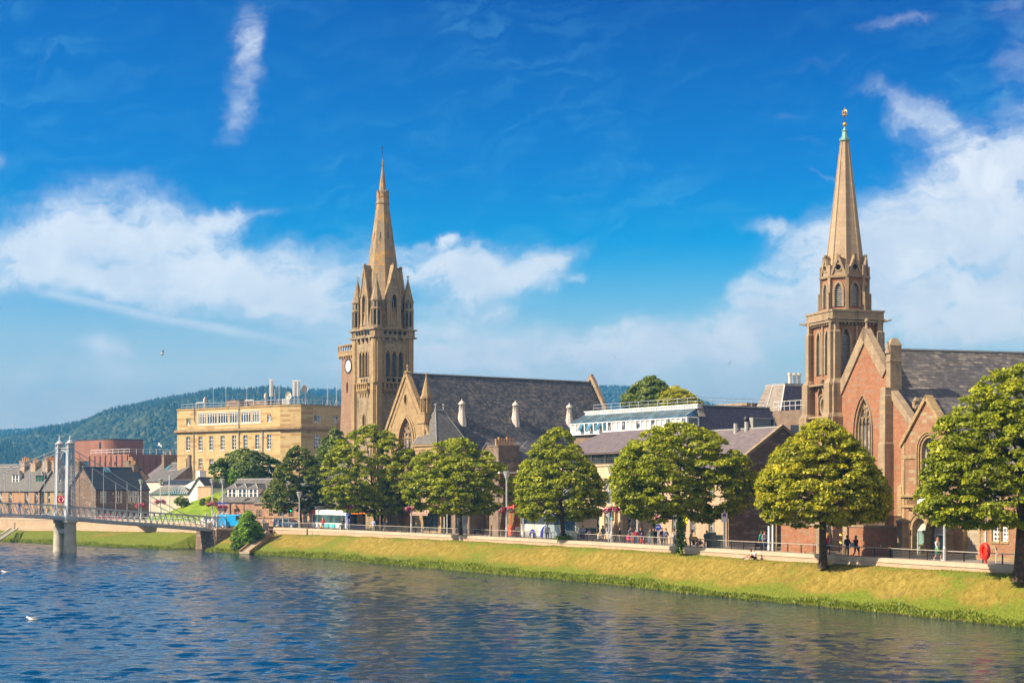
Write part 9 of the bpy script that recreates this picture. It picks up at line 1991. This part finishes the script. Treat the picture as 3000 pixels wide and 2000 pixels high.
 me.polygons.foreach_set('material_index', mb.mi); me.polygons.foreach_set('use_smooth', mb.smooth); me.update()
 hb = MB(); hb.sm = True; q = h-fw*.02+up*.03
 hb.ball((0, 0, 0), 1, 10, 7); rot = Matrix((sd_, fw, up)).transposed()
 short = MB(); short.sm = True; short.ball((0, 0, 0), 1, 10, 7, (.095, .108, .098)); short.v = [tuple(rot @ Vector(v)+q) if v[2] > -.035 or v[1] < .0 else tuple(rot @ Vector((v[0]*.9, min(v[1], .03), v[2]*.4))+q) for v in short.v]; hs = bpy.data.meshes.new('hair'); hs.from_pydata(short.v, [], short.f); hs.update()
 long_ = MB(); long_.sm = True; long_.v = list(short.v); long_.f = list(short.f); long_.mi = [0]*len(short.f); long_.smooth = [True]*len(short.f); e = h-fw*.06
 long_.tube([e+up*.05, e-up*.08, e-up*.24], [.07, .085, .045], 8); hl = bpy.data.meshes.new('hair'); hl.from_pydata(long_.v, [], long_.f); hl.update()
 for x in (hs, hl): x.materials.append(M['dframe'])
 BODY[key] = (me, hs, hl); return BODY[key]
SK = (.52, .30, .20)
def cm(c): return col_mat('cloth %.2f %.2f %.2f' % c, c, .85)
def person(p, pn, label, top, legs, hair=(.06, .035, .02), rz=0, sc=1.0, shoes=(.04, .035, .03), lh=False, skirt=False, shorts=False, bare=False, skin=SK):
 me, hs, hl = body_mesh(pn, skirt, shorts, bare); t = thing('person', label, 'person', p, rz); t.scale = (sc,)*3
 o = bpy.data.objects.new('body', me); C.objects.link(o); o.parent = t
 for i, c in enumerate((skin, top, legs, shoes)): o.material_slots[i].link = 'OBJECT'; o.material_slots[i].material = cm(c)
 h = bpy.data.objects.new('hair', hl if lh else hs); C.objects.link(h); h.parent = t; h.material_slots[0].link = 'OBJECT'; h.material_slots[0].material = cm(hair); return t
WH, NV, BK, GY, RD_, BL, JN, PK = (.72, .72, .74), (.03, .045, .11), (.02, .02, .022), (.17, .17, .16), (.55, .04, .05), (.10, .25, .55), (.05, .10, .22), (.7, .03, .22)
def S_(px, off, pn, lab, top, legs, face, **k):      # someone on the lower promenade or street
 z = 3.335 if off < 1.3 else 3.05; return person(apos(px, Yw(px, off), z if off < 9 else 3.0), pn, lab, top, legs, rz=R(face), **k)
S_(2508, 2.6, 'walk', 'woman in black walking right along the red wall with a shoulder bag', (.05, .02, .03), BK, -60, lh=True)
S_(2482, 1.75, 'stand', 'man in a blue jacket with a black backpack behind the rail', (.04, .13, .42), BK, 100)
t = thing('backpack', 'black backpack on the back of the man in blue', 'backpack', apos(2482, Yw(2482, 1.75)-.2, 4.3)); MB().ball((0, 0, 0), 1, 10, 7, (.2, .12, .27)).build('pack', M['iron'], t); MB().ball((0, -.11, -.08), 1, 8, 5, (.13, .06, .12)).build('pocket', M['iron'], t)
t = thing('shoulder_bag', 'pale blue bag carried by the woman in black', 'bag', apos(2497, Yw(2500, 2.5), 4.05)); MB().ball((0, 0, 0), .1, 8, 5, (.16, .07, .2)).build('bag_body', cm((.35, .45, .5)), t); MB().tube([(-.1, 0, .15), (.02, 0, .5), (.1, 0, .15)], .012, 4).build('strap', M['iron'], t)
S_(2422, 3.5, 'walk', 'woman in a magenta top and black skirt beside the iron gate', (.35, .02, .10), BK, -70, lh=True, skirt=True, hair=(.4, .25, .1))
S_(2747, 4.0, 'walk', 'woman in a white cardigan and green skirt by the shop entrance', (.62, .60, .57), (.05, .28, .10), -60, skirt=True, lh=True, hair=(.3, .12, .05), shoes=WH)
S_(2240, 4.6, 'stand', 'man in a striped grey shirt and jeans against the dark gable', (.40, .36, .36), JN, -60); S_(2231, 5.0, 'stand', 'woman in teal behind the man in the striped shirt', (.02, .30, .25), BK, 120, lh=True)
S_(2068, 1.9, 'lean', 'man in a dark slate jumper leaning at the rail by the cabinets', (.07, .08, .11), BK, 60); S_(2022, 2.1, 'lean', 'woman in white bending over the pushchair', WH, (.35, .33, .32), -20, bare=True, hair=(.3, .13, .06))
S_(2052, 1.8, 'sit', 'small child sitting in the pushchair', GY, BK, -60, sc=.62).location.z = 3.45
S_(1973, 2.0, 'phone', 'man in a grey hoodie left of the ivy covered trunk', (.40, .40, .42), JN, 0, hair=(.22, .08, .04)); S_(1983, 2.6, 'stand', 'woman in dark clothes close beside the grey hoodie man', NV, JN, 180, lh=True)
S_(1951, 1.9, 'phone', 'girl with long hair and blue tee right of the blue disc sign', (.14, .16, .42), GY, -80, lh=True, shoes=(.7, .12, .05)); S_(1939, 3.0, 'stand', 'tall person in dark clothes just behind the blue disc sign', (.06, .05, .05), (.3, .25, .17), -60); S_(1940, 2.0, 'stand', 'child standing in front of the sign pole', GY, NV, -70, sc=.72)
S_(1905, 2.0, 'stand', 'woman in a grey coat left of the blue disc sign', (.13, .13, .10), (.25, .3, .33), -90, lh=True); S_(1914, 2.6, 'stand', 'man in a black jacket with a cap beside the grey coat', BK, (.4, .3, .18), -60); S_(1921, 2.2, 'stand', 'person in a dark top nearest the left of the sign pole', (.02, .04, .05), BK, -60)
S_(1877, 2.8, 'stand', 'tall man in a navy shirt behind the children', (.05, .06, .10), BK, -70); S_(1880, 1.9, 'lean', 'child in purple with red trousers at the rail', (.06, .03, .16), (.7, .06, .03), -90, sc=.78, lh=True); S_(1863, 2.1, 'stand', 'woman in a red top and blue scarf among the children', RD_, (.03, .2, .4), -80, sc=.92, lh=True)
S_(1853, 1.9, 'stand', 'child with red leggings and grey top', (.2, .17, .13), (.75, .10, .04), -90, sc=.74); S_(1841, 1.9, 'stand', 'small child in a pink dress at the rail', PK, PK, -90, sc=.68, skirt=True); S_(1847, 2.8, 'phone', 'man in a striped navy top reading behind the children', (.12, .14, .2), BK, -60)
S_(1816, 2.0, 'stand', 'person in a black jacket standing alone left of the group', BK, GY, -30); S_(1766, 3.4, 'stand', 'woman with long brown hair in front of the coach nose', (.12, .12, .18), GY, 120, lh=True); S_(1756, 3.0, 'sit', 'child in white sitting beside the coach', WH, GY, -60, sc=.8).location.z = 3.3
S_(1708, 1.9, 'phone', 'young man in a pale blue shirt with backpack straps', (.33, .38, .66), NV, -90); S_(1723, 1.9, 'lean', 'woman in lilac bending beside the pale blue shirt', (.45, .44, .6), GY, -40, sc=.85, lh=True, hair=BK); S_(1604, 1.9, 'stand', 'grey haired woman in a white patterned blouse at the rail', (.62, .62, .66), NV, 80, hair=(.6, .55, .5), bare=True)
S_(1408, 4.0, 'sit', 'person in black sitting in the shade below the shop sign', BK, BK, 170).location.z = 3.5; S_(1219, 2.0, 'stand', 'cyclist in a dark top with a yellow green band', (.05, .06, .05), BK, 60, sc=.92); S_(1133, 2.0, 'stand', 'man in a black shirt right of the second bank tree trunk', BK, NV, 90)
S_(1094, 1.9, 'stand', 'man in a light blue shirt and beige trousers by the bus front', (.36, .43, .62), (.5, .42, .3), 80, hair=(.5, .4, .3)); S_(1024, 1.9, 'phone', 'man in navy and white beside the lamp post at the bus', NV, GY, 200); S_(1004, 1.9, 'phone', 'dark haired woman in black left of the lamp post at the bus', BK, (.12, .06, .12), -90, lh=True)
S_(946, 1.6, 'lean', 'blonde woman in a red top at the rear of the bus', RD_, BK, 100, hair=(.55, .3, .12), lh=True); S_(770, 2.2, 'lean', 'man in a bright blue tee left of the hall', (.01, .30, .50), GY, 0); S_(803, 2.4, 'phone', 'white haired person in a white shirt at the wall end', WH, GY, 160, hair=(.7, .68, .64))
def G_p(px, py, z, pn, lab, top, legs, face, **k): return person(gpos(px, py, z), pn, lab, top, legs, rz=R(face), **k)
G_p(2212, 1639, 2.66, 'sit', 'man in a white tee and shorts sitting on the grass by the wall', WH, BK, 200, shorts=True, bare=True, shoes=WH); G_p(2202, 1637, 2.68, 'sit', 'companion with long hair sitting close beside the man in the white tee', (.5, .42, .36), (.5, .42, .36), 195, lh=True, shorts=True, bare=True, sc=.9)
G_p(2011, 1621, 2.68, 'stretch', 'person in a yellow shirt sitting behind the ivy covered trunk', (.85, .55, .01), (.05, .03, .03), 195, hair=(.4, .2, .1)); G_p(1630, 1601, 2.62, 'lie', 'person in dark jeans and white shirt lying on the grass', (.65, .68, .75), NV, 184); G_p(1640, 1597, 2.66, 'sit', 'second person in a checked shirt resting by the tree foot', (.45, .45, .55), BK, 190)
G_p(1134, 1573, 2.5, 'sit', 'fair haired person in a mauve tee sitting right of the second tree', (.36, .22, .30), (.5, .35, .25), 200, hair=(.5, .25, .12), bare=True); G_p(955, 1566, 2.5, 'stretch', 'woman in a white top and jeans sitting against the river wall', WH, JN, 200, lh=True); G_p(789, 1563, 2.6, 'sit', 'person in a maroon top sitting at the top of the steps', (.14, .03, .07), (.5, .4, .33), 210)
G_p(531, 1560, 2.0, 'sit', 'woman in white sitting on the left bank, right one of the pair', WH, NV, 200, lh=True, bare=True); G_p(522, 1560, 2.0, 'sit', 'person in a pink top sitting on the left bank, left one of the pair', (.6, .25, .25), JN, 195)
for px, off, lab, c1, c2 in ((25, 1.0, 'person in dark green on the footbridge, leftmost', (.03, .09, .05), (.4, .28, .22)), (57, .9, 'person in blue leaning on the footbridge rail', (.10, .2, .42), (.05, .1, .25))):
 x = FB.lx(px, off); q = FB.w(x, off); person((q[0], q[1], FBZ(x)+.12), 'lean' if px == 57 else 'stand', lab, c1, c2, rz=R(-60), hair=(.25, .08, .05), lh=px == 57)
def build_haze():
 mb = MB().box(-3600, 3600, -300, 4000, -4, 232); m = bpy.data.materials.new('haze'); m.use_nodes = True; t = NT(m.node_tree)
 t.n.remove(t.n['Principled BSDF']); v = t.node('ShaderNodeVolumePrincipled', {'Color': (0.06, 0.44, 0.92, 1), 'Density': 2.7e-4, 'Anisotropy': 0.25})
 t.l.new(v.outputs[0], t.n['Material Output'].inputs['Volume'])
 o = mb.build('haze', m); tag(o, 'thin blue haze in the air over the river and town', 'haze', kind='stuff')
build_haze()
